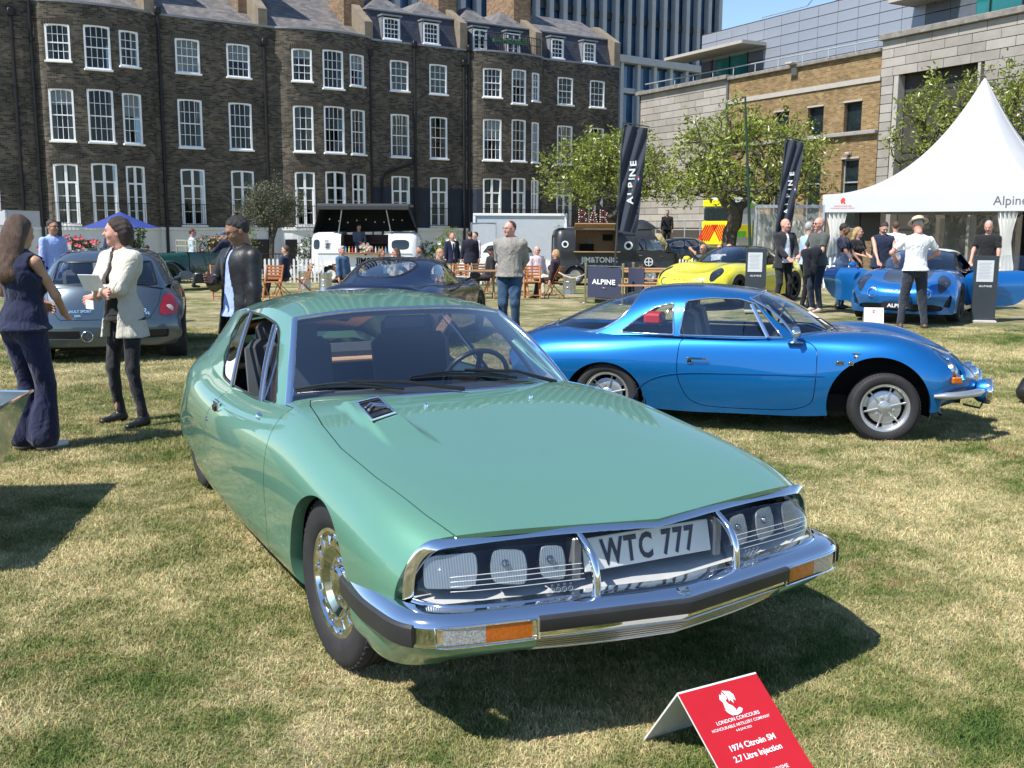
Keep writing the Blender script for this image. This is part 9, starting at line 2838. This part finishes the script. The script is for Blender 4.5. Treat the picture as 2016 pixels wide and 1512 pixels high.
for px,Y,lab in((1285,24.5,'varnished bench nearest the long beer table'),(1285,26.3,'varnished bench between the two long beer tables'),(1275,29.2,'varnished bench farthest behind, by the black van wheel')):
 t=thing('bench',lab,'bench',placed(px,Y),R(2),'varnished beer benches')
 m_=MB();m_.box(0,0,.46,1.6,.25,.03,ch=.004);m_.build('seat',BEER,t)
 for sx in(-1,1):m_=MB();m_.tube([(sx*.6,-.1,0),(sx*.6,-.1,.45)],.014,5);m_.tube([(sx*.6,.1,0),(sx*.6,.1,.45)],.014,5);m_.build('leg_frame',BLACK,t)
p_=placed(1262,25.2);t=thing('pint_glass','plastic pint of beer standing on the nearer long table','glass',(p_[0],p_[1],p_[2]+.80))
m_=MB();m_.lathe([(.03,0),(.042,.15)],14);m_.build('cup',glass('plastic_cup',(.85,.85,.85)),t);m_=MB();m_.lathe([(.001,.004),(.028,.004),(.038,.11),(.001,.11)],14);m_.build('beer',plain('beer_amber',(.50,.20,.02),.2),t)
t=thing('wooden_crate','dark reddish wooden crate with papers on top beyond the navy car','crate',placed(905,25.3));m_=MB()
for k in range(6):m2=MB();m2.box(0,-.28,.05+k*.1,.62,.02,.09,ch=.004);m2.build('slat',plain('crate_wood',(.13,.035,.018),.6,var=.3),t)
m_.box(0,0,.3,.58,.52,.58);m_.build('box',plain('crate_wood'),t);m_=MB();m_.box(-.05,-.05,.63,.35,.22,.03,.3);m_.box(.15,0,.62,.2,.15,.01,-.4);m_.build('papers',WHITE,t)
def keg(px,Y,label,s=1.0):
 t=thing('beer_keg',label,'keg',placed(px,Y),0,'steel beer kegs')
 m_=MB();m_.lathe([(.12,.03),(.185,.03),(.19,.0),(.195,.0),(.195,.06),(.19,.08),(.19,.17),(.203,.18),(.203,.20),(.19,.21),(.19,.33),(.203,.34),(.203,.36),(.19,.37),(.19,.46),(.195,.48),(.195,.56),(.19,.56),(.185,.50),(.001,.49)],28);m_.build('barrel',chrome('steel',(.62,.63,.64),.28),t)
keg(596,32,'steel keg at the foot of the fence left of the white camper van');keg(637,30.5,'steel keg standing in front of the white camper van tail');keg(1121,29.8,'steel keg standing in front of the black bar van')
# picket fence: every pale is a part
def picket(p0,p1,label,h=.86):
 p0,p1=np.array(p0),np.array(p1);L_=np.linalg.norm(p1-p0);ang=math.atan2(*(p1-p0)[::-1])
 t=thing('picket_fence',label,'fence',(p0[0],p0[1],gz(*p0)),ang)
 PW=plain('fence_white',(.74,.75,.74),.5,var=.05)
 pm_=MB();pm_.prism([(-.035,0),(.035,0),(.035,h-.05),(.02,h-.012),(0,h),(-.02,h-.012),(-.035,h-.05)],-.011,.011,M=T4(rot=(R(90),0,0)));me=pm_.mesh('pale',PW)
 n_=int(L_/.145);dzt=gz(*p1)-gz(*p0)
 for k in range(n_):piece('pale',me,t,(k*.145+.05,0,dzt*k/n_+.02),0)
 m_=MB()
 for z in(.22,.62):m_.tube([(0,.03,z),(L_,.03,z+dzt)],.03,4,flat=.5)
 m_.build('rail',PW,t)
picket((bx(515,36.5),36.5),(bx(640,36.5),36.8),'white picket fence section left of the white camper van')
picket((bx(800,36.5),36.5),(bx(985,36.0),36.0),'white picket fence section right of the white camper van')
picket((bx(1325,37.5),37.5),(bx(1500,34.5),34.5),'white picket fence section behind the yellow car')
picket((bx(1505,30),30),(bx(1690,28.0),28.0),'white picket fence section behind the two bald men')
# iron garden railing before the houses
t=thing('iron_railing','black iron garden railing in front of the brick terrace','railing',(bx(250,37.6),37.6,-.45),R(6));m_=MB();L_=7.2
br_=MB();br_.box(0,0,.55,.02,.02,1.1);bme=br_.mesh('bar',PIPE)
for k in range(60):piece('bar',bme,t,(k*.12,0,0),0)
m_.tube([(0,0,1.06),(L_,0,1.06)],.02,5);m_.tube([(0,0,.12),(L_,0,.12)],.018,5);m_.build('rail',PIPE,t)
# parasol
t=thing('parasol','royal blue garden parasol in front of the bow-fronted house','parasol',placed(236,36));NB=plain('parasol_blue',(.022,.045,.22),.7,var=.1)
m_=MB();n8=8;apex=(0,0,2.55)
for k in range(n8):
 a0,a1=2*PI*k/n8,2*PI*(k+1)/n8
 m_.grid(np.array([[(math.cos(a)*r_*1.32,math.sin(a)*r_*1.32,2.50-.55*r_-.03*math.sin(PI*r_)-.06*(1-abs(2*(a-a0)/(a1-a0)-1))*r_*.5)for r_ in np.linspace(0,1,6)]for a in np.linspace(a0,a1,5)]))
m_.build('canopy',NB,t,sharp=25);m_=MB();m_.tube([(0,0,0),(0,0,2.5)],.025,8);m_.lathe([(.001,.10),(.03,.06),(.02,0)],10,M=T4((0,0,2.5)));m_.build('pole',TEAKD,t)
t=thing('loudspeaker','black loudspeaker on a stand between the two women and the houses','loudspeaker',placed(105,33));m_=MB();m_.box(0,0,1.78,.36,.34,.62,ch=.02);m_.build('cabinet',BLACK,t);m_=MB();m_.tube([(0,0,.5),(0,0,1.5)],.02,6)
for k in range(3):m_.tube([(0,0,.75),(math.cos(k*2.1)*.45,math.sin(k*2.1)*.45,0)],.015,5)
m_.build('stand',BLACK,t)
# tent corner at the left edge
t=thing('gazebo','white gazebo corner with gathered curtains at the left edge of the photo','gazebo',placed(-12,26));m_=MB();m_.box(-.9,0,2.02,2.4,.06,.34,ch=.01);m_.box(.28,.9,2.02,.06,1.9,.42);m_.build('fascia',PVC,t)
m_=MB();m_.box(.3,0,1.1,.07,.07,2.2);m_.build('leg',SILVER,t);m_=MB();m_.grid(np.array([[(-.35+.6*f,.02+.05*math.sin(f*30),z)for z in(0,1.0,1.85)]for f in np.linspace(0,1,24)]));m_.build('curtain',plain('curtain_white',(.70,.70,.68),.8,var=.05),t)
# == GARDEN PLANTS
PINK=plain('pink_petal',(.65,.12,.16),.7);WPET=plain('white_petal',(.78,.78,.72),.7)
bush('rose_bush','rose bush with white blooms below the navy-painted wall','bush',(bx(870,39),39,.35),(1.0,.8,.85),BRIGHTB,190,.12,21,flowers=(WPET,60,.07))
bush('rose_bush','tall white-flowered bush near the corner of the truck','bush',(bx(780,41),41,1.25),(.55,.5,.5),BUSHL,70,.10,22,flowers=(WPET,24,.07))
bush('topiary_ball','clipped round green topiary ball beside the white truck','bush',(bx(887,42),42,1.1),(.48,.48,.55),BRIGHTB,260,.055,23)
bush('shrub','bright yellow-green domed shrub behind the man in leather jacket','bush',(bx(468,38.5),38.5,.95),(.72,.6,.75),BRIGHTB,260,.07,24)
bush('shrub','dark leafy shrub between the olive tree and the white camper van','bush',(bx(603,39),39,.60),(.42,.4,.62),HEDGE,160,.08,25,flowers=(WPET,10,.05))
bush('shrub','green shrub half hidden behind the white camper van roof end','bush',(bx(828,38.5),38.5,.55),(.65,.5,.55),BUSHL,170,.09,26)
bush('shrub','leafy green shrub under the blue parasol','bush',(bx(262,37.5),37.5,1.25),(.42,.4,.42),BUSHL,110,.10,27)
bush('flower_bed','pink-flowered planting between the two women at the left','bush',(bx(135,36.5),36.5,.85),(1.1,.4,.38),HEDGE,170,.09,28,flowers=(PINK,70,.06))
bush('flower_bed','low pink and green planting in front of the vintage tourer windscreen','bush',(bx(415,38.8),38.8,.9),(.8,.4,.35),HEDGE,130,.08,29,flowers=(plain('apricot_petal',(.5,.22,.12),.7),30,.05))
bush('shrub','small clipped shrub beside the railing by the houses','bush',(bx(1005,44.5),44.5,.2),(.8,.5,.6),HEDGE,130,.1,30)
# planters on the bow of house 5
for k,q in enumerate((15.2,15.9,16.6)):
 o=bush('planter','green trough of plants on the roof railing, %s'%('left one','middle one','right one')[k],'planter',wp(q,.46,11.1),(.32,.12,.16),HEDGE,40,.07,40+k,group='roof balcony planters')
 m_=MB();m_.box(0,0,.06,.6,.2,.16,WA);m_.build('trough',plain('planter_green',(.03,.10,.06),.6),o)
 # == SEATED VISITORS
SITZ=dict(sit=True,detail=0)
person('man in sunglasses and navy suit sitting on a folding chair by the fence',(bx(556,27.0),27.0),175,1.78,'m',1.0,skin='pale',hair='brown',top='jacket',topc=NAVY,inner=WHT,open_=.08,trousers=CHAR,shoes=SHB,glasses='sun',**SITZ)
person('grey-haired visitor in bright blue jacket sitting near the kegs',(bx(673,28.4),28.4),330,1.74,'m',1.0,skin='pink',hair='grey',hairstyle='curly',top='jacket',topc=STEEL,trousers=CHAR,shoes=SHB,glasses='clear',**SITZ)
person('red-haired woman sitting beyond the navy car roof',(bx(752,28.0),28.0),350,1.66,'f',1.0,skin='pink',hair='tawny',hairstyle='bob',top='shirt',topc=WHT,trousers=CHAR,shoes=SHB,**SITZ)
person('long-haired woman in sunglasses leaning in beyond the navy car roof',(bx(774,27.4),27.4),190,1.70,'f',1.0,skin='pink',hair='brown',hairstyle='long',top='shirt',topc=KHAKI,trousers=CHAR,shoes=SHB,glasses='sun',**SITZ)
person('dark-haired man in suit resting his chin, sitting right of the white van',(bx(822,29.3),29.3),200,1.78,'m',1.0,skin='tan',hair='black',top='jacket',topc=NAVY,inner=LTBLUE,open_=.07,trousers=CHAR,shoes=SHB,**SITZ)
person('blond young man in olive jacket bending over the brown crate',(bx(868,24.5),24.5),340,1.70,'m',.95,skin='pink',hair='blond',hairstyle='short',top='jacket',topc=OLIVEJ,trousers=CHAR,shoes=SHB,hpitch=R(-20),sit=True,detail=1)
person('man in black jacket sitting at the wooden table left of the hooded man',(bx(963,28.0),28.0),200,1.76,'m',1.0,skin='tan',hair='black',top='jacket',topc=BLK,trousers=CHAR,shoes=SHB,hpitch=R(-20),cap=BLK,**SITZ)
person('elderly man in sunglasses and pink shirt sitting right of the hooded man',(bx(1058,29.0),29.0),300,1.78,'m',1.1,skin='pink',hair='grey',hairstyle='crop',top='shirt',topc=cloth('pale_pink',(.60,.48,.52)),trousers=KHAKI,shoes=SHBR,glasses='sun',**SITZ)
person('tawny-haired woman in dark jacket sitting beside the black bar van',(bx(1090,27.2),27.2),160,1.68,'f',1.0,skin='pink',hair='blond',hairstyle='bob',top='jacket',topc=cloth('plum',(.035,.022,.035)),inner=LILAC,open_=.07,trousers=CHAR,shoes=SHB,**SITZ)
person('man with head bowed sitting left of the vintage tourer radiator',(bx(287,34.0),34.0),20,1.74,'m',1.0,skin='tan',hair='black',top='shirt',topc=WHT,trousers=CHAR,shoes=SHB,hpitch=R(-35),**SITZ)
person('bald man in sunglasses raising a drink beyond the yellow car',(bx(1382,27.0),27.0),225,1.80,'m',1.1,skin='tan',hairstyle='bald',top='tshirt',topc=GREYT,sleeves='short',trousers=CHAR,shoes=SHB,glasses='sun',sit=True,detail=1,hands=[(-.14,.32,.72),(.10,.20,1.16)])
person('seated person with short hair just visible over the yellow car roof',(bx(1416,29.0),29.0),250,1.74,'m',1.0,skin='pink',hair='brown',hairstyle='crop',top='shirt',topc=WHT,trousers=CHAR,shoes=SHB,**SITZ)
person('seated bald person just visible over the yellow car roof',(bx(1433,28.5),28.5),210,1.74,'m',1.0,skin='pink',hairstyle='bald',top='shirt',topc=LILAC,trousers=CHAR,shoes=SHB,**SITZ)
# small things
t=thing('camera_bag','black bag resting on the grass at the right edge of the photo','bag',(bx(2064,9.6),9.6,0));V,Q=snet(lambda P:smu([seg(P,(-.08,0,.12),(.1,0,.12),.10,.11),seg(P,(-.05,0,.2),(.08,0,.22),.08,.08)],.05)+wr(P,.008),np.array((-.3,-.2,-.05)),np.array((.3,.2,.4)),.015)
m_=MB();m_.add(V,Q.tolist(),0,True);m_.build('bag_body',LEATHER,t,sharp=0);m_=MB();m_.tube([(-.08,0,.28),(0,0,.36),(.08,0,.29)],.01,5);m_.build('handle',BLACK,t)
m_=MB();m_.lathe([(.001,.02),(.02,.02),(.17,.012),(.18,0)],24);o=m_.build('metal_disc',BLACK);o.location=(bx(2006,16.6),16.6,0);tag(o,'round black metal sign base on the grass at the right edge','base')
